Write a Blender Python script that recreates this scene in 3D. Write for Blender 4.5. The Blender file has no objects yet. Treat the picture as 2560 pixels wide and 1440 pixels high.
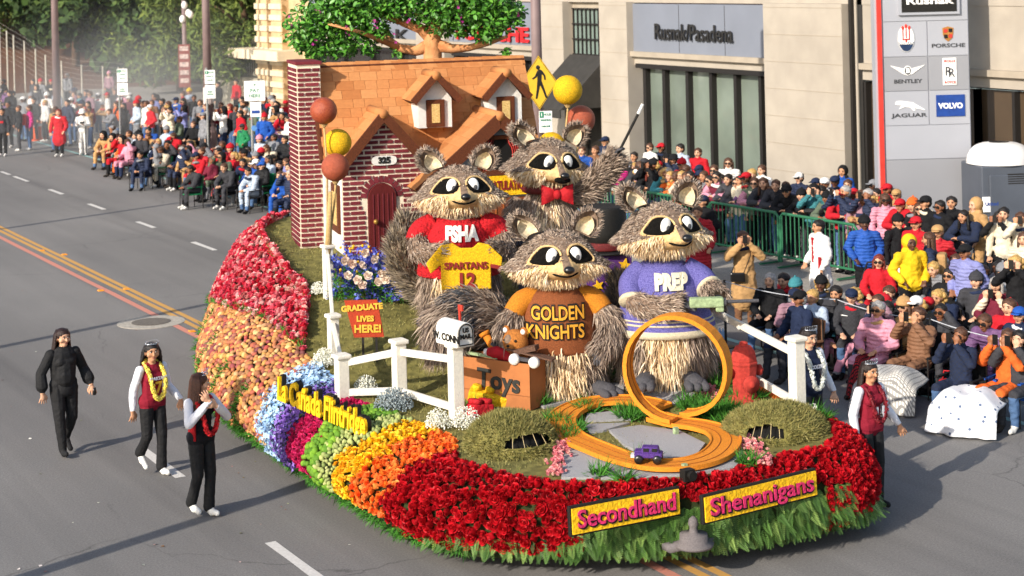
import bpy, bmesh, math, random
import numpy as np
from mathutils import Vector, Matrix, noise as mnoise
from mathutils.geometry import delaunay_2d_cdt
rnd = random.Random(11); npr = np.random.default_rng(5)
sc = bpy.context.scene; COL = sc.collection
# ---------------------------------------------------------------- camera, sky, sun
F, V0, KR, HC = 4400.0, -81.0, 0.0245, 6.4
TH, RL = math.atan(2500 / 4400.0), math.atan(0.0245)
cam = bpy.data.cameras.new('camera'); camo = bpy.data.objects.new('camera', cam); COL.objects.link(camo)
camo.location = (0, 0, HC)
camo.matrix_world = Matrix.Translation((0, 0, HC)) @ Matrix.Rotation(-TH, 4, 'Z') @ Matrix.Rotation(math.pi/2, 4, 'X') @ Matrix.Rotation(-RL, 4, 'Z')
cam.sensor_width = 36; cam.sensor_fit = 'HORIZONTAL'; cam.lens = F / 2560 * 36; cam.shift_y = -(720 - V0) / 2560
cam.clip_start = .1; cam.clip_end = 2000
cam.dof.use_dof = True; cam.dof.focus_distance = 21.5; cam.dof.aperture_fstop = 2.4
sc.camera = camo
w = bpy.data.worlds.new('World'); sc.world = w; w.use_nodes = True
SUN_EL, SUN_AZ = math.radians(27), math.atan2(-1, -.36)   # direction (x,y) the light comes from
sky = w.node_tree.nodes.new('ShaderNodeTexSky'); sky.sky_type = 'NISHITA'; sky.sun_disc = False
sky.sun_elevation = SUN_EL; sky.sun_rotation = SUN_AZ; sky.dust_density = 1.4
bg = w.node_tree.nodes['Background']; bg.inputs[1].default_value = .15
w.node_tree.links.new(sky.outputs[0], bg.inputs[0])
sl = bpy.data.lights.new('sun', 'SUN'); sl.energy = 4.3; sl.angle = math.radians(.5); sl.color = (1, .92, .81)
so = bpy.data.objects.new('sun', sl); COL.objects.link(so)
sdir = Vector((-1 * math.cos(SUN_EL) / math.hypot(1, .36), -.36 * math.cos(SUN_EL) / math.hypot(1, .36), math.sin(SUN_EL)))
so.rotation_euler = sdir.to_track_quat('Z', 'Y').to_euler(); so.location = (0, 0, 30)
sky.sun_rotation = math.atan2(sdir.x, sdir.y)
sc.view_settings.view_transform = 'Standard'; sc.view_settings.look = 'None'; sc.view_settings.gamma = 1
sc.view_settings.use_curve_mapping = False; sc.view_settings.exposure = .48
sc.render.engine = 'CYCLES'; sc.cycles.max_bounces = 6; sc.cycles.transparent_max_bounces = 8
sc.cycles.use_denoising = True
# ---------------------------------------------------------------- pixel -> place
SN, CN = math.sin(TH), math.cos(TH)
def ray(u, v):
    xc = (u - 1280) / F; yc = (V0 - v) / F
    x = xc * math.cos(RL) + yc * math.sin(RL); y = -xc * math.sin(RL) + yc * math.cos(RL)
    return Vector((SN + x * CN, CN - x * SN, y))
O = Vector((0, 0, HC))
def at(u, v, z=0.): d = ray(u, v); return O + d * ((z - HC) / d.z)
def atX(u, v, X): d = ray(u, v); return O + d * (X / d.x)
def atD(u, v, D): return O + ray(u, v) * D
FWD = Vector((SN, CN, 0)); RGT = Vector((CN, -SN, 0))
CAMYAW = -TH            # rotation that turns a thing facing local -Y towards the camera's view axis
# ---------------------------------------------------------------- mesh helpers
def lin(h):
    if not isinstance(h, str): return tuple(h)
    h = h.lstrip('#'); v = [int(h[i:i+2], 16) / 255 for i in (0, 2, 4)]
    return tuple(c / 12.92 if c <= .04045 else ((c + .055) / 1.055) ** 2.4 for c in v)
def link(o, parent=None):
    COL.objects.link(o)
    if parent is not None: o.parent = parent
    return o
def tag(o, label=None, cat=None, group=None, kind=None):
    if label: o['label'] = label
    if cat: o['category'] = cat
    if group: o['group'] = group
    if kind: o['kind'] = kind
    return o
def empty(name, label, cat, loc=(0, 0, 0), rz=0, group=None, M=None):
    o = bpy.data.objects.new(name, None); link(o); o.empty_display_size = .1
    if M is not None: o.matrix_world = M
    else: o.location = loc; o.rotation_euler = (0, 0, rz)
    return tag(o, label, cat, group)
def mesh_from(name, V, Fc, smooth=False, fm=None, uvattr=None):
    me = bpy.data.meshes.new(name); me.from_pydata([tuple(v) for v in V], [], [tuple(f) for f in Fc])
    if smooth: me.polygons.foreach_set('use_smooth', [True] * len(me.polygons))
    if fm is not None: me.polygons.foreach_set('material_index', list(fm))
    me.update(); return me
def fast_mesh(name, V, Fc, rv=None, fm=None, smooth=False):
    """V (n,3), Fc (m,k) numpy; rv per-vertex float attribute"""
    me = bpy.data.meshes.new(name); V = np.asarray(V, np.float32); Fc = np.asarray(Fc, np.int32); m, k = Fc.shape
    me.vertices.add(len(V)); me.vertices.foreach_set('co', V.ravel())
    me.loops.add(m * k); me.loops.foreach_set('vertex_index', Fc.ravel())
    me.polygons.add(m); me.polygons.foreach_set('loop_start', np.arange(m, dtype=np.int32) * k)
    me.polygons.foreach_set('loop_total', np.full(m, k, np.int32))
    if fm is not None: me.polygons.foreach_set('material_index', np.asarray(fm, np.int32))
    if smooth: me.polygons.foreach_set('use_smooth', np.ones(m, bool))
    me.update(calc_edges=True)
    if rv is not None:
        a = me.attributes.new('rv', 'FLOAT', 'POINT'); a.data.foreach_set('value', np.asarray(rv, np.float32))
    return me
def obj(name, me, mats=None, parent=None, **kw):
    o = bpy.data.objects.new(name, me)
    if mats is not None and not len(me.materials):
        for m in (mats if isinstance(mats, (list, tuple)) else [mats]): me.materials.append(m)
    link(o, parent)
    if kw: tag(o, **kw)
    return o
class MB:
    def __init__(s): s.v = []; s.f = []; s.m = []; s.mi = 0
    def add(s, V, Fc, M=None):
        n = len(s.v)
        s.v += [(M @ Vector(p)) if M is not None else Vector(p) for p in V]
        s.f += [tuple(i + n for i in f) for f in Fc]; s.m += [s.mi] * len(Fc); return s
    def box(s, c, d, M=None, R=None, taper=1.):
        x, y, z = d[0] / 2, d[1] / 2, d[2] / 2; t = taper
        V = [Vector((sx * x * (t if sz > 0 else 1), sy * y * (t if sz > 0 else 1), sz * z)) for sz in (-1, 1) for sx, sy in ((-1, -1), (1, -1), (1, 1), (-1, 1))]
        if R is not None: V = [R @ p for p in V]
        V = [p + Vector(c) for p in V]
        return s.add(V, [(3, 2, 1, 0), (4, 5, 6, 7), (0, 1, 5, 4), (1, 2, 6, 5), (2, 3, 7, 6), (3, 0, 4, 7)], M)
    def prism(s, poly, t, M=None):
        """poly: list of (x,z); extruded along y from 0 to t"""
        n = len(poly); V = [(x, 0, z) for x, z in poly] + [(x, t, z) for x, z in poly]
        Fc = [tuple(range(n)), tuple(range(2 * n - 1, n - 1, -1))] + [(i, i + n, (i + 1) % n + n, (i + 1) % n) for i in range(n)]
        return s.add(V, Fc, M)
    def tube(s, P, R, n=8, M=None, cap=True, ell=None, closed=False):
        P = [Vector(p) for p in P]; k = len(P)
        if not isinstance(R, (list, tuple)): R = [R] * k
        t = (P[1] - P[0]).normalized(); a = Vector((0, 0, 1)) if abs(t.z) < .9 else Vector((0, 1, 0))
        nx = (a - t * a.dot(t)).normalized(); V = []
        for i in range(k):
            if closed: t = (P[(i + 1) % k] - P[i - 1]).normalized()
            else: t = (P[min(i + 1, k - 1)] - P[max(i - 1, 0)]).normalized()
            nx = (nx - t * nx.dot(t)).normalized(); ny = t.cross(nx)
            e = ell if ell else 1.
            V += [P[i] + (nx * math.cos(2 * math.pi * j / n) * e + ny * math.sin(2 * math.pi * j / n)) * R[i] for j in range(n)]
        Fc = []
        for i in range(k if closed else k - 1):
            i2 = (i + 1) % k
            Fc += [(i * n + j, i * n + (j + 1) % n, i2 * n + (j + 1) % n, i2 * n + j) for j in range(n)]
        if cap and not closed: Fc += [tuple(range(n - 1, -1, -1)), tuple((k - 1) * n + j for j in range(n))]
        return s.add(V, Fc, M)
    def lathe(s, prof, n=16, M=None, c=(0, 0, 0), sx=1., sy=1.):
        k = len(prof); V = [(c[0] + r * sx * math.cos(2 * math.pi * j / n), c[1] + r * sy * math.sin(2 * math.pi * j / n), c[2] + z) for r, z in prof for j in range(n)]
        Fc = [(i * n + j, i * n + (j + 1) % n, (i + 1) * n + (j + 1) % n, (i + 1) * n + j) for i in range(k - 1) for j in range(n)]
        Fc += [tuple(range(n - 1, -1, -1)), tuple((k - 1) * n + j for j in range(n))]
        return s.add(V, Fc, M)
    def ball(s, c, r, n=12, k=8, M=None, R=None):
        rx, ry, rz = r if isinstance(r, (tuple, list)) else (r, r, r); V = []
        for i in range(k + 1):
            a = math.pi * (i / k - .5); ca = max(math.cos(a), .02)
            for j in range(n):
                p = Vector((rx * ca * math.cos(2 * math.pi * j / n), ry * ca * math.sin(2 * math.pi * j / n), rz * math.sin(a)))
                if R is not None: p = R @ p
                V.append(p + Vector(c))
        Fc = [(i * n + j, i * n + (j + 1) % n, (i + 1) * n + (j + 1) % n, (i + 1) * n + j) for i in range(k) for j in range(n)]
        Fc += [tuple(range(n - 1, -1, -1)), tuple(k * n + j for j in range(n))]
        return s.add(V, Fc, M)
    def cap(s, p0, r0, p1, r1, n=10, sq=1., M=None, yax=None):
        """tapered capsule, flattened by sq along yax"""
        p0, p1 = Vector(p0), Vector(p1); t = p1 - p0; L = t.length; t = t / L if L > 1e-6 else Vector((0, 0, 1))
        if yax is not None: ny = Vector(yax); ny = (ny - t * ny.dot(t)).normalized(); nx = ny.cross(t)
        else:
            a = Vector((0, 1, 0)) if abs(t.y) < .9 else Vector((1, 0, 0)); ny = (a - t * a.dot(t)).normalized(); nx = ny.cross(t)
        rings = [(p0 - t * r0 * math.sin(q) , r0 * math.cos(q)) for q in (1.35, .9, .45)] + [(p0, r0), (p1, r1)] + [(p1 + t * r1 * math.sin(q), r1 * math.cos(q)) for q in (.45, .9, 1.35)]
        V = [c + (nx * math.cos(2 * math.pi * j / n) + ny * sq * math.sin(2 * math.pi * j / n)) * r for c, r in rings for j in range(n)]
        k = len(rings)
        Fc = [(i * n + j, i * n + (j + 1) % n, (i + 1) * n + (j + 1) % n, (i + 1) * n + j) for i in range(k - 1) for j in range(n)]
        Fc += [tuple(range(n - 1, -1, -1)), tuple((k - 1) * n + j for j in range(n))]
        return s.add(V, Fc, M)
    def grid(s, fn, nu, nv, closed_u=False, M=None):
        V = [fn(i / (nu if closed_u else nu - 1), j / (nv - 1)) for j in range(nv) for i in range(nu)]
        Fc = [(j * nu + i, j * nu + (i + 1) % nu, (j + 1) * nu + (i + 1) % nu, (j + 1) * nu + i) for j in range(nv - 1) for i in range(nu if closed_u else nu - 1)]
        return s.add(V, Fc, M)
    def mesh(s, name, smooth=False): return mesh_from(name, s.v, s.f, smooth, s.m)
    def build(s, name, mats, parent=None, smooth=False, bevel=0, **kw):
        o = obj(name, s.mesh(name, smooth), mats, parent, **kw)
        if bevel:
            b = o.modifiers.new('bevel', 'BEVEL'); b.width = bevel; b.segments = 2; b.limit_method = 'ANGLE'
        return o
def evalmesh(o):
    dg = bpy.context.evaluated_depsgraph_get(); dg.update()
    return bpy.data.meshes.new_from_object(o.evaluated_get(dg))
def RX(a): return Matrix.Rotation(a, 4, 'X')
def RY(a): return Matrix.Rotation(a, 4, 'Y')
def RZ(a): return Matrix.Rotation(a, 4, 'Z')
def T(*p): return Matrix.Translation(Vector(p if len(p) > 1 else p[0]))
def S(x, y=None, z=None): return Matrix.Diagonal((x, y if y is not None else x, z if z is not None else x, 1))
def frame(xd, yd, zd, o=(0, 0, 0)):
    m = Matrix.Identity(4)
    for i, d in enumerate((xd, yd, zd)):
        for j in range(3): m[j][i] = d[j]
    m.translation = Vector(o); return m
def catmull(P, n, closed=False):
    P = np.array([list(p) for p in P], float); k = len(P); out = []
    seg = k if closed else k - 1
    for i in range(n):
        t = i / (n if closed else n - 1) * seg; a = min(int(t), seg - 1); t -= a
        if closed: p = [P[(a + d) % k] for d in (-1, 0, 1, 2)]
        else: p = [P[min(max(a + d, 0), k - 1)] for d in (-1, 0, 1, 2)]
        out.append(.5 * (2 * p[1] + (p[2] - p[0]) * t + (2 * p[0] - 5 * p[1] + 4 * p[2] - p[3]) * t * t + (3 * p[1] - p[0] - 3 * p[2] + p[3]) * t ** 3))
    return np.array(out)
def instances(bv, bf, mats4):
    """joined copies: bv (n,3), bf (m,k), mats4 (K,4,4)"""
    bv = np.asarray(bv, float); bf = np.asarray(bf, int); A = np.asarray(mats4, float); K, n = len(A), len(bv)
    V = np.einsum('kij,nj->kni', A[:, :3, :3], bv) + A[:, None, :3, 3]
    Fc = bf[None] + (np.arange(K) * n)[:, None, None]
    return V.reshape(-1, 3), Fc.reshape(-1, bf.shape[1])
def tri(me):
    me.calc_loop_triangles(); V = np.zeros(len(me.vertices) * 3); me.vertices.foreach_get('co', V)
    Fc = np.zeros(len(me.loop_triangles) * 3, np.int32); me.loop_triangles.foreach_get('vertices', Fc)
    return V.reshape(-1, 3), Fc.reshape(-1, 3)
def orient(p, n, spin, s):
    """4x4 with +Z along n"""
    n = Vector(n).normalized(); q = Vector((0, 0, 1)).rotation_difference(n)
    return T(p) @ q.to_matrix().to_4x4() @ RZ(spin) @ (S(s) if not isinstance(s, tuple) else S(*s))
def scatter(name, base, Ms, mat, parent, indiv=300, key=None, smooth=False, rvf=None, kind='stuff'):
    """first `indiv` copies as objects of their own, the rest joined in one part"""
    if key is not None: Ms = sorted(Ms, key=key)
    if mat is not None and not len(base.materials):
        for m in (mat if isinstance(mat, (list, tuple)) else [mat]): base.materials.append(m)
    for m in Ms[:indiv]:
        o = bpy.data.objects.new(name, base); link(o, parent); o.matrix_local = m
    rest = Ms[indiv:]
    if rest:
        bv, bf = tri(base); fmb = np.zeros(len(base.loop_triangles), np.int32)
        pm = np.zeros(len(base.polygons), np.int32); base.polygons.foreach_get('material_index', pm)
        ti = np.zeros(len(bf), np.int32); base.loop_triangles.foreach_get('polygon_index', ti)
        V, Fc = instances(bv, bf, [np.array(m) for m in rest])
        rv = np.repeat(npr.random(len(rest)), len(bv))
        me = fast_mesh(name + '_mass', V, Fc, rv, np.tile(pm[ti], len(rest)), smooth)
        for m in base.materials: me.materials.append(m)
        o = obj(name + '_mass', me, None, parent); o['kind'] = kind
        return o
# ---------------------------------------------------------------- materials
MATS = {}
def mat(name, col, rough=.75, var=.16, scale=9., bump=0., bscale=60., metal=0., spec=.35, ramp=None, detail=3., coord='Object', alpha=1, trans=0, emit=0, col2=None, sheen=0, sss=0, bdist=.02):
    """colour = noise mix of col (darker/lighter, or towards col2); ramp = list of colours picked by object/copy random"""
    if name in MATS: return MATS[name]
    m = bpy.data.materials.new(name); m.use_nodes = True; nt = m.node_tree; N = nt.nodes; L = nt.links.new
    b = N['Principled BSDF']; b.inputs['Roughness'].default_value = rough; b.inputs['Metallic'].default_value = metal
    b.inputs['Specular IOR Level'].default_value = spec
    tc = N.new('ShaderNodeTexCoord'); nz = N.new('ShaderNodeTexNoise'); nz.inputs['Scale'].default_value = scale; nz.inputs['Detail'].default_value = detail
    L(tc.outputs[coord], nz.inputs['Vector'])
    mx = N.new('ShaderNodeMix'); mx.data_type = 'RGBA'
    if ramp:
        oi = N.new('ShaderNodeObjectInfo'); at_ = N.new('ShaderNodeAttribute'); at_.attribute_name = 'rv'
        ad = N.new('ShaderNodeMath'); ad.operation = 'ADD'; L(oi.outputs['Random'], ad.inputs[0]); L(at_.outputs['Fac'], ad.inputs[1])
        fr = N.new('ShaderNodeMath'); fr.operation = 'FRACT'; L(ad.outputs[0], fr.inputs[0])
        cr = N.new('ShaderNodeValToRGB'); els = cr.color_ramp.elements
        for i, c in enumerate(ramp):
            p = i / max(1, len(ramp) - 1)
            e = els[i] if i < 2 else els.new(p)
            e.position = p; e.color = (*lin(c), 1)
        L(fr.outputs[0], cr.inputs[0])
        hs = N.new('ShaderNodeHueSaturation'); L(cr.outputs[0], hs.inputs['Color']); mr = N.new('ShaderNodeMapRange')
        L(nz.outputs[0], mr.inputs[0]); mr.inputs[1].default_value = .3; mr.inputs[2].default_value = .7; mr.inputs[3].default_value = 1 - var; mr.inputs[4].default_value = 1 + var
        L(mr.outputs[0], hs.inputs['Value']); L(hs.outputs[0], b.inputs['Base Color'])
    else:
        c = lin(col); c2 = lin(col2) if col2 else None
        a = [min(1, x * (1 - var)) for x in c]; d = list(c2) if c2 else [min(1, x * (1 + var)) for x in c]
        mx.inputs[6].default_value = (*a, 1); mx.inputs[7].default_value = (*d, 1)
        mr = N.new('ShaderNodeMapRange'); L(nz.outputs[0], mr.inputs[0]); mr.inputs[1].default_value = .32; mr.inputs[2].default_value = .68
        L(mr.outputs[0], mx.inputs[0]); L(mx.outputs[2], b.inputs['Base Color'])
    if bump:
        bn = N.new('ShaderNodeTexNoise'); bn.inputs['Scale'].default_value = bscale; bn.inputs['Detail'].default_value = 3; L(tc.outputs[coord], bn.inputs['Vector'])
        bp = N.new('ShaderNodeBump'); bp.inputs['Strength'].default_value = bump; bp.inputs['Distance'].default_value = bdist; L(bn.outputs[0], bp.inputs['Height']); L(bp.outputs[0], b.inputs['Normal'])
    if trans: b.inputs['Transmission Weight'].default_value = trans
    if alpha < 1: b.inputs['Alpha'].default_value = alpha
    if sheen: b.inputs['Sheen Weight'].default_value = sheen
    if sss:
        b.inputs['Subsurface Weight'].default_value = sss; b.inputs['Subsurface Scale'].default_value = .02
    MATS[name] = m; return m
def clothv(h, k):
    if k == 0: return cloth(h)
    nm = 'cloth%d_' % k + h.lstrip('#')
    if nm in MATS: return MATS[nm]
    m = mat(nm, h, .7 if k == 1 else .9, .14, 5, 0, spec=.3 if k == 1 else .15); nt = m.node_tree; N = nt.nodes; L = nt.links.new; b = N['Principled BSDF']; tc = [n for n in N if n.type == 'TEX_COORD'][0]
    w = N.new('ShaderNodeTexWave'); w.bands_direction = 'Z' if k == 1 else 'DIAGONAL'; w.inputs['Scale'].default_value = 5.5; w.inputs['Distortion'].default_value = 3.0; w.inputs['Detail'].default_value = 2; L(tc.outputs['Object'], w.inputs['Vector'])
    if k == 1:
        p = N.new('ShaderNodeBump'); p.inputs['Strength'].default_value = .5; p.inputs['Distance'].default_value = .018; L(w.outputs[1], p.inputs['Height']); L(p.outputs[0], b.inputs['Normal'])
    else:
        t = N.new('ShaderNodeTexChecker'); t.inputs['Scale'].default_value = 34; c = lin(h); t.inputs[1].default_value = (*c, 1); t.inputs[2].default_value = (*[x * .6 + .01 for x in c], 1); L(tc.outputs['Object'], t.inputs[0]); L(t.outputs[0], b.inputs['Base Color'])
    return m
def cloth(h, nm=None): return mat('cloth_' + h.lstrip('#'), h, .85, .14, 5, .5, 14, spec=.15, bdist=.03)
WHITE = mat('white_paint', '#e9e4da', .6, .05, 14, .25, 120)
BLACK = mat('black_seed', '#15130f', .6, .3, 30, .4, 200)
BROWNSEED = mat('brown_bark_chip', '#5d2f17', .9, .35, 60, .6, 220)
STEEL = mat('galvanised_steel', '#9a9c9c', .45, .1, 6, metal=.7)
def text(name, body, size, M, m, parent=None, ext=.004, off=0., shear=0., align='CENTER', sx=1., kw=None, space=1.):
    cu = bpy.data.curves.new(name, 'FONT'); cu.body = body; cu.size = size; cu.align_x = align; cu.align_y = 'CENTER'
    cu.extrude = ext; cu.offset = off; cu.shear = shear; cu.space_character = space; cu.resolution_u = 3
    o = bpy.data.objects.new(name, cu); COL.objects.link(o); me = evalmesh(o); bpy.data.objects.remove(o)
    me.materials.clear(); me.materials.append(m)
    o = bpy.data.objects.new(name, me); link(o, parent); o.matrix_local = M @ S(sx, 1, 1)
    if kw: tag(o, **kw)
    return o
UPX = RX(math.pi/2)     # text in the XZ plane, readable from -Y
def copy_tree(o, parent=None):
    c = o.copy(); COL.objects.link(c); c.parent = parent
    for ch in list(o.children): copy_tree(ch, c)
    return c
# ================================================================ SETTING
def asphalt(name, base, dark, agg=260.):
    m = bpy.data.materials.new(name); m.use_nodes = True; nt = m.node_tree; N = nt.nodes; L = nt.links.new; b = N['Principled BSDF']
    tc = N.new('ShaderNodeTexCoord'); b.inputs['Roughness'].default_value = .85; b.inputs['Specular IOR Level'].default_value = .25
    def nz(s, d=4, st=(1, 1, 1)):
        mp = N.new('ShaderNodeMapping'); mp.inputs['Scale'].default_value = st; L(tc.outputs['Object'], mp.inputs[0])
        n = N.new('ShaderNodeTexNoise'); n.inputs['Scale'].default_value = s; n.inputs['Detail'].default_value = d; L(mp.outputs[0], n.inputs['Vector']); return n
    def ramp(src, stops):
        r = N.new('ShaderNodeValToRGB'); e = r.color_ramp.elements
        for i, (p, c) in enumerate(stops):
            q = e[i] if i < 2 else e.new(p); q.position = p; q.color = (*c, 1)
        L(src, r.inputs[0]); return r
    def mul(a, c, f=1.):
        x = N.new('ShaderNodeMix'); x.data_type = 'RGBA'; x.blend_type = 'MULTIPLY'; x.inputs[0].default_value = f; L(a, x.inputs[6]); L(c, x.inputs[7]); return x.outputs[2]
    big = ramp(nz(.35, 5, (1, .35, 1)).outputs[0], [(.3, tuple(dark)), (.7, tuple(base))])
    sp = ramp(nz(agg, 2).outputs[0], [(.3, (.5, .5, .5)), (.5, (.95, .95, .95)), (.72, (1.7, 1.65, 1.6))])
    md = ramp(nz(40, 3).outputs[0], [(.3, (.8, .8, .8)), (.7, (1.15, 1.15, 1.15))])
    c = mul(mul(mul(big.outputs[0], sp.outputs[0], .75), md.outputs[0]), ramp(nz(1.1, 4, (1, .03, 1)).outputs[0], [(.3, (.78, .78, .78)), (.5, (1.04, 1.04, 1.03)), (.75, (.92, .92, .92))]).outputs[0])
    vo = N.new('ShaderNodeTexVoronoi'); vo.feature = 'DISTANCE_TO_EDGE'; vo.inputs['Scale'].default_value = .5
    wn = nz(1.4, 6); ad = N.new('ShaderNodeMix'); ad.data_type = 'RGBA'; ad.inputs[0].default_value = .38; L(tc.outputs['Object'], ad.inputs[6]); L(wn.outputs['Color'], ad.inputs[7]); L(ad.outputs[2], vo.inputs['Vector'])
    ck = ramp(vo.outputs[0], [(0, (.55, .55, .55)), (.006, (1, 1, 1))])
    pt = ramp(nz(.22, 2).outputs[0], [(.5, (0, 0, 0)), (.58, (1, 1, 1))])
    x = N.new('ShaderNodeMix'); x.data_type = 'RGBA'; x.blend_type = 'MULTIPLY'; L(pt.outputs[0], x.inputs[0]); L(c, x.inputs[6]); L(ck.outputs[0], x.inputs[7])
    L(x.outputs[2], b.inputs['Base Color'])
    bp = N.new('ShaderNodeBump'); bp.inputs['Strength'].default_value = .35; bp.inputs['Distance'].default_value = .01; L(nz(180, 3).outputs[0], bp.inputs['Height']); L(bp.outputs[0], b.inputs['Normal'])
    return m
ASPH = asphalt('road_asphalt', (.215, .205, .195), (.155, .148, .142))
CONC = asphalt('sidewalk_concrete', (.36, .33, .29), (.27, .25, .22), 150)
def sheet(name, pts, m, **kw):
    return obj(name, mesh_from(name, pts, [tuple(range(len(pts)))]), m, **kw)
sheet('ground', [(-150, -60, 0), (17.9, -60, 0), (17.9, 500, 0), (-150, 500, 0)], ASPH, kind='structure')
sheet('ground', [(17.9, -60, 0), (300, -60, 0), (300, 500, 0), (17.9, 500, 0)], ASPH, kind='structure')
# sidewalk with kerb and slab joints
KX = 19.6
mb = MB(); mb.box((KX + .08, 70, .075), (.16, 200, .15)); mb.build('kerb', mat('kerb_concrete', '#a39a8c', .9, .2, 3, .3, 60), kind='structure', bevel=.02)
wk = MB(); wk.box((KX + 8.2, 70, .065), (16.08, 200, .13)); wk = wk.build('sidewalk', CONC, kind='structure')
slab = MB(); slab.box((0, 0, .005), (1.5, 1.5, .012)); slab = slab.mesh('slab'); slab.materials.append(CONC)
for i in range(4):
    for j in range(30):
        o = obj('paving_slab', slab, None, wk); o.location = (KX + 1.0 + i * 1.515, 19 + j * 1.515, .129)
# markings
def strip(name, x, wd, y0, y1, m, z=.005, jag=0):
    n = max(2, int((y1 - y0) / 1.5)); V = []
    for i in range(n + 1):
        y = y0 + (y1 - y0) * i / n; V += [(x - wd / 2 + rnd.uniform(-jag, jag), y, z), (x + wd / 2 + rnd.uniform(-jag, jag), y, z)]
    return obj(name, mesh_from(name, V, [(2 * i, 2 * i + 1, 2 * i + 3, 2 * i + 2) for i in range(n)]), m, kind='structure')
def paint(name, h):
    c = lin(h); a = (.2, .19, .18); return mat(name, [x * .75 + y * .25 for x, y in zip(c, a)], .8, .05, 26, .3, 160, col2=[x * .95 for x in c], detail=6)
LW, LY, LP, LT = paint('worn_white_line', '#d6d2cb'), paint('worn_yellow_line', '#cf9a48'), paint('pink_guide_line', '#d08672'), paint('teal_honor_line', '#8db9b4')
strip('road_marking_teal', 17.82, .13, -20, 130, LT)
x1, x2, x3 = at(1638, 1417).x, at(1714, 1417).x, at(1764, 1417).x
strip('road_marking_pink', x1, .13, -10, 140, LP, jag=.006)
strip('road_marking_yellow', x2, .11, -10, 140, LY, jag=.006); strip('road_marking_yellow', x3, .11, -10, 140, LY, jag=.006)
for X, ds in ((7.28, [((95, 970), (135, 996)), ((328, 1126), (440, 1196)), ((645, 1362), (790, 1450))]),
              (14.07, [((-8, 430), (12, 438)), ((22, 442), (57, 455)), ((108, 475), (143, 487)), ((210, 511), (250, 525)), ((328, 556), (373, 571)), ((466, 607), (528, 627))])):
    for a, b in ds:
        ya, yb = at(*a).y, at(*b).y; strip('road_marking_dash', X, .13, min(ya, yb), max(ya, yb), LW, jag=.008)
# raised pavement markers and the manhole
mk = MB(); mk.box((0, 0, .012), (.12, .14, .024), taper=.7); mk = mk.mesh('marker'); mk.materials.append(mat('amber_marker', '#d98a1e', .4))
for u, v in ((105, 627), (161, 637), (252, 727), (316, 723), (480, 829)):
    obj('road_marker', mk, None, label='small amber raised marker on the road beside the yellow line', cat='road marker', group='amber markers on the road').location = at(u, v) + Vector((0, 0, .001))
mh = at(378, 806); r_ = MB(); r_.lathe([(.62, 0), (.62, .008), (.58, .01)], 32); ro = empty('manhole_cover', 'round dark iron manhole cover set in a pale ring on the road', 'manhole', mh)
r_.build('ring', mat('manhole_ring', '#a59e92', .9, .2, 20), ro)
r_ = MB(); r_.lathe([(.36, .0105), (.36, .014), (.34, .016)], 32)
for i in range(-4, 5): r_.box((i * .07, 0, .018), (.03, 2 * math.sqrt(max(.001, .32 ** 2 - (i * .07) ** 2)), .006))
r_.build('lid', mat('manhole_iron', '#6b645b', .7, .2, 30, metal=.2), ro)
# ---------------------------------------------------------------- near-side street lamps (out of frame, their shadows cross the road)
LAMPM = mat('lamp_post_paint', '#7d6a68', .55, .1, 3)
def street_lamp(x, y, h, label, rz=0, r=.13, arm=True):
    e = empty('street_lamp', label, 'street lamp', (x, y, 0), rz, 'street lamps')
    b = MB(); b.lathe([(r * 2.1, 0), (r * 2.1, .12), (r * 1.7, .2), (r * 1.7, .75), (r * 1.25, .95), (r * 1.25, 1.05)], 12); b.build('base', LAMPM, e)
    b = MB(); b.tube([(0, 0, 1), (0, 0, h)], [r, r * .62], 12); b.build('pole', LAMPM, e, True)
    if arm:
        b = MB(); b.tube([(0, 0, h), (.5, 0, h + .35), (1.7, 0, h + .5)], [.06, .05, .045], 8); b.build('arm', LAMPM, e, True)
        b = MB(); b.ball((2.0, 0, h + .5), (.4, .16, .1)); b.build('lamp_head', STEEL, e, True)
    return e
for x, y, h in ((1.0, 42.4, 8.2), (-.5, 28.4, 8.5), (0.3, 17.5, 8.2)):
    street_lamp(x, y, h, 'tall street lamp on the grandstand side of the road', 0)
P_ = at(523, 372, .13); street_lamp(P_.x, P_.y, 10, 'tall brown street lamp with white notice taped to its pole', 0, .17)
b = MB(); b.lathe([(.165, 1.75), (.165, 2.35)], 14)
b.build('notice', mat('taped_notice', '#d8c8c0', .8, .25, 25), bpy.data.objects[-1] if False else COL.objects[[o.name for o in COL.objects if o.name.startswith('street_lamp')][-1]])
P_ = at(144, 330, .13); street_lamp(P_.x, P_.y, 11, 'dark street lamp beside the far crowd below the trees', 0, .17)
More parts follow.
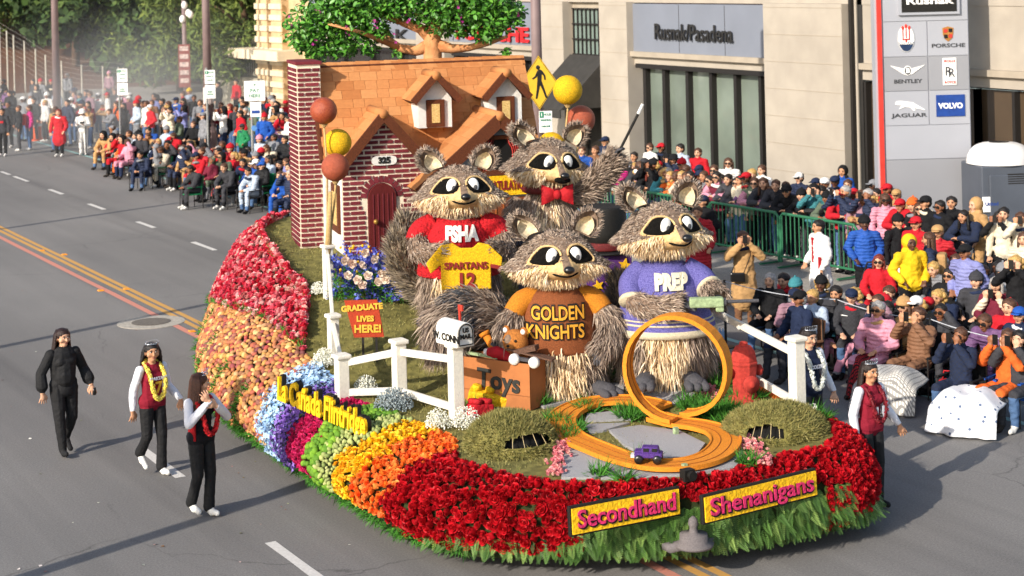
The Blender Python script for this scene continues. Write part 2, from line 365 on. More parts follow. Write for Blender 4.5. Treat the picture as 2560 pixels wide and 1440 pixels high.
# ---------------------------------------------------------------- dealership facade, plane X = FX
FX = 27.0
CREAM = mat('cream_stucco', '#a39a8d', .9, .08, 1.5, .2, 40); CREAM2 = mat('cream_trim', '#9f9484', .9, .08, 3)
GREYP = mat('grey_panel', '#767b86', .5, .05, 1); DARKF = mat('dark_bronze_frame', '#24211f', .5, .1)
def glassm(name, h): return mat(name, h, .06, .25, .6, spec=.8)
GLG, GLB, GLD = glassm('green_shop_glass', '#6c766c'), glassm('brown_shop_glass', '#4a3d2f'), glassm('dark_shop_glass', '#2b2b2b')
YU = lambda u, X=FX: atX(u, 250, X).y
ZV = lambda u, v, X=FX: atX(u, v, X).z
bd = empty('showroom_building', 'cream showroom building with large shop windows and grey sign panels', 'building', (FX, 40, 0))
def fb(name, u0, u1, z0, z1, d0, d1, m, par=None, X=FX, bevel=0):
    """box on the facade: u range, z range, from d0 behind (neg = proud) to d1"""
    y0, y1 = YU(u1, X), YU(u0, X); b = MB(); b.box((X + (d0 + d1) / 2 - FX, (y0 + y1) / 2 - 40, (z0 + z1) / 2), (abs(d1 - d0), y1 - y0, z1 - z0))
    return b.build(name, m, par or bd, bevel=bevel)
z_sill, z_win = ZV(1760, 148), ZV(1760, 178); z_sgt = ZV(1760, 8)
fb('wall', 640, 2700, z_sgt, 16, 0, .6, CREAM)
fb('wall', 2160, 2700, z_sill + .12, z_sgt + .01, .02, .6, CREAM)
fb('wall', 780, 1360, .0, .9, .02, .6, CREAM)
PILL = []
for u0, u1, d in ((1060, 1130, -.25), (1362, 1426, -.2), (1521, 1590, -.25), (1937, 2134, -.3)):
    p = fb('pillar', u0, u1, 0, z_sgt + .02, d, .6, CREAM)
    for k in range(1, 9):
        b = MB(); zz = k * .66; b.box((d - .003, 0, 0), (.012, YU(u0) - YU(u1) - .02, .012)); j = b.build('joint', CREAM2, p); j.location = (0, (YU(u0) + YU(u1)) / 2 - 40, zz)
for u0, u1 in ((780, 1060), (1130, 1362), (1590, 1937)):
    fb('sign_panel', u0, u1, z_sill + .12, z_sgt - .03, -.04, .3, GREYP)
    for q_ in (.33, .66): fb('panel_seam', u0 + (u1 - u0) * q_, u0 + (u1 - u0) * q_ + .8, z_sill + .13, z_sgt - .05, -.046, -.03, DARKF)
    fb('sill', u0 - 4, u1, z_sill - .02, z_sill + .12, -.16, .3, CREAM2)
    fb('lintel', u0, u1, z_win + .05, z_sill - .02, -.02, .3, CREAM)
    fb('window_head', u0 + 8, u1, z_win - .02, z_win + .1, -.1, .3, DARKF)
fb('sill', 2160, 2700, z_sill - .02, z_sill + .12, -.14, .3, CREAM2); fb('lintel', 2160, 2700, z_win + .05, z_sill - .02, -.02, .3, CREAM)
def windows(u0, u1, mus, gm, z1=None, z0=.25):
    z1 = z1 or z_win; us = [u0] + mus + [u1]
    for a, c in zip(us, us[1:]):
        w_ = fb('window', a + 3, c - 3, z0, z1, .16, .2, gm)
    for a in [u0] + mus + [u1]: fb('mullion', a - 3.5, a + 3.5, z0, z1, .0, .24, DARKF)
windows(1612, 1937, [1660, 1718, 1777, 1838, 1900], GLG)
windows(2437, 2700, [2533, 2620], GLB); windows(2162, 2437, [2210, 2330], GLB)
windows(1140, 1355, [1200, 1260, 1310], GLD); windows(790, 1055, [860, 930, 1000], GLD)
# recess bay with barred window, awning and dark doorway
fb('recess_wall', 1426, 1521, ZV(1470, 140), z_sgt, .15, .6, CREAM2)
fb('window', 1434, 1519, ZV(1470, 137), ZV(1470, 22), .08, .14, mat('teal_glass', '#74837c', .1, .1, 1, spec=.7))
for k in range(9): fb('window_bar', 1434 + k * 10.4, 1435.6 + k * 10.4, ZV(1470, 137), ZV(1470, 22), .03, .08, DARKF)
for k in range(4): zz = ZV(1470, 137) + k * (ZV(1470, 22) - ZV(1470, 137)) / 3; fb('window_bar', 1434, 1519, zz - .02, zz + .02, .0, .06, DARKF)
fb('doorway', 1428, 1521, 0.13, ZV(1470, 140), .5, .6, GLD)
for u in (1432, 1470, 1517): fb('door_frame', u - 2, u + 2, .13, ZV(1470, 150), .44, .5, DARKF)
za, zb = ZV(1470, 138), ZV(1470, 262); b = MB(); ya, yb = YU(1521) - 40, YU(1428) - 40
b.add([(0, ya, za), (0, yb, za), (-1.6, yb, zb), (-1.6, ya, zb), (0, ya, zb), (0, yb, zb)], [(0, 1, 2, 3), (1, 5, 2), (0, 3, 4), (2, 5, 4, 3)])
b.box((-1.6, (ya + yb) / 2, zb - .11), (.04, yb - ya, .24)); b.build('awning', mat('charcoal_awning', '#34322f', .85, .15, 4), bd)
# drain pipe and dark gap
fb('drain_pipe', 2136, 2142, .2, 9, -.12, 0, DARKF); fb('downpipe_gap', 2145, 2160, 0, 9, .0, .05, GLD); fb('pier', 2143, 2148, 0, 9, -.03, .3, CREAM)
# sign letters
def ftext(body, u0, u1, v, m, size, d=-.1, off=.004, X=FX, ext=.02, par=None):
    y = (YU(u0, X) + YU(u1, X)) / 2; z = ZV((u0 + u1) / 2, v, X)
    M = frame((0, -1, 0), (0, 0, 1), (-1, 0, 0), (X - FX + d, y - 40, z))
    o = text('sign_lettering', body, size, M, m, par or bd, ext, off)
    wd = max(p.co.x for p in o.data.vertices) - min(p.co.x for p in o.data.vertices); o.matrix_local = M @ S((YU(u0, X) - YU(u1, X)) / wd, 1, 1); return o
ftext('Rusnak/Pasadena', 1648, 1842, 84, mat('dark_letters', '#2b2a29', .4), .62)
sp_ = ftext('PORSCHE', 1150, 1332, 86, mat('red_letters', '#c3262b', .4), .62, off=.02)
ftext('RUSNAK', 840, 1030, 86, mat('dark_letters', '#2b2a29', .4), .6)
# ---------------------------------------------------------------- pylon sign
PX = 25.3; pc = atX(2318, 300, PX); pyaw = -TH + .03
py = empty('pylon_sign', 'tall silver pylon sign with car emblems and a red edge stripe', 'sign', (pc.x, pc.y, 0), pyaw)
SILV = mat('silver_panel', '#a6a8af', .42, .04, .8, metal=.15); SILD = mat('silver_panel_dark', '#94959a', .42, .04, .8, metal=.15)
k_ = pc.dot(FWD) / F
def pz(v): return HC + (V0 - v + (-KR) * (2318 - 1280)) * k_ * 1.0
def px_(u): return (u - 2326) * k_
zt = 8.2
bands = [(zt, pz(52), SILV), (pz(52), pz(140), SILV), (pz(140), pz(226), SILD), (pz(226), pz(312), SILV), (pz(312), pz(397), SILV), (pz(397), .13, SILD)]
b = MB(); b.box((px_(2326), .16, zt / 2 + .06), (px_(2436) - px_(2216), .3, zt - .13)); b.build('column', SILV, py)
for i, (z1, z0, m) in enumerate(bands):
    cs = [(2220, 2330), (2332, 2434)] if i in (1, 2, 3) else [(2220, 2434)]
    for u0, u1 in cs:
        b = MB(); b.box(((px_(u0) + px_(u1)) / 2, 0, (z0 + z1) / 2), (px_(u1) - px_(u0) - .006, .024, z1 - z0 - .012)); b.build('panel', m, py)
b = MB(); b.box((px_(2210), .05, zt / 2 + .06), (.09, .2, zt - .13)); b.build('red_stripe', mat('red_stripe', '#c8392f', .4), py)
b = MB(); b.box((px_(2203), .16, zt / 2 + .06), (.06, .3, zt - .13)); b.build('edge_strip', SILV, py)
b = MB(); b.box((px_(2335), -.04, pz(-20)), (px_(2412) - px_(2258), .08, pz(-76) - pz(36))); q_ = b.build('display', SILV, py)
b = MB(); b.box((px_(2335), -.085, pz(-20)), (px_(2404) - px_(2266), .02, pz(-70) - pz(28))); b.build('display_face', BLACK, q_)
DK = mat('sign_dark', '#3f4043', .5); WT = mat('sign_white', '#eceae6', .5); NV = mat('sign_navy', '#1d3252', .5); RD = mat('sign_red', '#c23a30', .5); BL = mat('sign_blue', '#1d3f86', .5); GO = mat('sign_gold', '#b98142', .4, metal=.4)
def ptxt(body, u, v, wpx, size, m, d=-.02, off=.002, py=py):
    M = T(px_(u), d, pz(v)) @ UPX; o = text('emblem_lettering', body, size, M, m, py, .004, off); xs = [p.co.x for p in o.data.vertices]
    o.matrix_local = M @ S(wpx * k_ / (max(xs) - min(xs)), 1, 1); return o
def oval(u, v, rx, rz, m, d, y0=-1, y1=1, n=28):
    pts = [(rx * k_ * math.cos(a), rz * k_ * math.sin(a)) for a in [2 * math.pi * i / n for i in range(n)]]
    pts = [(x, min(max(z, y0 * rz * k_), y1 * rz * k_)) for x, z in pts]
    b = MB(); b.prism(pts, .01, T(px_(u), d, pz(v))); return b.build('emblem', m, py)
oval(2277, 95, 22, 34, mat('chrome', '#cfd0d2', .3, metal=.6), -.022); oval(2277, 95, 20, 32, WT, -.028); oval(2277, 95, 19.5, 31.5, NV, -.034, -1, -.28)
b = MB()
for dx in (-8, 0, 8): b.box((px_(2277 + dx), -.036, pz(84 - (4 if dx == 0 else 0))), (.02, .008, 26 * k_)); b.ball((px_(2277 + dx), -.036, pz(68 - (4 if dx == 0 else 0))), (.03, .006, .045), 8, 6)
b.box((px_(2277), -.036, pz(97)), (19 * k_, .008, .025)); b.box((px_(2277), -.036, pz(101)), (.03, .008, .1)); b.build('emblem', RD, py)
ptxt('MASERATI', 2277, 107, 34, .06, WT, -.045)
sh = [(-14, 16), (0, 20), (14, 16), (13, 0), (8, -12), (0, -18), (-8, -12), (-13, 0)]
b = MB(); b.prism([(x * k_, z * k_) for x, z in sh], .012, T(px_(2383), -.024, pz(87))); b.build('emblem', GO, py)
for cx, cz, m in ((-6, 9, RD), (6, -4, RD), (6, 10, BLACK), (-6, -5, BLACK), (0, 2, GO)):
    b = MB(); b.box((px_(2383 + cx), -.03, pz(87 - cz)), (9 * k_, .01, 9 * k_)); b.build('emblem_field', m, py)
ptxt('PORSCHE', 2383, 115, 84, .11, DK)
for s_ in (-1, 1):
    b = MB()
    for k in range(5): b.add([(px_(2279 + s_ * 8), -.028, pz(170 + k * 3)), (px_(2279 + s_ * (44 - k * 6)), -.028, pz(161 + k * 4)), (px_(2279 + s_ * (40 - k * 6)), -.028, pz(165 + k * 4)), (px_(2279 + s_ * 8), -.028, pz(173 + k * 3))], [(0, 1, 2, 3) if s_ > 0 else (3, 2, 1, 0)])
    b.build('emblem_wing', WT, py)
oval(2279, 175, 10, 12, WT, -.03); oval(2279, 175, 8, 10, DK, -.036); ptxt('B', 2279, 175, 10, .14, WT, -.045, .006)
ptxt('BENTLEY', 2279, 202, 70, .11, DK)
b = MB(); b.box((px_(2385), -.022, pz(180)), (35 * k_, .02, 68 * k_)); b.build('emblem', WT, py, bevel=.02)
ptxt('R', 2381, 180, 16, .26, DK, -.036); ptxt('R', 2389, 184, 16, .26, DK, -.036); ptxt('ROLLS', 2385, 154, 28, .07, RD, -.036); ptxt('ROYCE', 2385, 207, 28, .07, RD, -.036)
cat_ = [(-37, 4), (-34, 12), (-24, 13), (-10, 11), (8, 8), (24, -2), (38, -10), (36, -12), (22, -8), (10, -6), (14, -12), (8, -13), (2, -5), (-12, -2), (-22, -6), (-28, -8), (-20, 2), (-32, 3)]
b = MB(); b.prism([(x * k_, z * k_) for x, z in cat_], .014, T(px_(2283), -.026, pz(263))); b.build('emblem', WT, py)
ptxt('JAGUAR', 2281, 287, 90, .11, DK)
b = MB(); b.box((px_(2385), -.022, pz(265)), (72 * k_, .02, 54 * k_)); b.build('emblem', BL, py); ptxt('VOLVO', 2385, 266, 62, .15, WT, -.036, .008)
ptxt('ROLEX' if False else 'Rusnak', 2335, 2, 120, .2, WT, -.1, .006)
# ---------------------------------------------------------------- portable toilet behind the crowd
tp = atX(2500, 450, 26.0); tw = empty('portable_toilet', 'grey portable toilet with white domed roof behind the crowd', 'portable toilet', (tp.x, tp.y, .13), -TH + .1)
GP = mat('grey_plastic', '#4d525b', .5, .08, 2)
b = MB(); b.box((0, 0, 1.05), (1.2, 1.15, 2.1)); b.build('cabin', GP, tw, bevel=.03)
b = MB(); b.box((-.05, -.6, 1.0), (.8, .05, 1.85)); d_ = b.build('door', GP, tw, bevel=.02)
b = MB(); b.box((-.4, -.64, 1.0), (.05, .04, .16)); b.build('handle', DARKF, d_)
for k in range(5): b = MB(); b.box((.2, -.615, 1.75 + k * .045), (.55, .03, .02)); b.build('vent_slat', DARKF, tw)
b = MB(); b.grid(lambda s, t: (.66 * math.cos(6.283 * s) ** 1 * (1 - .0 * t) * math.cos(t * 1.45) ** .55, .64 * math.sin(6.283 * s) * math.cos(t * 1.45) ** .55, 2.1 + .42 * math.sin(t * 1.45)), 24, 8, True)
b.build('roof', mat('white_plastic', '#dcdad6', .4, .04), tw, True)
b = MB(); b.box((-.42, -.6, 1.35), (.36, .03, .3)); q_ = b.build('label_panel', WT, tw); text('panel_lettering', 'United', .1, T(-.42, -.625, 1.36) @ UPX, BL, tw, .002, .002)
# ---------------------------------------------------------------- far stone building, fence, hill, trees
STONE = mat('warm_stone', '#c4a982', .9, .15, 2, .3, 20); STONE2 = mat('pale_stone', '#d6c7ab', .9, .1, 2, .3, 20)
sx = 30.0; sb = empty('stone_gatehouse', 'warm stone gatehouse with banded columns beyond the crowd', 'building', (sx, 0, 0))
def sbx(name, u0, u1, z0, z1, d0, d1, m, par=None):
    y0, y1 = YU(u1, sx), YU(u0, sx); b = MB(); b.box(((d0 + d1) / 2, (y0 + y1) / 2, (z0 + z1) / 2), (abs(d1 - d0), y1 - y0, z1 - z0)); return b.build(name, m, par or sb)
sbx('wall', 664, 900, 0, 12, 0, 3, STONE)
sbx('wall', 900, 1120, 0, 12, .4, 3, mat('pink_stucco', '#cdb7a4', .9, .08, 2))
for u0, u1 in ((664, 690), (700, 727), (880, 905)):
    c_ = sbx('column', u0, u1, .6, 12, -.35, 0, STONE)
    for k in range(22): q_ = sbx('stone_block', u0 - 2, u1 + 2, .8 + k * .5, 1.05 + k * .5, -.42, -.35, STONE2, c_)
sbx('cornice', 580, 760, ZV(700, 146, sx), ZV(700, 122, sx), -1.2, .2, STONE2); sbx('cornice', 905, 1120, ZV(1000, 140, sx), ZV(1000, 126, sx), -.5, .5, STONE2)
for k in range(9): sbx('baluster', 920 + k * 14, 928 + k * 14, ZV(1000, 180, sx), ZV(1000, 141, sx), -.3, 0, STONE2)
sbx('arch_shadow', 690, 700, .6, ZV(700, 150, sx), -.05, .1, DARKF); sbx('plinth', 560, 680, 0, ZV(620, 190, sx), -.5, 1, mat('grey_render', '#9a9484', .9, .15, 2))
fn = empty('railing_fence', 'tall pale metal railing fence on a low wall beyond the crowd', 'fence', (sx, 0, 0))
z0, z1 = ZV(600, 188, sx), ZV(600, 92, sx)
bar = MB(); bar.box((0, 0, (z0 + z1) / 2), (.05, .05, z1 - z0)); bar = bar.mesh('bar'); FM = mat('pale_fence_paint', '#b9b4a6', .6); bar.materials.append(FM)
ya, yb = YU(664, sx), YU(525, sx)
for k in range(int((yb - ya) / .28)): o = obj('bar', bar, None, fn); o.location = (0, ya + k * .28, 0)
for z in (z0 + .1, z1 - .15): b = MB(); b.box((.04, (ya + yb) / 2, z), (.05, yb - ya, .08)); b.build('rail', FM, fn)
# hill: terrain rising behind the left crowd
def hz(x, y): return max(0., (x - 28) * .0) + max(0., min(1, (y - 96) / 40)) * 8.5 + 1.2 * mnoise.noise((x * .06, y * .06, 0)) * max(0., min(1, (y - 96) / 20)) + max(0, min(1, (x - 34) / 12)) * 5
b = MB(); NX, NY = 50, 36
b.grid(lambda s, t: (-90 + 190 * s, 92 + 90 * t, hz(-90 + 190 * s, 92 + 90 * t) - .3), NX, NY)
b.build('hill', mat('brown_mulch_slope', '#7a4e33', .95, .3, .8, .5, 6, bdist=.3, col2='#5a3b26'), None, True, kind='structure')
b = MB(); b.grid(lambda s, t: (33 + 60 * s, 50 + 50 * t, hz(33 + 60 * s, 50 + 50 * t) * min(1, s * 4) - .3), 14, 12); b.build('hill', MATS['brown_mulch_slope'], None, True, kind='structure')
LEAFM = [mat('pine_leaf_light', '', ramp=['#4d5f24', '#6d7a35', '#3f5426', '#5c6d2c'], var=.2, scale=1., rough=.8), mat('oak_leaf_dark', '', ramp=['#2c3f1c', '#3b5423', '#26371a', '#4c6129'], var=.2, scale=1., rough=.8)]
BARK = mat('brown_bark', '#5a4432', .95, .3, 6, .6, 20)
def leaf_cloud(n, blobs, size, seed, droop=.3, asp=.5):
    g = np.random.default_rng(seed); B = np.array(blobs, float)   # x,y,z,r
    wgt = B[:, 3] ** 2; idx = g.choice(len(B), n, p=wgt / wgt.sum())
    d = g.normal(size=(n, 3)); d /= np.linalg.norm(d, axis=1)[:, None]; rr = B[idx, 3] * (g.random(n) ** .35)
    c = B[idx, :3] + d * rr[:, None] * [1, 1, .75]
    nrm = d * .6 + g.normal(size=(n, 3)) * .6 + [0, 0, .4]; nrm /= np.linalg.norm(nrm, axis=1)[:, None]
    a = np.cross(nrm, g.normal(size=(n, 3))); a /= np.linalg.norm(a, axis=1)[:, None]; bb = np.cross(nrm, a)
    s = size * (.6 + .8 * g.random(n))[:, None]
    V = np.stack([c - a * s, c + bb * s * asp + nrm * s * .12, c + a * s, c - bb * s * asp + nrm * s * .12], 1).reshape(-1, 3)
    return V, np.arange(4 * n).reshape(-1, 4), np.repeat(g.random(n), 4)
def tree(u, base, h, cr, kind, label, seed, n=6500, name='tree'):
    x, y, z = base; g = random.Random(seed); e = empty(name, label, 'tree', base, 0, 'trees on the slope')
    b = MB(); tr = .05 * h * .6
    b.tube([(0, 0, -1), (g.uniform(-.2, .2), 0, h * .3), (g.uniform(-.4, .4), g.uniform(-.3, .3), h * .62), (g.uniform(-.5, .5), 0, h * .9)], [tr, tr * .8, tr * .5, tr * .15], 9)
    for k in range(6):
        a = g.uniform(0, 6.28); z0 = h * g.uniform(.35, .7); L_ = cr * g.uniform(.6, .95)
        b.tube([(0, 0, z0), (L_ * .5 * math.cos(a), L_ * .5 * math.sin(a), z0 + .12 * h), (L_ * math.cos(a), L_ * math.sin(a), z0 + .2 * h)], [tr * .4, tr * .25, tr * .08], 6)
    b.build('trunk', BARK, e, True)
    bl = [(0, 0, h * .6, cr * .5)]
    for k in range(30):
        a = g.uniform(0, 6.28); r0 = cr * g.uniform(.25, .95); zz = h * (.16 + .8 * g.random() ** 1.1); r0 *= math.sqrt(max(.3, 1 - ((zz / h - .5) / .62) ** 2))
        bl.append((r0 * math.cos(a), r0 * math.sin(a), zz, cr * g.uniform(.16, .34)))
    V, Fc, rv = leaf_cloud(n, bl, .3 if kind else .26, seed, asp=.55 if kind else .22)
    obj('crown', fast_mesh('crown', V, Fc, rv), LEAFM[kind], e)
TL = ['light green pine at the top end of the chain link fence', 'light green pine behind the climbing fence posts', 'dark oak beside the dark street lamp', 'broad dark oak between the two street lamps', 'light pine behind the first parking sign', 'dark oak behind the banner pole', 'light pine directly above the red banner', 'light pine beside the brown lamp post', 'light pine over the pale railing fence', 'light green pine past the fence end', 'dark oak behind the brown lamp post', 'tall light pine highest on the brown slope', 'light pine beside the stone gatehouse']
for i, (u, D, h, cr, k) in enumerate([(20, 108, 12, 4.5, 0), (95, 118, 13, 5, 0), (190, 104, 11, 5.5, 1), (255, 112, 12, 6, 1), (330, 106, 12.5, 5, 0), (395, 100, 11, 5.2, 1), (450, 96, 11.5, 4.6, 0), (560, 88, 11, 4.4, 0), (625, 84, 11, 4.2, 0), (-60, 110, 12, 5, 0), (500, 104, 12, 5, 1), (150, 126, 14, 6, 0), (690, 96, 12, 5, 0)]):
    p = atD(u, 200, D); tree(u, (p.x, p.y, max(.1, hz(p.x, p.y) - .3)), h * .8, cr, k, TL[i], 40 + i)
# pole with camera, banner, posts on slope
p = at(466, 300, .13); e = empty('camera_pole', 'grey pole with white security cameras and a red brown banner', 'pole', (p.x, p.y, .13))
p2 = p
def zD(v, P, u): D = P.dot(FWD); return HC + (V0 - v - KR * (u - 1280)) / F * D
b = MB(); b.tube([(0, 0, 0), (0, 0, zD(8, p, 466))], [.11, .09], 10); b.build('pole', LAMPM, e, True)
for dx, v in ((.05, 20), (.22, 40), (-.05, 55), (.3, 44)): b = MB(); b.ball((dx, -.1, zD(v, p, 466)), (.13, .13, .17)); b.build('camera_dome', WT, e, True)
b = MB(); b.box((0, -.16, (zD(118, p, 466) + zD(225, p, 466)) / 2), (.5, .03, zD(118, p, 466) - zD(225, p, 466))); bn_ = b.build('banner', mat('banner_red', '#7d3a30', .8), e)
for k in range(5): b = MB(); b.box((0, -.185, zD(128 + k * 20, p, 466)), (.38, .01, .2)); b.build('banner_mark', mat('banner_mark', '#b7a29a', .8, .4, 12), bn_)
e.rotation_euler.z = CAMYAW
# chain-link posts on the slope
g_ = empty('mesh_fence', 'chain link fence with tall grey posts climbing the slope', 'fence', (0, 0, 0))
pts = [atD(u, v, 84) for u, v in ((-20, 118), (0, 128), (18, 140), (35, 150), (62, 165), (90, 185), (115, 200), (155, 215), (205, 225), (258, 228), (310, 232))]
for p in pts: b = MB(); b.tube([(p.x, p.y, .0), (p.x, p.y, p.z + 1.2)], .035, 6); b.build('post', FM, g_)
b = MB()
for p, q in zip(pts, pts[1:]):
    for t in range(1, 9): b.tube([p + Vector((0, 0, 1.6 - t * .22)), q + Vector((0, 0, 1.6 - t * .22))], .004, 4, cap=False)
b.build('wire_mesh', FM, g_)['kind'] = 'stuff'
# ================================================================ FLOAT
float_ = empty('parade_float', 'long flower covered parade float with rainbow side and red rose nose', 'parade float', (10.8, 20, 0))
FI = Matrix.Translation((-10.8, -20, 0))
rimdef = [(12.4, 29.3, 2.1, 0), (700, 548, 2.15), (655, 582, 2.1), (690, 640, 2.0), (735, 700, 1.85), (772, 745, 1.65), (768, 800, 1.5), (765, 880, 1.25), (800, 925, 1.15), (860, 985, 1.05), (930, 1020, 1.0), (1040, 1060, .98), (1125, 1095, .98), (1150, 1150, .97), (1260, 1188, .96), (1405, 1212, .95), (1560, 1207, .95), (1712, 1198, .95), (1850, 1172, .95), (1965, 1140, .97), (2080, 1110, 1.0), (2085, 1075, 1.02), (2055, 1045, 1.03), (13.3, 17.3, 1.05, 0), (13.6, 19.5, 1.2, 0), (13.95, 22, 1.5, 0), (14.5, 25, 2.0, 0), (14.7, 27.5, 2.1, 0), (13.9, 29, 2.1, 0)]
rimc = [Vector(r[:3]) if len(r) == 4 else at(*r) for r in rimdef]
bell = [(12.4, 29.9), (11.6, 29.8), (10.8, 29.3), (10.0, 28.0), (9.3, 26.6), (8.75, 25.2), (8.42, 24), (8.3, 22.9), (8.3, 22), (8.25, 21), (8.2, 20.1), (8.15, 19), (8.15, 18.1), (8.25, 17.3), (8.6, 16.5), (9.3, 15.85), (9.95, 15.45), (10.7, 15.15), (11.5, 14.95), (12.15, 14.9), (12.85, 14.98), (13.35, 15.42), (13.6, 16.2), (13.7, 17.5), (13.95, 19.5), (14.3, 22), (14.85, 25), (15, 27.5), (14.1, 29.6)]
NC = len(rimc); NR = NC * 8
RIM = catmull(rimc, NR, True); BEL = catmull([(x, y) for x, y in bell], NR, True)
def side(t, s):
    """t in control index units, s: 0 rim, 1 belly, 1.4 bottom"""
    i = (t % NC) / NC * NR; a = int(i) % NR; f = i - int(i); r = RIM[a] * (1 - f) + RIM[(a + 1) % NR] * f; bl = BEL[a] * (1 - f) + BEL[(a + 1) % NR] * f
    if s <= 1:
        q = math.sin(s * math.pi / 2); h = 1 - math.cos(s * math.pi / 2)
        return Vector((r[0] + (bl[0] - r[0]) * q, r[1] + (bl[1] - r[1]) * q, r[2] + (.5 - r[2]) * h))
    k = (s - 1) / .4; return Vector((bl[0] + (r[0] - bl[0]) * .18 * k, bl[1] + (r[1] - bl[1]) * .18 * k, .5 - .3 * k))
def sidep(t, s, lift=0.):
    p = side(t, s); a = side(t + .06, s) - side(t - .06, s); b = side(t, min(s + .04, 1.39)) - side(t, max(s - .04, .0)); n = b.cross(a).normalized()
    return p + n * lift, n
ctl = [(11, 19, .98), (11.5, 17, .95), (10.6, 16.5, .95), (12.2, 16.5, .97), (12.5, 18.5, 1.1), (11, 21, 1.3), (11.2, 22, 1.48), (13, 22.3, 1.62), (11.3, 25.1, 2.0), (11, 26, 2.0), (13.3, 24.2, 1.9), (12.7, 18.6, 1.12), (13.2, 20, 1.28), (10.3, 23.5, 1.66), (9.6, 21.7, 1.25), (9.3, 20.35, 1.05), (9.9, 18.85, 1.0), (12, 27, 2.1), (13.5, 27, 2.1), (10.9, 28, 2.08)]
DC = np.array([list(p) for p in RIM[::4]] + [list(p) for p in ctl])
def deck(x, y):
    d2 = (DC[:, 0] - x) ** 2 + (DC[:, 1] - y) ** 2 + .02; w_ = d2 ** -1.7; return float((w_ * DC[:, 2]).sum() / w_.sum())
def od(u, v, dz=0.):
    z = 1.2
    for _ in range(14): p = at(u, v, z); z = z * .4 + .6 * (deck(p.x, p.y) + dz)
    return at(u, v, z)
# skirt surface
b = MB(); NT = NC * 5
V = [side(i / 5, s) for s in (0, .2, .4, .6, .8, 1, 1.2, 1.4) for i in range(NT)]
b.add([FI @ (v - (sidep((k % NT) / 5, .5)[1]) * .05) for k, v in enumerate(V)], [(j * NT + i, j * NT + (i + 1) % NT, (j + 1) * NT + (i + 1) % NT, (j + 1) * NT + i) for j in range(7) for i in range(NT)])
b.build('skirt', mat('dark_moss', '#2b3315', .95, .3, 12, .5, 50), float_, True)
b = MB(); b.box((.5, 2.2, .42), (3.6, 9, .5)); b.build('chassis', mat('chassis_black', '#1c1b1a', .7), float_)
for x, y in ((-1.0, -2.0), (1.6, -2.0), (-.6, 5), (2.2, 5)):
    b = MB(); b.lathe([(.1, -.12), (.3, -.12), (.34, -.08), (.34, .08), (.3, .12), (.1, .12)], 16, T(x, y, .34) @ RY(math.pi/2)); b.build('wheel', MATS['chassis_black'], float_)
# lawn
pts = [Vector((p[0], p[1])) for p in RIM[::3]]; nr_ = len(pts); poly = list(range(nr_))
gx = [Vector((x + rnd.uniform(-.04, .04), y + rnd.uniform(-.04, .04))) for x in np.arange(8.6, 15, .2) for y in np.arange(15, 29.5, .2)]
def inside(x, y):
    c = False; j = nr_ - 1
    for i in range(nr_):
        if (pts[i].y > y) != (pts[j].y > y) and x < (pts[j].x - pts[i].x) * (y - pts[i].y) / (pts[j].y - pts[i].y) + pts[i].x: c = not c
        j = i
    return c
ins = [p for p in gx if inside(p.x, p.y)]
vs, _, fs, *_r = delaunay_2d_cdt(pts + ins, [], [poly], 1, 1e-5)
GRASSM = mat('dried_moss_lawn', '#6a6532', .95, .3, 9, .6, 70, col2='#827a40')
me = mesh_from('lawn', [FI @ Vector((p.x, p.y, deck(p.x, p.y))) for p in vs], fs, True); obj('lawn', me, GRASSM, float_)
BLADE = mat('dry_grass_blade', '', ramp=['#6f6a36', '#8a8048', '#5c6030', '#99905a', '#7b7440'], var=.1, scale=3, rough=.9)
GREEN = mat('fresh_fern_green', '', ramp=['#2f6318', '#3f7d20', '#28551a', '#4f8c2c'], var=.1, scale=3, rough=.8)
def blades(P, Nn, L_, wd, lean=.6, seed=1):
    g = np.random.default_rng(seed); n = len(P); P = np.asarray(P, float); Nn = np.asarray(Nn, float)
    d = Nn + g.normal(size=(n, 3)) * lean; d /= np.linalg.norm(d, axis=1)[:, None]; a = np.cross(d, g.normal(size=(n, 3))); a /= np.linalg.norm(a, axis=1)[:, None]
    l = (L_ * (.5 + g.random(n)))[:, None]; V = np.stack([P - a * wd, P + a * wd, P + d * l], 1).reshape(-1, 3)
    return V, np.arange(3 * n).reshape(-1, 3), np.repeat(g.random(n), 3)
g = np.random.default_rng(3); P = np.column_stack([g.uniform(8.8, 14, 26000), g.uniform(16.6, 29, 26000)])
P = [(x, y, deck(x, y)) for x, y in P if inside(x, y) and not (11.2 < x and y > 25.2)]
V, Fc, rv = blades(P, [(0, 0, 1)] * len(P), .045, .006, .9)
o = obj('lawn_grass', fast_mesh('lawn_grass', V - [10.8, 20, 0], Fc, rv), BLADE, float_); o['kind'] = 'stuff'
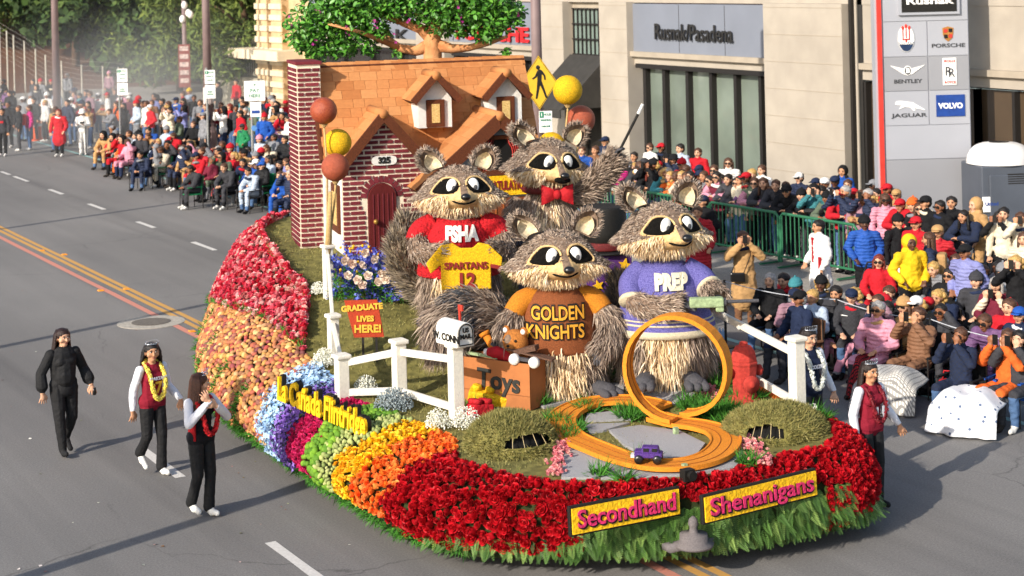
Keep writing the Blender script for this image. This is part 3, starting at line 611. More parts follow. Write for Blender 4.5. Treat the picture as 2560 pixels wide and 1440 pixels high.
# ---- flower meshes
def rose_mesh(open_=1., seed=1):
    g = random.Random(seed); b = MB()
    for n, r0, h0, tilt, w_ in ((5, .36, .02, .95, .62), (5, .27, .1, .6, .52), (4, .17, .18, .3, .4), (3, .09, .24, .12, .26)):
        a0 = g.uniform(0, 6)
        for k in range(n):
            a = a0 + k * 2 * math.pi / n + g.uniform(-.12, .12); ca, sa = math.cos(a), math.sin(a); tl = tilt * open_
            def pt(u, v): # u across -1..1, v up 0..1
                wd = w_ * .5 * (1 - .25 * v * v) * (1 if v < .9 else .8); out = r0 + .22 * v * math.sin(tl) + .07 * max(0, v - .6) * 2 * tl - .12 * u * u * (1 - .3 * v)
                z = h0 + .32 * v * math.cos(tl * .8) - .05 * u * u * v; y = u * wd
                return (ca * out - sa * y, sa * out + ca * y, z)
            V = [pt(u, v) for v in (0, .6, 1) for u in (-1, 0, 1)]
            b.add(V, [(j * 3 + i, j * 3 + i + 1, j * 3 + i + 4, j * 3 + i + 3) for j in (0, 1) for i in (0, 1)])
    b.lathe([(.1, .1), (.12, .3), (.06, .46), (.01, .48)], 6)
    b.lathe([(.1, -.2), (.3, .02), (.3, .12), (.12, .2)], 8)
    return b
ROSE = [rose_mesh(1., 1).mesh('rose', True), rose_mesh(.75, 2).mesh('rose', True)]
def poisson(t0, t1, s0f, s1f, d, nmax=4000, seed=1, lift=0.):
    g = random.Random(seed); cells = {}; out = []; fails = 0
    while fails < 1500 and len(out) < nmax:
        t = g.uniform(t0, t1); s0 = s0f(t) if callable(s0f) else s0f; s1 = s1f(t) if callable(s1f) else s1f
        if s1 - s0 < .01: fails += 1; continue
        s = s0 + (s1 - s0) * g.random(); p = side(t, s); c = tuple(int(q // d) for q in p); ok = True
        for dx in (-1, 0, 1):
            for dy in (-1, 0, 1):
                for dz in (-1, 0, 1):
                    for q in cells.get((c[0] + dx, c[1] + dy, c[2] + dz), ()):
                        if (q - p).length_squared < d * d: ok = False
        if ok: cells.setdefault(c, []).append(p); out.append((t, s)); fails = 0
        else: fails += 1
    return out
BANDS = [(7.9, 8.75), (8.7, 9.3), (9.3, 9.85), (10.0, 10.42), (10.5, 10.8), (10.95, 11.15), (11.7, 11.75), (12.6, 12.7)]
def bt(k, s): a, c = BANDS[k]; return a + (c - a) * min(1.2, s)
def inband(ts, lo, hi, e=.02):
    g = random.Random(4); out = []
    for t, s in ts:
        j = .12 * mnoise.noise((t * 3, s * 6, 1.)) + g.gauss(0, .035)
        if (lo is None or t > bt(lo, s) - e + j) and (hi is None or t < bt(hi, s) + e + j): out.append((t, s))
    return out
tocam = lambda p: (Vector(p) - O).length
def flower_mats(ts, size, lift=0., jit=.35, g=random.Random(2), squash=1.):
    Ms = []
    for t, s in ts:
        p, n = sidep(t, s, lift); n = (n + Vector((g.gauss(0, jit), g.gauss(0, jit), g.gauss(0, jit) + .15))).normalized(); z = size * g.uniform(.72, 1.2)
        Ms.append((FI @ orient(p, n, g.uniform(0, 6.28), (z * g.uniform(.88, 1.12), z * g.uniform(.88, 1.12), z * squash * g.uniform(.75, 1.25))), tocam(p), n.dot(O - p)))
    return [m for m, d, f in sorted(Ms, key=lambda q: (q[2] < 0, q[1]))]
RED = mat('red_rose_petal', '', ramp=['#8e0410', '#a80815', '#b90d1c', '#9a0612', '#c41422'], var=.12, scale=20, rough=.55, spec=.3)
ORG = mat('orange_rose_petal', '', ramp=['#e8641a', '#f07a24', '#ee8a3a', '#e5551a', '#f29548'], var=.1, scale=20, rough=.6)
YEL = mat('yellow_rose_petal', '', ramp=['#e9b40c', '#f2c41c', '#e2a010', '#f4d23a', '#e8a81a'], var=.1, scale=20, rough=.6)
PNK = mat('pink_rose_petal', '', ramp=['#c81c38', '#e05a6c', '#c2142c', '#e9a3a6', '#cf2c48', '#b81228', '#eccdc0', '#d4506a', '#c81830'], var=.15, scale=30, rough=.6)
ts = poisson(12.4, 22.6, 0., lambda t: 1.3, .066, seed=3)
def redok(t, s):      # keep the sign fronts as fern
    return not (15.4 < t < 19.1 and .62 < s)
A = flower_mats([q for q in inband(ts, 7, None) if redok(*q)], .11)
ro2 = ROSE[1].copy()
scatter('red_rose', ROSE[0].copy(), A[::2], RED, float_, 200); scatter('red_rose', ROSE[1].copy(), A[1::2], RED, float_, 100)
A = flower_mats(inband(poisson(11.6, 12.85, 0., 1.15, .07, seed=4), 6, 7), .1); scatter('orange_rose', ROSE[1].copy(), A, ORG, float_, 200)
A = flower_mats(poisson(22.3, 24, 0., 1.0, .08, seed=14), .1); scatter('orange_rose', ROSE[1].copy(), A, ORG, float_, 60)
A = flower_mats(inband(poisson(10.8, 12.0, 0., 1.15, .068, seed=5), 5, 6), .1); scatter('yellow_rose', ROSE[0].copy(), A, YEL, float_, 200)
pb = lambda t: .98 if t < 2.2 else max(0., min(.9, .86 - (t - 2.6) * .19))
A = flower_mats(poisson(.6, 7.2, 0., pb, .075, seed=6), .105, .05); scatter('pink_rose', ROSE[1].copy(), A, PNK, float_, 300)
# berm edge of pink roses rising over the lawn
A = []
gg = random.Random(9)
for k in range(330):
    t = gg.uniform(1.2, 6.6); p, n = sidep(t, .02, .0); q = p + Vector((n.x * gg.uniform(-.1, .12), n.y * gg.uniform(-.1, .12), gg.uniform(0, .13))); A.append(FI @ orient(q, (n.x * .5 + gg.gauss(0, .4), n.y * .5 + gg.gauss(0, .4), .8), gg.uniform(0, 6), .105))
scatter('pink_rose', ROSE[0].copy(), A, PNK, float_, 60)
# potatoes
b = MB(); b.ball((0, 0, 0), (.5, .36, .3), 9, 6)
for v in b.v: v += Vector((.05, .04, .03)) * mnoise.noise(v * 3)
POT = b.mesh('potato', True)
PTM = mat('potato_skin', '', ramp=['#b9874a', '#a87040', '#8a3a44', '#c8a05e', '#6f3440', '#b98442', '#9c4642', '#d6b57a', '#bf8c48', '#63303a', '#c99a50', '#a2443c', '#b07a44'], var=.12, scale=14, rough=.7, bump=.2)
A = flower_mats(inband(poisson(2.2, 8.9, lambda t: max(0, pb(t) - .03), 1.36, .062, seed=7), None, 0), .105, .0, .25); scatter('potato', POT, A, PTM, float_, 300, smooth=True)
# hydrangea / carnation bands: small blossoms in clumps
b = MB()
for k in range(4):
    a = k * math.pi / 2; c, s_ = math.cos(a), math.sin(a); b.add([(0, 0, 0), (c * .3 - s_ * .25, s_ * .3 + c * .25, .16), (c * .62, s_ * .62, .1), (c * .3 + s_ * .25, s_ * .3 - c * .25, .16)], [(0, 1, 2, 3)])
FLO = b.mesh('floret')
def bandmass(name, lo, hi, d, size, lift, m, seed, s1=1.2, jit=.6, base=FLO, ind=0):
    A = flower_mats(inband(poisson(BANDS[lo][0] - .1, max(BANDS[hi]) + .2, 0, s1, d, 6000, seed), lo, hi), size, lift, jit, random.Random(seed))
    for i in range(len(A)):
        if ind == 0: A[i] = T(0, 0, 0) @ A[i]
    return scatter(name, base.copy(), A, m, float_, ind)
BLU = mat('blue_hydrangea', '', ramp=['#8fb3da', '#a9c6e2', '#7aa3d2', '#bcd3e0', '#9dbfe0'], var=.1, scale=8, rough=.7)
PUR = mat('purple_blossom', '', ramp=['#6a3f9a', '#8a6cc0', '#53308a', '#7a50ae', '#a48ad0'], var=.12, scale=8, rough=.7)
MAG = mat('magenta_carnation', '', ramp=['#b8124e', '#cc1c5c', '#a30d48', '#d4306e'], var=.12, scale=8, rough=.65)
GRN = mat('green_button_flower', '', ramp=['#4f7a1c', '#6a9424', '#40691a', '#7aa22c'], var=.15, scale=8, rough=.8)
PGR = mat('pale_green_bud', '', ramp=['#8d9a58', '#a4ac66', '#77864a', '#b6b878'], var=.12, scale=8, rough=.75)
for k, lf in enumerate((.02, .06, .1)):
    bandmass('blue_hydrangea', 0, 1, .045, .055, lf, BLU, 20 + k); bandmass('purple_blossom', 1, 2, .045, .05, lf, PUR, 30 + k)
CAR = rose_mesh(1.25, 5).mesh('carnation', True)
bandmass('magenta_carnation', 2, 3, .05, .07, .02, MAG, 40, base=CAR, ind=150)
b = MB(); b.ball((0, 0, .2), (.5, .5, .42), 8, 6)
for i, v in enumerate(b.v): v *= 1 + .18 * mnoise.noise(v * 9)
BUT = b.mesh('button', True); b = MB(); b.lathe([(.05, -.1), (.3, .1), (.36, .4), (.2, .72), (.03, .8)], 7); BUD = b.mesh('bud', True)
bandmass('green_flower', 3, 4, .05, .085, .02, GRN, 50, base=BUT, ind=120); bandmass('pale_green_bud', 4, 5, .045, .075, .01, PGR, 51, base=BUD, ind=160)
# green trims between potatoes and at hems
def tufts(name, P, Nn, L_, wd, m, par, seed, M=FI, lean=.8):
    V, Fc, rv = blades(P, Nn, L_, wd, lean, seed); V = V + np.array(M.translation) if M is not None else V
    o = obj(name, fast_mesh(name, V, Fc, rv), m, par); o['kind'] = 'stuff'; return o
P, Nn = [], []
for k in range(2600):
    t = gg.uniform(2, 14); s = gg.choice([1.25, 1.35, 1.38]); p, n = sidep(t, s, .02); P.append(p); Nn.append((n.x, n.y, -.6))
for k in range(1400):
    t = gg.uniform(2.0, 7); p, n = sidep(t, gg.choice([.02, pb(t)]), .05); P.append(p); Nn.append(n)
for k in range(900):
    t = gg.choice([3.2, 4.4, 5.5, 6.6, 7.6]) + gg.gauss(0, .05); p, n = sidep(t, gg.uniform(.6, 1.3), .04); P.append(p); Nn.append(n)
tufts('trailing_greens', P, Nn, .09, .009, GREEN, float_, 8)
# fern fronds under the signs and round the nose
b = MB(); n_ = 11
for i in range(n_):
    t = i / n_; l = .17 * (1 - t) ** .7 * (1 if i else .7); x = t; z = -.15 * t * t
    for s_ in (-1, 1): b.add([(x, 0, z), (x + .06, s_ * l * .5, z + .02), (x + .05, s_ * l, z - .03), (x - .03, s_ * l * .5, z + .01)], [(0, 1, 2, 3)])
b.add([(0, -.008, 0), (0, .008, 0), (1, .003, -.15), (1, -.003, -.15)], [(0, 1, 2, 3)])
FRO = b.mesh('fern_frond'); FERN = mat('leather_fern', '', ramp=['#3f6224', '#567a32', '#34541d', '#7f9a4c', '#2c4a1a', '#4a6c2a'], var=.12, scale=10, rough=.6, spec=.4)
A = []
for k in range(1150):
    t = gg.uniform(13.4, 21.6)
    if t < 15.2 and gg.random() < .75: continue
    s = gg.uniform(.72, 1.3) if 15.3 < t < 19.6 else gg.uniform(1.12, 1.32); p, n = sidep(t, s, .015)
    d = Vector((n.x * .12 + gg.gauss(0, .4), n.y * .12 + gg.gauss(0, .4), -1 + gg.gauss(0, .2))).normalized(); y = d.cross(n).normalized(); z = y.cross(d) * -1
    L_ = min(gg.uniform(.11, .22), max(.08, (p.z - .15) / max(.3, -d.z + .15))); A.append((FI @ frame(d, y, d.cross(y), p) @ S(L_, L_ * gg.uniform(1.7, 2.6), L_), tocam(p)))
A = [a for a, _ in sorted(A, key=lambda q: q[1])]; scatter('fern_frond', FRO, A, FERN, float_, 300)
# paving slabs on the front deck
SLABM = mat('grey_seed_paving', '#a09e9e', .95, .25, 160, .5, 220)
slabs = [[(1412, 1112), (1600, 1164), (1480, 1196), (1402, 1196)], [(1612, 1166), (1706, 1170), (1712, 1188), (1500, 1197)], [(1722, 1176), (1830, 1156), (1856, 1160), (1840, 1170), (1722, 1188)], [(1520, 1076), (1600, 1064), (1700, 1078), (1765, 1110), (1742, 1140), (1640, 1150), (1560, 1115)],
         [(1455, 1062), (1575, 1058), (1510, 1078), (1475, 1082)], [(1468, 1036), (1540, 1028), (1578, 1050), (1462, 1054)], [(1578, 968), (1680, 955), (1684, 990), (1650, 1004), (1594, 992)], [(1690, 958), (1738, 985), (1712, 1012), (1662, 1008)], [(1795, 1110), (1838, 1090), (1862, 1136), (1830, 1160), (1790, 1156)],
         [(1640, 1158), (1750, 1148), (1790, 1162), (1730, 1178), (1650, 1172)], [(1290, 990), (1400, 975), (1440, 1000), (1360, 1020)], [(1480, 960), (1560, 958), (1560, 985), (1490, 1000)]]
for s_ in slabs:
    P = [FI @ od(u, v, .015) for u, v in s_]; c = sum(P, Vector()) / len(P); P = [c + (p - c) * .985 for p in P]
    if (P[1] - P[0]).cross(P[2] - P[0]).z < 0: P = P[::-1]
    n = len(P); b = MB(); b.add([p + Vector((0, 0, .012)) for p in P] + [p - Vector((0, 0, .05)) for p in P], [tuple(range(n))] + [(i, i + n, (i + 1) % n + n, (i + 1) % n) for i in range(n)])
    b.build('paving_slab', SLABM, float_)
# ferny clumps on the deck
def fernclump(u, v, r, n, seed, L_=.16, flat=1.):
    g = random.Random(seed); c = od(u, v); P, Nn = [], []
    for k in range(n):
        a, q = g.uniform(0, 6.28), r * math.sqrt(g.random()); x, y = c.x + q * math.cos(a), c.y + q * math.sin(a); P.append((x, y, deck(x, y) + g.uniform(0, .06))); Nn.append((math.cos(a) * .7, math.sin(a) * .7, flat))
    return P, Nn
P, Nn = [], []
for i, (u, v, r, n) in enumerate([(1575, 1045, .16, 260), (1392, 1065, .13, 220), (1400, 1100, .2, 330), (1470, 1030, .14, 180), (1440, 1080, .1, 120), (1610, 1160, .12, 130), (1810, 1045, .26, 520), (1850, 1075, .18, 300), (1780, 1035, .2, 350), (1440, 940, .2, 200), (1590, 940, .3, 420), (1680, 935, .25, 350), (1760, 925, .3, 500), (1790, 960, .2, 300), (1870, 1165, .1, 150), (1560, 1205, .08, 80), (1500, 1190, .1, 90), (1730, 1020, .18, 260), (1350, 1015, .12, 200), (1190, 1030, .1, 120), (2020, 1050, .25, 350), (1960, 1040, .2, 250), (1870, 1000, .2, 250)]):
    p, n_ = fernclump(u, v, r, n, i); P += p; Nn += n_
tufts('deck_fern', P, Nn, .15, .009, GREEN, float_, 12, lean=.7)
# turf mounds with viewing slots for the crew
def mound(u0, v0, rx, ry, h, slot, label, rot):
    c = od(u0, v0); e = FI @ c; bm = MB(); nu, nv = 60, 22
    def fn(s, t):
        a = s * 6.283; q = math.cos(t * math.pi / 2); r = 1 + .07 * mnoise.noise((math.cos(a) * 1.3 + u0, math.sin(a) * 1.3, t)); x, y = rx * q * math.cos(a) * r, ry * q * math.sin(a) * r
        z = h * math.sin(t * math.pi / 2) ** .8 * r; cr, sr = math.cos(rot), math.sin(rot); return Vector((e.x + x * cr - y * sr, e.y + x * sr + y * cr, e.z + z - .04))
    V = [fn(i / nu, j / nv) for j in range(nv + 1) for i in range(nu)]
    Fc = []; sa, wa, t0, t1 = slot
    for j in range(nv):
        for i in range(nu):
            da = ((i + .5) / nu * 6.283 - sa + math.pi) % 6.283 - math.pi; tt = (j + .5) / nv
            if abs(da) < wa and t0 < tt < t1 - .5 * (t1 - t0) * (da / wa) ** 2: continue
            Fc.append((j * nu + i, j * nu + (i + 1) % nu, (j + 1) * nu + (i + 1) % nu, (j + 1) * nu + i))
    bm.add(V, Fc); m_ = bm.build('turf_mound', GRASSM, float_, True)
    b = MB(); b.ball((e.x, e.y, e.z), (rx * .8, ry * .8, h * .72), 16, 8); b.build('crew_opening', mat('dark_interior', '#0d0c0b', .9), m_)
    P, Nn = [], []
    for k in range(9000):
        s, t = gg.random(), 1 - math.sqrt(gg.random()) if False else gg.random() ** 1.4; da = (s * 6.283 - sa + math.pi) % 6.283 - math.pi
        if abs(da) < wa and t0 < t < t1 - .5 * (t1 - t0) * (da / wa) ** 2: continue
        p = fn(s, t); n = Vector((p.x - e.x, p.y - e.y, (p.z - e.z) * 1.6 + .1)).normalized(); P.append(p); Nn.append((n.x, n.y, n.z - .1))
    tufts('mound_grass', P, Nn, .05, .006, BLADE, m_, u0, None, .55)
    for k in (-.7, -.25, .25, .7):
        a = sa + k * wa; p, q = fn(a / 6.283 % 1, t0 - .04), fn(a / 6.283 % 1, t1 + .02); b = MB(); b.tube([p, q], .0035, 5); b.build('slot_wire', mat('straw_wire', '#b9a67c', .8), m_)
    return c, fn
mc1, _f = mound(1280, 1118, .53, .5, .42, (-math.pi/2 + .3, .62, .17, .42), '', -.35)
mc2, _f = mound(1940, 1082, .62, .5, .36, (-math.pi/2 - .45, .38, .14, .4), '', -.35)
# pink blossom ribbons, baby's breath, grey statice
SMALL = rose_mesh(1.1, 7).mesh('blossom', True); LPK = mat('light_pink_blossom', '', ramp=['#e08a94', '#e9a3a2', '#d8707e', '#eebcae'], var=.1, scale=10, rough=.65)
def ribbon(name, pa, pb_, n, wd, size, m, base, seed, ind=60, h=.07, par=float_):
    g = random.Random(seed); A = []
    for k in range(n):
        t = g.random(); u, v = pa[0] + (pb_[0] - pa[0]) * t, pa[1] + (pb_[1] - pa[1]) * t; p = od(u, v); p += Vector((g.gauss(0, wd), g.gauss(0, wd), .02 + g.uniform(0, h))); A.append(FI @ orient(p, (g.gauss(0, .5), -.5 + g.gauss(0, .5), 1), g.uniform(0, 6), size * g.uniform(.8, 1.2)))
    scatter(name, base.copy(), A, m, par, ind)
ribbon('pink_blossom', (1406, 1112), (1388, 1195), 130, .045, .045, LPK, SMALL, 1); ribbon('pink_blossom', (1858, 1098), (1908, 1165), 170, .055, .045, LPK, SMALL, 2); ribbon('pink_blossom', (1722, 950), (1782, 1000), 170, .055, .045, LPK, SMALL, 3)
BBM = mat('white_babys_breath', '', ramp=['#e8e6d8', '#d8d8c4', '#f0eee4', '#c8ccb8'], var=.08, scale=8, rough=.8)
b = MB(); b.ball((0, 0, 0), .5, 6, 4); DOT = b.mesh('floret')
def breath(u, v, r, n, h, m, seed, name='babys_breath', size=.016):
    g = random.Random(seed); c = od(u, v); A = []
    for k in range(n):
        d = Vector((g.gauss(0, 1), g.gauss(0, 1), g.gauss(0, 1))).normalized() * r * g.random() ** .4; A.append(FI @ T(c + Vector((d.x, d.y, abs(d.z) * h / r + .04))) @ S(size * g.uniform(.7, 1.3)))
    scatter(name, DOT.copy(), A, m, float_, 0)
for i, (u, v, r, n, h) in enumerate([(800, 738, .16, 500, .16), (812, 918, .18, 700, .22), (915, 985, .16, 500, .2), (1095, 1075, .16, 500, .22), (1165, 1075, .2, 600, .25), (2030, 1042, .1, 200, .12)]): breath(u, v, r, n, h, BBM, i)
breath(985, 1028, .25, 900, .25, mat('grey_statice', '', ramp=['#7f8a8e', '#98a2a4', '#6c787c'], var=.1, rough=.8), 9, 'grey_statice', .02)
# tow hitch under the signs
hp = FI @ Vector((10.52, 15.0, .12)); b = MB(); GS = mat('grey_foam_seed', '#6b6565', .9, .2, 60, .4, 160)
b.lathe([(.2, .24), (.21, .27), (.15, .29), (.145, .37), (.045, .38), (.04, .44), (.055, .47), (.045, .52), (.015, .55)], 20, T(hp)); b.box((hp.x, hp.y + .1, .36), (.56, .15, .06)); b.build('hitch', GS, float_, True)
b = MB(); lp = FI @ od(1716, 1200); b.box(lp + Vector((0, -.02, .06)), (.13, .1, .12)); b.lathe([(.04, 0), (.05, .06)], 12, T(lp + Vector((0, -.07, .07))) @ RX(1.57)); b.build('headlight', BLACK, float_)
# ---- name boards on the nose and the side lettering
def board(u0, vt0, vb0, u1, vt1, vb1, za, zb, body, label):
    p0, p1 = at(u0, vb0, za), at(u1, vb1, za); ex = (p1 - p0); L_ = ex.length; ex.normalize(); h = (vb0 - vt0) / F * p0.dot(FWD) * 1.02; nrm = Vector((-ex.y, ex.x, 0)); up = (Vector((0, 0, 1)) + nrm * .12).normalized()
    M = frame(ex, nrm, up, p0 + nrm * -.03); e = empty('name_board', label, 'sign', M=M)
    b = MB(); b.box((L_ / 2, .03, h / 2), (L_, .05, h)); b.build('frame', BLACK, e, bevel=.01)
    b = MB(); b.box((L_ / 2, .0, h / 2), (L_ - .05, .03, h - .05)); b.build('face', mat('yellow_petal_board', '#e8b510', .7, .16, 26, .9, 34), e)
    for d, m, y, of in ((.012, BLACK, -.02, .012), (0, mat('pink_petal_letter', '#cf2d62', .6, .35, 30, .6, 60), -.03, .003)):
        Mt = T(L_ / 2 + d, y, h * .53 - d) @ UPX; o = text('lettering', body, h * .82, Mt, m, e, .006, of); xs = [p.co.x for p in o.data.vertices]; o.matrix_local = Mt @ S((L_ - .16) / (max(xs) - min(xs)), 1, 1)
board(1423, 1268, 1342, 1700, 1213, 1287, .64, 0, 'Secondhand', 'yellow board reading Secondhand in pink letters on the float nose')
board(1755, 1240, 1312, 2041, 1168, 1240, .64, 0, 'Shenanigans', 'yellow board reading Shenanigans in pink letters on the float nose')
def proj(p): d = p - O; t = d.dot(FWD); x, y = d.dot(RGT) / t, d.z / t; return 1280 + F * (x * math.cos(RL) - y * math.sin(RL)), V0 - F * (x * math.sin(RL) + y * math.cos(RL))
def side_at(u, v): return min((side(7 + i * .08, j * .05) for i in range(60) for j in range(22)), key=lambda p: (proj(p)[0] - u) ** 2 + (proj(p)[1] - v) ** 2)
p0, p1 = atD(700, 985, side_at(715, 1000).dot(FWD) - .46), atD(920, 1078, side_at(905, 1075).dot(FWD) - .26); ex = p1 - p0; L_ = ex.length; ex.normalize(); nrm = Vector((-ex.y, ex.x, 0)).normalized(); up = ex.cross(nrm) if ex.cross(nrm).z > 0 else nrm.cross(ex)
if nrm.dot(p0 - O) < 0: nrm = -nrm
M = frame(ex, nrm, ex.cross(nrm) * (1 if ex.cross(nrm).z > 0 else -1), p0); e = empty('side_lettering', 'yellow raised letters reading La Canada Flintridge along the float side', 'sign', M=M)
for d, m, y, of, ex_ in ((.0, BLACK, .02, .03, .03), (0, mat('yellow_mum', '#eebd10', .75, .15, 40, .8, 60), -.03, .012, .02)):
    Mt = T(L_ / 2, y, .07) @ UPX; o = text('lettering', 'La Cañada Flintridge', .4, Mt, m, e, ex_, of); xs = [p.co.x for p in o.data.vertices]; o.matrix_local = Mt @ S(L_ / (max(xs) - min(xs)), 1, 1)
# ================================================================ HOUSE ON THE FLOAT
HA = math.radians(-13.5); H0 = Vector((11.3, 25.1, 0)); HM = T(H0) @ RZ(HA)
house = empty('storybook_house', 'brick and shingle storybook house with dormers and tall chimney on the float', 'house', M=HM)
BRICKM = mat('maroon_seed_brick', '', ramp=['#6a222a', '#782832', '#5f1e26', '#83303a'], var=.22, scale=60, rough=.85, bump=.5, bscale=200)
MORT = mat('cream_mortar', '#e2d2bb', .9, .08, 30, .3, 90)
SHIN = mat('cedar_shingle', '', ramp=['#b37644', '#b87c4a', '#ad703e', '#bd8350', '#b17442', '#a66838'], var=.08, scale=5, rough=.8)
WSTU = mat('white_coconut', '#dedbd4', .95, .05, 20, .6, 130)
DOORM = mat('dark_red_seed', '#5e1414', .6, .5, 90, .5, 160); CORN = mat('corn_kernel', '#d9ae5c', .6, .3, 60, .8, 90, col2='#e8c888')
def hbox(name, x0, x1, y0, y1, z0, z1, m, par=house, bevel=0):
    b = MB(); b.box(((x0 + x1) / 2, (y0 + y1) / 2, (z0 + z1) / 2), (x1 - x0, y1 - y0, z1 - z0)); return b.build(name, m, par, bevel=bevel)
ubrick = MB(); ubrick.box((0, 0, 0), (1, 1, 1)); ubrick = ubrick.mesh('brick'); ubrick.materials.append(BRICKM)
def brick(par, c, d, rz=0):
    o = obj('brick', ubrick, None, par); o.matrix_local = T(c) @ RZ(rz) @ S(*d); return o
CH = .0775; zb = 1.86
# chimney (left end): x -.7..-.32, y .85..1.75
ch = hbox('chimney', -.68, -.3, .9, 1.75, zb, 4.93, MORT)
for k in range(int((4.93 - zb) / CH)):
    z = zb + (k + .5) * CH
    L_ = .24; off = (k % 2) * .12
    x = -.68 - off
    while x < -.3:
        a, c = max(x, -.68), min(x + L_, -.3)
        if c - a > .03: brick(ch, ((a + c) / 2, .894, z), (c - a - .028, .03, CH - .028))
        x += L_
    y = .9 - off
    while y < 1.75:
        a, c = max(y, .9), min(y + L_, 1.75)
        if c - a > .03: brick(ch, (-.686, (a + c) / 2, z), (.03, c - a - .028, CH - .028))
        y += L_
hbox('chimney_cap', -.7, -.28, .87, 1.78, 4.93, 4.98, BRICKM, ch)
# main body and gable wing
W1 = (-.16, 1.16); gx, ez, az = .5, 3.47, 4.18
b = MB(); b.prism([(-.3, 1.9), (3.2, 1.9), (3.2, 3.5), (-.3, 3.5)], 1.9, T(0, .75, 0)); b.build('main_wall', WSTU, house)
b = MB(); b.prism([(W1[0], 1.9), (W1[1], 1.9), (W1[1], ez), (gx, az - .1), (W1[0], ez)], .028, T(0, .0, 0)); gw = b.build('gable_wall', MORT, house)
hbox('side_wall', W1[0], W1[0] + .05, .03, .9, 1.86, ez, WSTU); hbox('side_wall', W1[1] - .05, W1[1], .03, .9, 1.86, ez, WSTU)
dx0, dx1, dsp, dtop = .24, .69, 2.86, 3.09     # door opening with arch
def indoor(x, z):
    if dx0 - .03 < x < dx1 + .03 and z < dsp: return True
    return math.hypot(x - (dx0 + dx1) / 2, z - dsp) < (dx1 - dx0) / 2 + .11
k = 0; z = 1.9
while z < az - .15:
    hw = .66 if z < ez else .66 * (az - .1 - z) / (az - .1 - ez); x = gx - .66 - (k % 2) * .12
    while x < gx + .66:
        a, c = max(x, gx - hw), min(x + .24, gx + hw); n_ = 4
        # clip against the door
        xs = [a + (c - a) * (i + .5) / 12 for i in range(12)]; keep = [q for q in xs if not indoor(q, z + CH / 2)]
        if c - a > .04 and keep:
            a2, c2 = (a, c) if len(keep) == 12 else (min(keep) - (c - a) / 24, max(keep) + (c - a) / 24)
            if c2 - a2 > .03 and not (a2 < dx0 and c2 > dx1): brick(gw, ((a2 + c2) / 2, -.003, z + CH / 2), (c2 - a2 - .028, .03, CH - .028))
        x += .24
    z += CH; k += 1
for i in range(11):
    a = math.pi * (i + .5) / 11; r = .5 * (dx1 - dx0) + .06; o = obj('arch_brick', ubrick, None, gw); o.matrix_local = T((dx0 + dx1) / 2 + r * math.cos(a), -.004, dsp + r * math.sin(a)) @ RY(-a) @ S(.1, .03, .07)
pts = [(dx0, 1.95), (dx1, 1.95)] + [((dx0 + dx1) / 2 + .5 * (dx1 - dx0) * math.cos(a), dsp + .5 * (dx1 - dx0) * math.sin(a)) for a in [math.pi * i / 12 for i in range(13)]]
b = MB(); b.prism(pts, .02, T(0, -.012, 0)); b.build('doorway', DOORM, house)
# half open door leaf with grooves
dl = MB(); pts2 = [(x - dx1, z) for x, z in pts]; dl.prism(pts2, .03); dr = dl.build('door', DOORM, house); dr.matrix_local = T(dx1, -.045, 0) @ RZ(.12)
for i in range(5): b = MB(); b.box((-.06 - i * .08, -.005, 2.45), (.012, .012, .95)); b.build('groove', BRICKM, dr)
b = MB(); b.ball((-.36, -.05, 2.5), .04); b.build('knob', mat('gold_knob', '#a8803c', .4, metal=.5), dr, True)
pl = []
for i in range(24):
    a = 2 * math.pi * i / 24; pl.append((.515 + math.copysign(abs(math.cos(a)) ** .5, math.cos(a)) * .2, 3.435 + math.copysign(abs(math.sin(a)) ** .7, math.sin(a)) * .075))
b = MB(); b.prism(pl, .02, T(0, -.04, 0)); b.build('number_plate', WSTU, house); text('number', '325', .13, T(.515, -.045, 3.435) @ UPX, BLACK, house, .006, .008)
# side window of the wing (seen edge-on) on its left wall, rake boards
def sidewin(y0, y1, z0, z1, x):
    hbox('window_frame', x - .04, x, y0, y1, z0, z1, BROWNSEED); hbox('window_pane', x - .05, x - .035, y0 + .12, y1 - .12, z0 + .12, z1 - .12, CORN)
sidewin(.15, .75, 2.3, 3.05, W1[0]); hbox('corner_board', W1[0] - .03, W1[0], .78, .9, 1.9, ez, BROWNSEED)
def slab_roof(name, p0, p1, p2, p3, th, m, par=house):
    """quad p0..p3 extruded down by th along its normal"""
    P = [Vector(p) for p in (p0, p1, p2, p3)]; n = (P[1] - P[0]).cross(P[3] - P[0]).normalized()
    if n.z < 0: n = -n
    b = MB(); b.add(P + [p - n * th for p in P], [(0, 1, 2, 3), (7, 6, 5, 4), (0, 4, 5, 1), (1, 5, 6, 2), (2, 6, 7, 3), (3, 7, 4, 0)]); return b.build(name, m, par)
ush = MB(); ush.box((0, 0, 0), (1, 1, 1)); ush = ush.mesh('shingle'); ush.materials.append(SHIN)
def shingles(par, o_, ax, dn, L_, D_, rowh, wd, seed, skip=None):
    """o_: top start corner, ax: along ridge, dn: down slope (unit), cover L_ x D_"""
    g = random.Random(seed); ax, dn = Vector(ax).normalized(), Vector(dn).normalized(); n = ax.cross(dn).normalized()
    if n.z < 0: n = -n
    r = 0; d = 0.
    while d < D_ - .02:
        rh = min(rowh, D_ - d); x = -g.uniform(0, wd)
        while x < L_:
            w_ = wd * g.uniform(.7, 1.25); a, c = max(0, x), min(L_, x + w_)
            if c - a > .04:
                p = Vector(o_) + ax * ((a + c) / 2) + dn * (d + rh / 2) + n * .012
                if not (skip and skip(p)):
                    q = n * .03 + dn; q.normalize(); nn = ax.cross(q).normalized(); nn = nn if nn.z > 0 else -nn
                    s_ = obj('shingle', ush, None, par); s_.matrix_local = frame(ax, q, nn, p) @ S(c - a - .005, rh + .012, .014)
            x += w_
        d += rh
rz0, rb0, ze, be = 4.9, 1.32, 3.42, .45
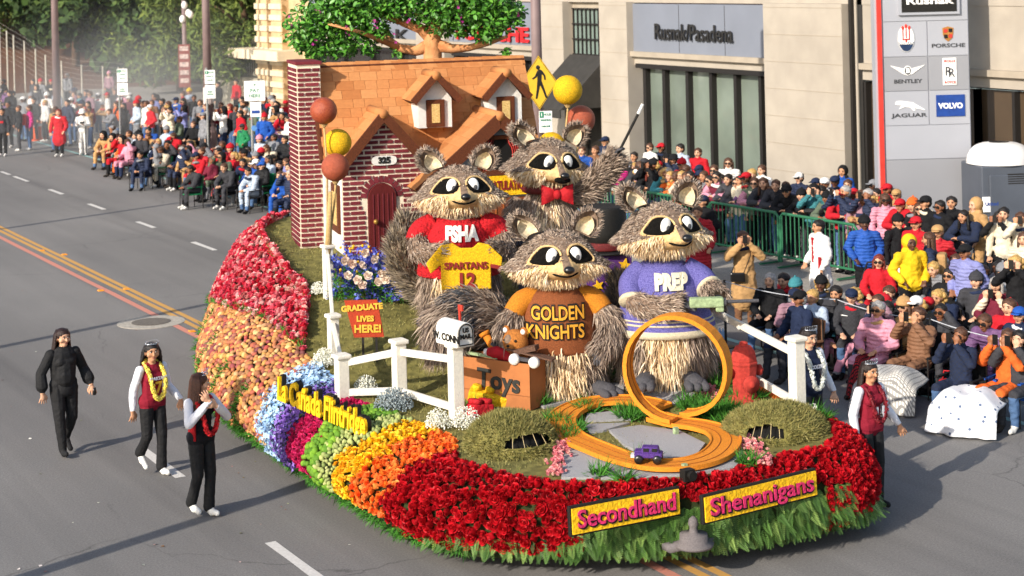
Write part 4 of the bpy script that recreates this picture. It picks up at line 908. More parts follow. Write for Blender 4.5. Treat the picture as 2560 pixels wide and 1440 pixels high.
dn = Vector((0, be - rb0, ze - rz0)).normalized(); DL = math.hypot(rb0 - be, rz0 - ze)
mr = slab_roof('main_roof', (-.36, rb0, rz0), (3.22, rb0, rz0), (3.22, be, ze), (-.36, be, ze), .07, BROWNSEED)
slab_roof('main_roof', (-.36, rb0, rz0), (3.22, rb0, rz0), (3.22, 2 * rb0 - be, ze), (-.36, 2 * rb0 - be, ze), .07, BROWNSEED)
shingles(mr, (-.36, rb0, rz0), (1, 0, 0), dn, 3.58, DL, .163, .25, 3)
for i in range(15):
    b = MB(); x = -.36 + i * .2387; b.add([(x, rb0 - .09, rz0 - .105), (x, rb0, rz0 + .035), (x, rb0 + .09, rz0 - .105), (x + .245, rb0 - .09, rz0 - .115), (x + .245, rb0, rz0 + .025), (x + .245, rb0 + .09, rz0 - .115)], [(0, 3, 4, 1), (1, 4, 5, 2), (0, 1, 2), (3, 5, 4)]); b.build('ridge_shingle', SHIN, mr)
b = MB(); b.prism([(0, 3.42), (0, 4.85), (0, 3.42)], .0) if False else None
b = MB(); b.add([(-.3, be + .1, 3.4), (-.3, rb0, 4.83), (-.3, 2 * rb0 - be - .1, 3.4)], [(0, 1, 2)]); b.build('gable_end', WSTU, house)
for s_ in (be, 2 * rb0 - be):
    slab_roof('rake_board', (-.4, rb0, rz0 + .02), (-.36, rb0, rz0 + .02), (-.36, s_, ze + .02), (-.4, s_, ze + .02), .12, BROWNSEED)
# gable roofs
def gable_roof(cx, hw, za, ze, y0, y1, fas, seed, left=True, rows=.2, hwl=None, zel=None):
    hwl = hwl or hw; zel = zel or ze
    for s_, h_, e_ in ((-1, hwl, zel), (1, hw, ze)):
        A, Bq = Vector((cx, y0, za)), Vector((cx + s_ * h_, y0, e_)); dn = (Bq - A).normalized(); L_ = (Bq - A).length
        r_ = slab_roof('gable_roof', A, A + Vector((0, y1 - y0, 0)), Bq + Vector((0, y1 - y0, 0)), Bq, .05, BROWNSEED)
        shingles(r_, A, (0, 1, 0), dn, y1 - y0, L_, rows, .34, seed)
        # fascia board on the front edge
        n = Vector((-dn.z, 0, dn.x)); n = n if n.z > 0 else -n
        P = [A + n * .035, Bq + n * .035, Bq - n * fas, A - Vector((0, 0, fas * 1.35))]; b = MB(); V = P + [p - Vector((0, .05, 0)) for p in P]
        b.add(V, [(0, 1, 2, 3), (7, 6, 5, 4), (0, 4, 5, 1), (1, 5, 6, 2), (2, 6, 7, 3), (3, 7, 4, 0)]); b.build('rake_board', BROWNSEED, r_)
    b = MB(); b.tube([(cx, y0 - .052, za - .03), (cx, y1, za - .03)], .075, 10); b.build('ridge_cap', SHIN, house, True)
gable_roof(gx, .74, 4.2, 3.36, -.12, .98, .12, 5)
# dormers
def dormer(cx, seed):
    z0, z1, za = 3.87, 4.33, 4.74; y = .38
    b = MB(); b.prism([(cx - .275, z0), (cx + .275, z0), (cx + .275, z1), (cx, za - .06), (cx - .275, z1)], .5, T(0, y, 0)); d_ = b.build('dormer', WSTU, house)
    b = MB(); b.box((cx, y - .02, 4.1), (.3, .05, .44)); f_ = b.build('window_frame', BROWNSEED, d_, bevel=.01)
    b = MB(); b.box((cx, y - .035, 4.1), (.13, .045, .3)); b.build('window_pane', CORN, d_)
    gable_roof(cx, .4, za, 4.31, y - .12, y + .62, .075, seed, rows=.2)
dormer(1.45, 8); dormer(2.62, 9)
# right wing: projecting gable with curtained window, sign and panelled garage door
y2 = -.5; cx2 = 2.25
b = MB(); b.prism([(1.3, 1.85), (3.2, 1.85), (3.2, 3.25), (cx2 + .1, 4.0), (cx2 - .1, 4.0), (1.3, 3.2)], .05, T(0, y2 + .05, 0)); b.build('wing_wall', mat('pale_grey_wall', '#9aa3a8', .9, .06), house)
hbox('side_wall', 1.3, 1.35, y2 + .1, .8, 1.85, 3.1, BRICKM)
gable_roof(cx2, .88, 4.12, 3.3, y2 - .1, .95, .16, 12, hwl=1.36, zel=3.0)
hbox('window_opening', 1.95, 2.6, y2 + .02, y2 + .045, 3.24, 3.72, mat('dark_interior', '#0d0c0b', .9))
for x0, x1, z0, z1 in ((1.9, 2.65, 3.72, 3.78), (1.9, 2.65, 3.16, 3.24), (1.9, 1.95, 3.2, 3.75), (2.6, 2.65, 3.2, 3.75)): hbox('window_frame', x0, x1, y2 - .03, y2 + .04, z0, z1, BROWNSEED)
for s_, cxx in ((1, 1.95), (-1, 2.6)):
    b = MB(); b.grid(lambda u, v: (cxx + s_ * (.03 + u * (.2 - .09 * math.sin(v * math.pi) * (1 if v > .2 else .6))), y2 + .01 - .02 * math.sin(u * 25), 3.72 - v * .48), 24, 8); b.build('curtain', mat('red_curtain', '#a3322c', .8, .1), house, True)
hbox('banner', 1.82, 2.75, y2 - .03, y2 + .02, 2.84, 3.15, mat('yellow_petal_board', '#e8b510', .7, .16, 26, .9, 34)); text('banner_lettering', 'CONGRATULATIONS', .2, T(2.25, y2 - .04, 2.99) @ UPX @ S(.52, 1, 1), mat('maroon_letter', '#7d1f1c', .8), house, .006, .006)
gd = hbox('garage_door', 1.5, 3.0, y2 - .02, y2 + .03, 1.86, 2.8, mat('rust_seed', '#7a4022', .9, .2, 60, .5, 150))
DOTM = mat('orange_bead', '#a55a28', .8)
for i in range(4):
    for j in range(3):
        for (x0, x1, z0, z1) in ((.05, .31, .03, .045), (.05, .31, .25, .265), (.05, .065, .03, .265), (.295, .31, .03, .265)): hbox('panel_bead', 1.5 + i * .37 + x0, 1.5 + i * .37 + x1, y2 - .035, y2 - .018, 1.87 + j * .3 + z0, 1.87 + j * .3 + z1, DOTM, gd)
# ================================================================ FLOWERING TREE BEHIND THE HOUSE
tb = HM @ Vector((2.15, 2.2, 1.9)); tb.z = 0
DT = tb.dot(FWD) ; tre = empty('flowering_tree', 'peach barked tree with glossy green leaves and purple blooms rising behind the house', 'tree', (tb.x, tb.y, 2.0))
TK = mat('peeling_peach_bark', '#c07a48', .85, .22, 4, .7, 16, col2='#d79a68')
def tp(u, v, dd=0.): return atD(u, v, DT + dd) - Vector((tb.x, tb.y, 2.0))
b = MB(); b.tube([(0, 0, -.2), tp(1085, 260), tp(1082, 150), tp(1080, 95), tp(1095, 60), tp(1150, -60, .3)], [.24, .2, .165, .15, .12, .07], 14)
for pts_, rs in (([(1080, 110), (1040, 128), (1000, 120), (960, 95), (930, 90, .3)], [.2, .15, .12, .1, .05]), ([(1085, 100), (1050, 72), (1010, 55), (975, 35), (960, -20)], [.18, .14, .12, .1, .06]), ([(1085, 110), (1130, 120), (1170, 120), (1220, 108), (1270, 90)], [.18, .13, .11, .09, .04]), ([(1000, 120), (900, 80, -.4), (820, 60, -.6)], [.1, .06, .03]), ([(1010, 55), (900, 20, .2), (800, 0, .3)], [.1, .07, .04]), ([(1120, 20), (1200, -20), (1260, -40)], [.12, .08, .04])):
    b.tube([tp(*q) for q in pts_], [r * .62 for r in rs], 10)
for v in b.v: v += Vector((1, 1, 1)) * .035 * mnoise.noise(v * 5)
b.build('trunk', TK, tre, True)
lf = MB(); lf.add([(0, 0, 0), (.3, .26, .06), (.7, .24, .04), (1, 0, -.1), (.7, -.24, .04), (.3, -.26, .06), (.5, 0, -.02)], [(0, 6, 1), (1, 6, 2), (2, 6, 3), (3, 6, 4), (4, 6, 5), (5, 6, 0)]); lf = lf.mesh('leaf')
LFM = mat('glossy_leaf', '', ramp=['#35631a', '#467e26', '#58922f', '#2b5616', '#6ea43c'], var=.12, scale=6, rough=.42, spec=.5)
lobes = [(760, 70, 60), (790, 110, 50), (830, 60, 70), (880, 90, 55), (850, 20, 70), (800, 20, 60), (930, 40, 50), (900, 10, 60), (960, 0, 55), (990, 25, 40), (1020, 0, 60), (1070, 20, 60), (1100, 55, 40), (1130, 20, 70), (1190, 40, 60), (1230, 60, 50), (1270, 45, 40), (1200, 0, 70), (1250, 10, 55), (1290, 25, 30), (870, 120, 28), (920, 115, 24), (780, 130, 25), (1265, 130, 12), (950, 80, 30), (840, 120, 30), (1150, 70, 30), (1000, -50, 70), (850, -50, 70), (1120, -50, 70), (1220, -55, 60), (750, 100, 30), (1210, 85, 26), (990, 130, 12)]
A = []
gl = random.Random(21)
for u, v, r in lobes:
    n = int(r * r * .14) + 14
    for k in range(n):
        d = Vector((gl.gauss(0, 1), gl.gauss(0, 1), gl.gauss(0, 1))).normalized() * (gl.random() ** .45); q = tp(u + d.x * r, v - d.z * r * .85, d.y * .75)
        dr = Vector((gl.gauss(0, 1), gl.gauss(0, 1), gl.gauss(-.5, .6))).normalized(); up = Vector((gl.gauss(-.4, .5), gl.gauss(-.3, .5), 1)); y = up.cross(dr).normalized()
        A.append(T(q) @ frame(dr, y, dr.cross(y)) @ S(gl.uniform(.065, .13)))
gl.shuffle(A); scatter('leaf', lf, A, LFM, tre, 300)
BLO = mat('purple_bloom', '#a3267e', .6, .2, 20); A = []
for u, v in ((1150, 40), (1152, 60), (940, 60), (870, 90), (785, 100), (798, 20), (1020, 48), (1295, 30), (940, 75), (1148, 30), (985, 90), (725, 60), (780, 95)):
    for k in range(3): A.append(T(tp(u + gl.gauss(0, 4), v + gl.gauss(0, 8), -.6)) @ orient((0, 0, 0), (gl.gauss(0, 1), -1, gl.gauss(0, 1)), 0, .05))
scatter('bloom', FLO.copy(), A, BLO, tre, 40)
# ================================================================ RACCOON FIGURES
FBR = mat('brown_palm_fur', '', ramp=['#8a786a', '#a5917f', '#77665b', '#bdab98', '#958475', '#675852'], var=.1, scale=6, rough=.85)
FCR = mat('cream_pampas_fur', '', ramp=['#e0c296', '#ecd6b0', '#d3ae7c', '#f2e4ca', '#e4ca9e'], var=.08, scale=6, rough=.85)
FGR = mat('grey_husk_fur', '', ramp=['#7c6f62', '#9a8b76', '#5f5a58', '#b3a184', '#6b6058'], var=.1, scale=6, rough=.85)
SBR, SCR = mat('brown_fur_skin', '#7d6857', .9, .25, 25, .6, 60), mat('cream_fur_skin', '#d0ae7a', .9, .2, 25, .6, 60)
MASK = mat('black_mask_seed', '#161412', .95, .4, 40, .9, 90, spec=.1); EYEW = mat('eye_white', '#e6e4de', .6, .03); PUP = mat('grey_pupil', '#4a4a4c', .6, .15, 60); NOSE = mat('black_nose', '#1a1817', .3, .2, 20, spec=.6)
PAW = mat('charcoal_paw', '#4c4b4f', .9, .18, 50, .6, 120)
def fur(name, S_, m, par, seed=1, wd=.0085):
    """S_: list of (p, dir, length)"""
    if not S_: return
    g = np.random.default_rng(seed); n = len(S_); P = np.array([list(s[0]) for s in S_]); D_ = np.array([list(s[1]) for s in S_]); L_ = np.array([s[2] for s in S_])
    D_ = D_ + g.normal(size=(n, 3)) * .22; D_ /= np.linalg.norm(D_, axis=1)[:, None]; a = np.cross(D_, g.normal(size=(n, 3))); a /= np.linalg.norm(a, axis=1)[:, None]
    l = (L_ * (.6 + .7 * g.random(n)))[:, None]; b_ = np.cross(a, D_); mid = P + D_ * l * .55 + b_ * .02
    V = np.stack([P - a * wd, P + a * wd, mid + a * wd * .7, P + D_ * l + b_ * .0 + np.array([0, 0, -1]) * l * .12, mid - a * wd * .7], 1).reshape(-1, 3)
    i = np.arange(n)[:, None] * 5; Fc = np.concatenate([i + [[0, 1, 2]], i + [[0, 2, 4]], i + [[4, 2, 3]]], 1).reshape(-1, 3)
    o = obj(name, fast_mesh(name, V, Fc, np.repeat(g.random(n), 5)), m, par); o['kind'] = 'stuff'; return o
PW = [(-1, .1, .1), (-.85, .3, .27), (-.6, .49, .37), (-.38, .66, .4), (-.2, .57, .4), (0, .48, .385), (.3, .415, .36), (.6, .33, .29), (.85, .19, .17), (1, .03, .03)]
def prof(t):
    for (a, x0, y0), (c, x1, y1) in zip(PW, PW[1:]):
        if t <= c: f = (t - a) / (c - a); f = f; return x0 + (x1 - x0) * f, y0 + (y1 - y0) * f
    return .03, .03
HH = .345
def hsurf(a, t):
    wx, wy = prof(t); c, s_ = math.cos(a), math.sin(a); x = wx * math.copysign(abs(c) ** .85, c); y = wy * s_; z = t * HH
    if s_ < 0:
        k = math.exp(-((x / .15) ** 2 + ((z + .12) / .13) ** 2)); y -= .2 * k
        k = math.exp(-((x / .1) ** 2 + ((z - .02) / .2) ** 2)); y -= .05 * k
    return Vector((x, y, z))
def surfy(x, z):
    t = z / HH; wx, wy = prof(t); c = min(1, (abs(x) / wx)) ** (1 / .85); a = -math.acos(max(-1, min(1, c))) if x >= 0 else -math.pi + math.acos(max(-1, min(1, c))); return hsurf(a, t).y
MX, MZ, RXO, RXI, RZM = .195, .07, .215, .145, .112
def maskd(x, z):
    """<1 inside the eye patch"""
    sx_ = abs(x); dx, dz = sx_ - MX, z - MZ; c, s_ = math.cos(.42), math.sin(.42); u, v = dx * c - dz * s_, dx * s_ + dz * c
    rx = RXO if u > 0 else RXI; rz = RZM * (1 - .62 * min(1, u / RXO) ** 1.3 if u > 0 else 1); return (u / rx) ** 2 + (v / rz) ** 2
def head(par, M, seed, open_mouth=False, gaze=.02, smile=1, earang=0.):
    g = random.Random(seed); b = MB(); nu, nv = 96, 56
    V = [hsurf(2 * math.pi * i / nu, -1 + 2 * j / nv) for j in range(nv + 1) for i in range(nu)]; Fc, fm = [], []
    def region(p):
        if p.y > -.02: return 0 if p.z > -.17 else 1
        d = maskd(p.x, p.z)
        if d < 1: return 2
        if d < 1.42 and p.y < -.1: return 1
        if abs(p.x) < .045 + max(0, p.z - .1) * .3 and p.z > -.1: return 0
        zb = -.03 - .3 * max(0, abs(p.x) - .22) if abs(p.x) > .2 else .03 - .02 * abs(p.x)
        return 0 if p.z > zb else 1
    for j in range(nv):
        for i in range(nu):
            f = (j * nu + i, j * nu + (i + 1) % nu, (j + 1) * nu + (i + 1) % nu, (j + 1) * nu + i); c = (V[f[0]] + V[f[1]] + V[f[2]] + V[f[3]]) / 4; Fc.append(f); fm.append(region(c))
    me = mesh_from('head', V, Fc, True, fm); h = obj('head', me, [SBR, SCR, MASK], par); h.matrix_local = M @ S(1.02, .95, .9)
    # eye patches as raised seed-covered shells
    for s_ in (-1, 1):
        b = MB(); N_ = 14; vv = []; 
        for r in (0, .35, .7, .95, 1.02):
            for k in range(28):
                a = 2 * math.pi * k / 28; u, v = r * (RXO if math.cos(a) > 0 else RXI) * math.cos(a), r * (RZM * (1 - .5 * (max(0, math.cos(a)) * r) ** 1.3)) * math.sin(a); x = s_ * (MX + u * math.cos(.42) + v * math.sin(.42)); z = MZ - u * math.sin(.42) + v * math.cos(.42)
                vv.append(Vector((x, surfy(x, z) - (.018 if r < 1 else .0), z)))
        b.add(vv, [((i + 1) * 28 + k, (i + 1) * 28 + (k + 1) % 28, i * 28 + (k + 1) % 28, i * 28 + k) if s_ > 0 else (i * 28 + k, i * 28 + (k + 1) % 28, (i + 1) * 28 + (k + 1) % 28, (i + 1) * 28 + k) for i in range(4) for k in range(28)]); b.build('eye_patch', MASK, h, True)
        ex, ez_ = s_ * .148, .075; ey = surfy(ex, ez_)
        b = MB(); b.ball((ex, ey - .015, ez_), (.074, .034, .112), 16, 10, R=Matrix.Rotation(-s_ * .12, 3, 'Y')); e_ = b.build('eye', EYEW, h, True)
        b = MB(); b.ball((ex + gaze, ey - .035, ez_ - .03), (.032, .02, .046), 14, 8); b.build('pupil', PUP, h, True)
        # cream brow line round the patch
        pts_ = []
        for k in range(22):
            a = math.pi * (-.12 + 1.25 * k / 21); u, v = 1.08 * (RXO if math.cos(a) > 0 else RXI) * math.cos(a), 1.1 * (RZM * (1 - .5 * max(0, math.cos(a)) ** 1.3)) * math.sin(a); x = s_ * (MX + u * math.cos(.42) + v * math.sin(.42)); z = MZ - u * math.sin(.42) + v * math.cos(.42); pts_.append((x, surfy(x, z) - .012, z))
        b = MB(); b.tube(pts_, .016, 6); b.build('brow', SCR, h, True)
    ny = surfy(0, -.09); b = MB(); b.ball((0, ny - .03, -.075), (.07, .06, .055), 14, 10); b.build('nose', NOSE, h, True)
    if open_mouth:
        b = MB(); b.ball((0, surfy(0, -.17) - .01, -.165), (.13, .06, .055), 14, 8); m_ = b.build('mouth', MASK, h, True); b = MB(); b.ball((0, surfy(0, -.18) - .035, -.185), (.08, .04, .03), 12, 8); b.build('tongue', mat('red_tongue', '#a5483f', .7), h, True)
    else:
        pts_ = [(x, surfy(x, -.185 + smile * .5 * x * x * 3) - .012, -.185 + smile * 1.5 * x * x) for x in [(-.16 + .32 * k / 12) for k in range(13)]]; b = MB(); b.tube(pts_, [.006] + [.016] * 11 + [.006], 6); b.build('mouth', MASK, h, True)
    for s_ in (-1, 1):
        Me = T(s_ * .31, .06, .25) @ RY(s_ * (.38 + earang)) @ RZ(-s_ * .25); b = MB()
        def ear(u, v, k=1., d=0.): # v up 0..1, u -1..1
            w_ = .165 * k * math.sqrt(max(0, 1 - (v * .99) ** 2.4)) * (.75 + .5 * v * (1 - v) * 2); return Vector((u * w_, .1 * (u * u) * -1 + .09 * math.sin(v * 2.2) + d, .04 + v * .34 * k))
        b.grid(lambda u, v: ear(2 * u - 1, v), 11, 9); b.grid(lambda u, v: ear(1 - 2 * u, v, 1.0, .05), 11, 9); er = b.build('ear', SBR, h, True); er.matrix_local = Me
        b = MB(); b.grid(lambda u, v: ear(2 * u - 1, v, .72, -.025) + Vector((0, 0, .02)), 9, 7); b.build('inner_ear', mat('cream_husk', '#c4b394', .9, .25, 20, .5, 40), h, True).matrix_local = Me
        S_ = []
        for k in range(420):
            v = g.random(); u = g.choice([-1, 1]) * (1 - .35 * g.random() ** 2) ; p = ear(u, v, 1.0, .02); S_.append((p, (u * .55, g.uniform(-.2, .3), .8), .1))
        for k in range(260): v = g.random(); u = g.uniform(-1, 1); S_.append((ear(u, v, 1., .06), (u * .2, .5, .6), .09))
        fur('ear_fur', S_, FBR, h, seed + 7).matrix_local = Me
    SB, SC = [], []
    for k in range(9500):
        a = g.uniform(0, 6.283); t = g.uniform(-.97, .97); p = hsurf(a, t); r = region(p)
        if p.y < -.12 and (maskd(p.x, p.z) < 1.35 or (abs(p.x) < .2 and -.26 < p.z < .02)): continue
        n = Vector((p.x / .3, p.y / .18, p.z / .16)).normalized()
        if r == 0: SB.append((p, n * .22 + Vector((p.x * 1.5, .3, -.5 if p.z < .26 else -.2)), .08 if p.y > 0 else .05))
        elif r == 1:
            if abs(p.x) < .25 and p.z > -.12 and p.y < 0: SC.append((p, n * .3 + Vector((p.x * 2, 0, -.8)), .035))
            else: SC.append((p, n * .3 + Vector((p.x * 1.1, 0, -1)), .11 if p.z < -.2 else .09))
    fur('head_fur', SB, FBR, h, seed, .008); fur('cheek_fur', SC, FCR, h, seed + 1, .008)
    return h
def ring_body(prof_, n=36, name='body', m=None, par=None, M=None):
    """prof_: list of (z, rx, ry, cx, cy)"""
    b = MB(); k = len(prof_); V = [Vector((c[3] + c[1] * math.cos(2 * math.pi * j / n), c[4] + c[2] * math.sin(2 * math.pi * j / n), c[0])) for c in prof_ for j in range(n)]
    Fc = [(i * n + j, i * n + (j + 1) % n, (i + 1) * n + (j + 1) % n, (i + 1) * n + j) for i in range(k - 1) for j in range(n)] + [tuple(range(n - 1, -1, -1)), tuple((k - 1) * n + j for j in range(n))]
    b.add(V, Fc); return b.build(name, m, par, True)
def lerp_prof(P, z):
    for a, c in zip(P, P[1:]):
        if a[0] <= z <= c[0]: f = (z - a[0]) / (c[0] - a[0]); return [a[i] + (c[i] - a[i]) * f for i in range(5)]
    return P[-1] if z > P[-1][0] else P[0]
def ring_fur(P, z0, z1, n, g, L_, front_cream=None):
    SB, SC = [], []
    for k in range(n):
        z = g.uniform(z0, z1); a = g.uniform(0, 6.283); q = lerp_prof(P, z); nn = Vector((math.cos(a), math.sin(a), 0)); p = Vector((q[3] + q[1] * nn.x, q[4] + q[2] * nn.y, z)); d = nn * .3 + Vector((0, 0, -1))
        cream = front_cream and nn.y < 0 and abs(nn.x) < front_cream and g.random() < .95
        (SC if cream else SB).append((p, d, L_))
    return SB, SC
def tube_fur(pts, rs, n, g, L_, along=1., out=.35):
    P = catmull(pts, 24); R_ = np.interp(np.linspace(0, 1, 24), np.linspace(0, 1, len(rs)), rs); S_ = []
    for k in range(n):
        i = g.randrange(23); f = g.random(); p = Vector(P[i] * (1 - f) + P[i + 1] * f); t = Vector(P[i + 1] - P[i]).normalized(); r = R_[i]
        a = Vector((g.gauss(0, 1), g.gauss(0, 1), g.gauss(0, 1))); nn = (a - t * a.dot(t)).normalized(); S_.append((p + nn * r * .92, nn * out + t * along + Vector((0, 0, -.15)), L_))
    return S_
def limb(par, name, pts, rs, m, n=12):
    b = MB(); P = catmull(pts, 14); R_ = list(np.interp(np.linspace(0, 1, 14), np.linspace(0, 1, len(rs)), rs)); b.tube([Vector(p) for p in P], R_, n); return b.build(name, m, par, True)
def paw(par, p, d, size=.11, curl=.4, side_=1):
    """charcoal mitten with four fingers and a thumb pointing along d"""
    d = Vector(d).normalized(); up = Vector((0, 0, 1)); x = d.cross(up).normalized() if abs(d.z) < .95 else Vector((1, 0, 0)); u = x.cross(d)
    M = frame(x, d, u, p); b = MB(); b.cap((0, 0, 0), size * .55, (0, size * .7, 0), size * .6, 10, .6, yax=(0, 0, 1))
    for k in range(4): xx = (k - 1.5) * size * .32; L_ = size * (1.25 - .12 * abs(k - 1.6)); b.cap((xx, size * .7, 0), size * .2, (xx * 1.15, size * .7 + L_ * .6, -curl * size * .25), size * .18, 8); b.cap((xx * 1.15, size * .7 + L_ * .6, -curl * size * .25), size * .18, (xx * 1.2, size * .7 + L_ * .9, -curl * size * .9), size * .14, 8)
    b.cap((side_ * size * .45, size * .2, 0), size * .2, (side_ * size * .95, size * .65, -size * .2), size * .15, 8); o = b.build('paw', PAW, par, True); o.matrix_local = M; return o
def foot(par, x, y, rz=0, z=.0, s=1.):
    b = MB(); b.cap((0, .1, .09), .11, (0, -.16, .08), .13, 12, .75, yax=(0, 0, 1))
    for k in (-1, 0, 1): b.cap((k * .08, -.16, .075), .07, (k * .1, -.3, .06), .055, 8)
    o = b.build('foot', PAW, par, True); o.matrix_local = T(x, y, z) @ RZ(rz) @ S(s); return o
def bent_text(par, body, w_, x0, z0, P, m, size, lift=.02, ext=.012, off=.006, name='lettering', cyl=1.):
    o = text(name, body, size, Matrix.Identity(4), m, par, ext, off); vs = o.data.vertices; xs = [v.co.x for v in vs]; k = w_ / (max(xs) - min(xs))
    for v in vs:
        x = x0 + v.co.x * k; z = z0 + v.co.y; q = lerp_prof(P, z); c = max(-.98, min(.98, (x - q[3]) / (q[1] + .01))); v.co = (x, q[4] - q[2] * math.sqrt(1 - c * c) * cyl - lift - v.co.z, z)
    o.data.update(); return o
def raccoon(label, u, D, z, yaw=0.):
    p = atD(u, 500, D); return empty('raccoon_figure', label, 'raccoon figure', (p.x, p.y, z), CAMYAW + yaw, 'raccoon figures on the float')
g = random.Random(77)
# --- R1: red shirt, holding a small yellow jersey
D1 = 24.6; r1 = raccoon('raccoon figure in red shirt holding up a small yellow jersey', 1143, D1, 1.55)
P1 = [(0, .48, .42, 0, 0), (.3, .54, .46, 0, 0), (.62, .53, .46, 0, 0), (.95, .5, .43, 0, 0), (1.2, .46, .4, 0, 0), (1.38, .3, .3, 0, 0), (1.5, .2, .2, 0, 0)]
ring_body(P1, m=SBR, par=r1); SB, SC = ring_fur(P1, .05, .68, 3000, g, .17, .62); fur('body_fur', SB, FBR, r1, 1, .009); fur('belly_fur', SC, FCR, r1, 2, .009)
SH1 = [(.6, .585, .5, 0, 0), (.62, .59, .51, 0, 0), (.85, .55, .475, 0, 0), (1.15, .5, .435, 0, 0), (1.33, .4, .36, 0, 0), (1.43, .24, .24, 0, 0)]
REDS = mat('red_carnation_shirt', '#b3121c', .85, .3, 18, 1., 26, bdist=.05); ring_body(SH1, name='shirt', m=REDS, par=r1)
limb(r1, 'sleeve', [(-.32, -.05, 1.3), (-.5, -.1, 1.22), (-.57, -.16, 1.08)], [.17, .17, .165], REDS); limb(r1, 'sleeve', [(.34, -.05, 1.3), (.54, -.1, 1.24), (.6, -.16, 1.12)], [.17, .17, .165], REDS)
for pts_, pd, sd in (([(-.54, -.15, 1.12), (-.52, -.36, .98), (-.3, -.56, .98), (-.14, -.62, 1.03)], (1, -.1, .1), -1), ([(.58, -.15, 1.15), (.66, -.32, .98), (.58, -.52, .98), (.46, -.6, 1.04)], (-1, -.1, .15), 1)):
    limb(r1, 'arm', pts_, [.14, .13, .11, .09], SBR); fur('arm_fur', tube_fur(pts_, [.14, .13, .11, .09], 1200, g, .1), FBR, r1, 3); paw(r1, pts_[-1], pd, .11, .1, sd)
bent_text(r1, 'FSHA', .46, .06, 1.2, SH1, mat('white_letter', '#e4e0d6', .85, .06, 30, .6, 60), .27, .012, .02, .016)
jer = empty('toy_jersey', 'small yellow jersey reading Spartans 12 held in the paws of the red shirted raccoon', 'jersey', M=r1.matrix_world if False else T(r1.location) @ RZ(CAMYAW))
YJ = mat('yellow_seed_jersey', '#d9a80f', .85, .22, 40, .7, 80); jp = [(-.22, 1.1), (-.05, 1.13), (.05, 1.06), (.22, 1.06), (.3, 1.13), (.44, 1.1), (.62, .92), (.6, .78), (.46, .82), (.46, .5), (-.22, .5), (-.22, .84), (-.36, .72), (-.42, .86)]
b = MB(); b.prism([(x, z) for x, z in jp[::-1]], .05, T(0, -.72, 0)); b.build('body', YJ, jer, bevel=.015)
MAR = mat('maroon_letter', '#7d1f1c', .8); text('lettering', 'SPARTANS', .13, T(.12, -.74, .82) @ UPX @ S(.95, 1, 1), MAR, jer, .008, .004); text('lettering', '12', .26, T(.12, -.74, .62) @ UPX, MAR, jer, .008, .01)
b = MB(); b.box((.53, -.7, .8), (.15, .06, .05), R=Matrix.Rotation(.2, 3, 'Y')); b.build('cuff', MAR, jer)
head(r1, T(.03, -.06, 1.79) @ RZ(.18) @ RX(-.04), 11, gaze=.018)
pts_ = [(-.3, .3, .15), (-.62, .35, .5), (-.72, .3, .9), (-.62, .25, 1.3)]; limb(r1, 'tail', pts_, [.14, .24, .26, .12], SBR); fur('tail_fur', tube_fur(pts_, [.16, .26, .3, .16], 4200, g, .2, 1., .5), FGR, r1, 5, .0095)
foot(r1, -.38, -.42, -.15); foot(r1, .36, -.42, .15)
# --- R3: brown shirt with gold sleeves, sitting behind the toy box
D3 = 22.25; r3 = raccoon('raccoon figure in brown shirt with gold sleeves behind the toy box', 1388, D3, 1.07)
P3 = [(0, .5, .44, 0, 0), (.3, .56, .5, 0, 0), (.58, .54, .48, 0, 0), (.9, .47, .42, 0, 0), (1.12, .41, .36, 0, 0), (1.28, .25, .25, 0, 0), (1.38, .18, .18, 0, 0)]
ring_body(P3, m=SBR, par=r3); SB, SC = ring_fur(P3, .03, .64, 3200, g, .19, .55); fur('body_fur', SB, FBR, r3, 11, .009); fur('belly_fur', SC, FCR, r3, 12, .009)
SH3 = [(.52, .57, .51, 0, 0), (.55, .58, .52, 0, 0), (.9, .5, .45, 0, 0), (1.1, .44, .39, 0, 0), (1.22, .36, .32, 0, 0), (1.32, .22, .22, 0, 0)]
BRS = mat('brown_seed_shirt', '#7d4524', .9, .25, 70, .5, 150); ring_body(SH3, name='shirt', m=BRS, par=r3); GLD = mat('gold_seed_sleeve', '#b8731c', .9, .22, 60, .5, 130)
for s_, pts_, ap, pd in ((-1, [(-.26, -.02, 1.17), (-.44, -.08, 1.12), (-.56, -.14, .98)], [(-.54, -.13, 1.0), (-.64, -.22, .82), (-.62, -.26, .7), (-.58, -.28, .6)], (.1, -.5, -1)), (1, [(.28, -.02, 1.17), (.46, -.08, 1.12), (.56, -.14, 1.0)], [(.54, -.13, 1.02), (.64, -.22, .84), (.6, -.36, .66), (.5, -.44, .56)], (-.2, -.4, -1))):
    limb(r3, 'sleeve', pts_, [.15, .15, .14], GLD); limb(r3, 'arm', ap, [.13, .13, .12, .09], SBR); fur('arm_fur', tube_fur(ap, [.13, .14, .13, .1], 1900, g, .17), FBR, r3, 13 + s_); paw(r3, ap[-1], pd, .1, .3, s_)
GLT = mat('gold_letter', '#cf922a', .8, .15, 40)
for body, w_, x0, z0 in (('GOLDEN', .66, -.01, 1.02), ('KNIGHTS', .72, -.05, .8)):
    bent_text(r3, body, w_ + .025, x0, z0, SH3, BLACK, .235, .006, .012, .02); bent_text(r3, body, w_, x0, z0, SH3, GLT, .225, .02, .014, .004)
head(r3, T(0, -.1, 1.69) @ RZ(.22) @ RX(.02), 31, gaze=.018, smile=.7, earang=.12)
pts_ = [(-.35, .35, .35), (-.75, .3, .72), (-1.15, .15, .9), (-1.42, .0, .78), (-1.45, -.1, .5)]; limb(r3, 'tail', pts_, [.2, .3, .32, .26, .1], SBR); fur('tail_fur', tube_fur(pts_, [.22, .32, .35, .28, .14], 5200, g, .22, 1., .4), FBR, r3, 15, .0095)
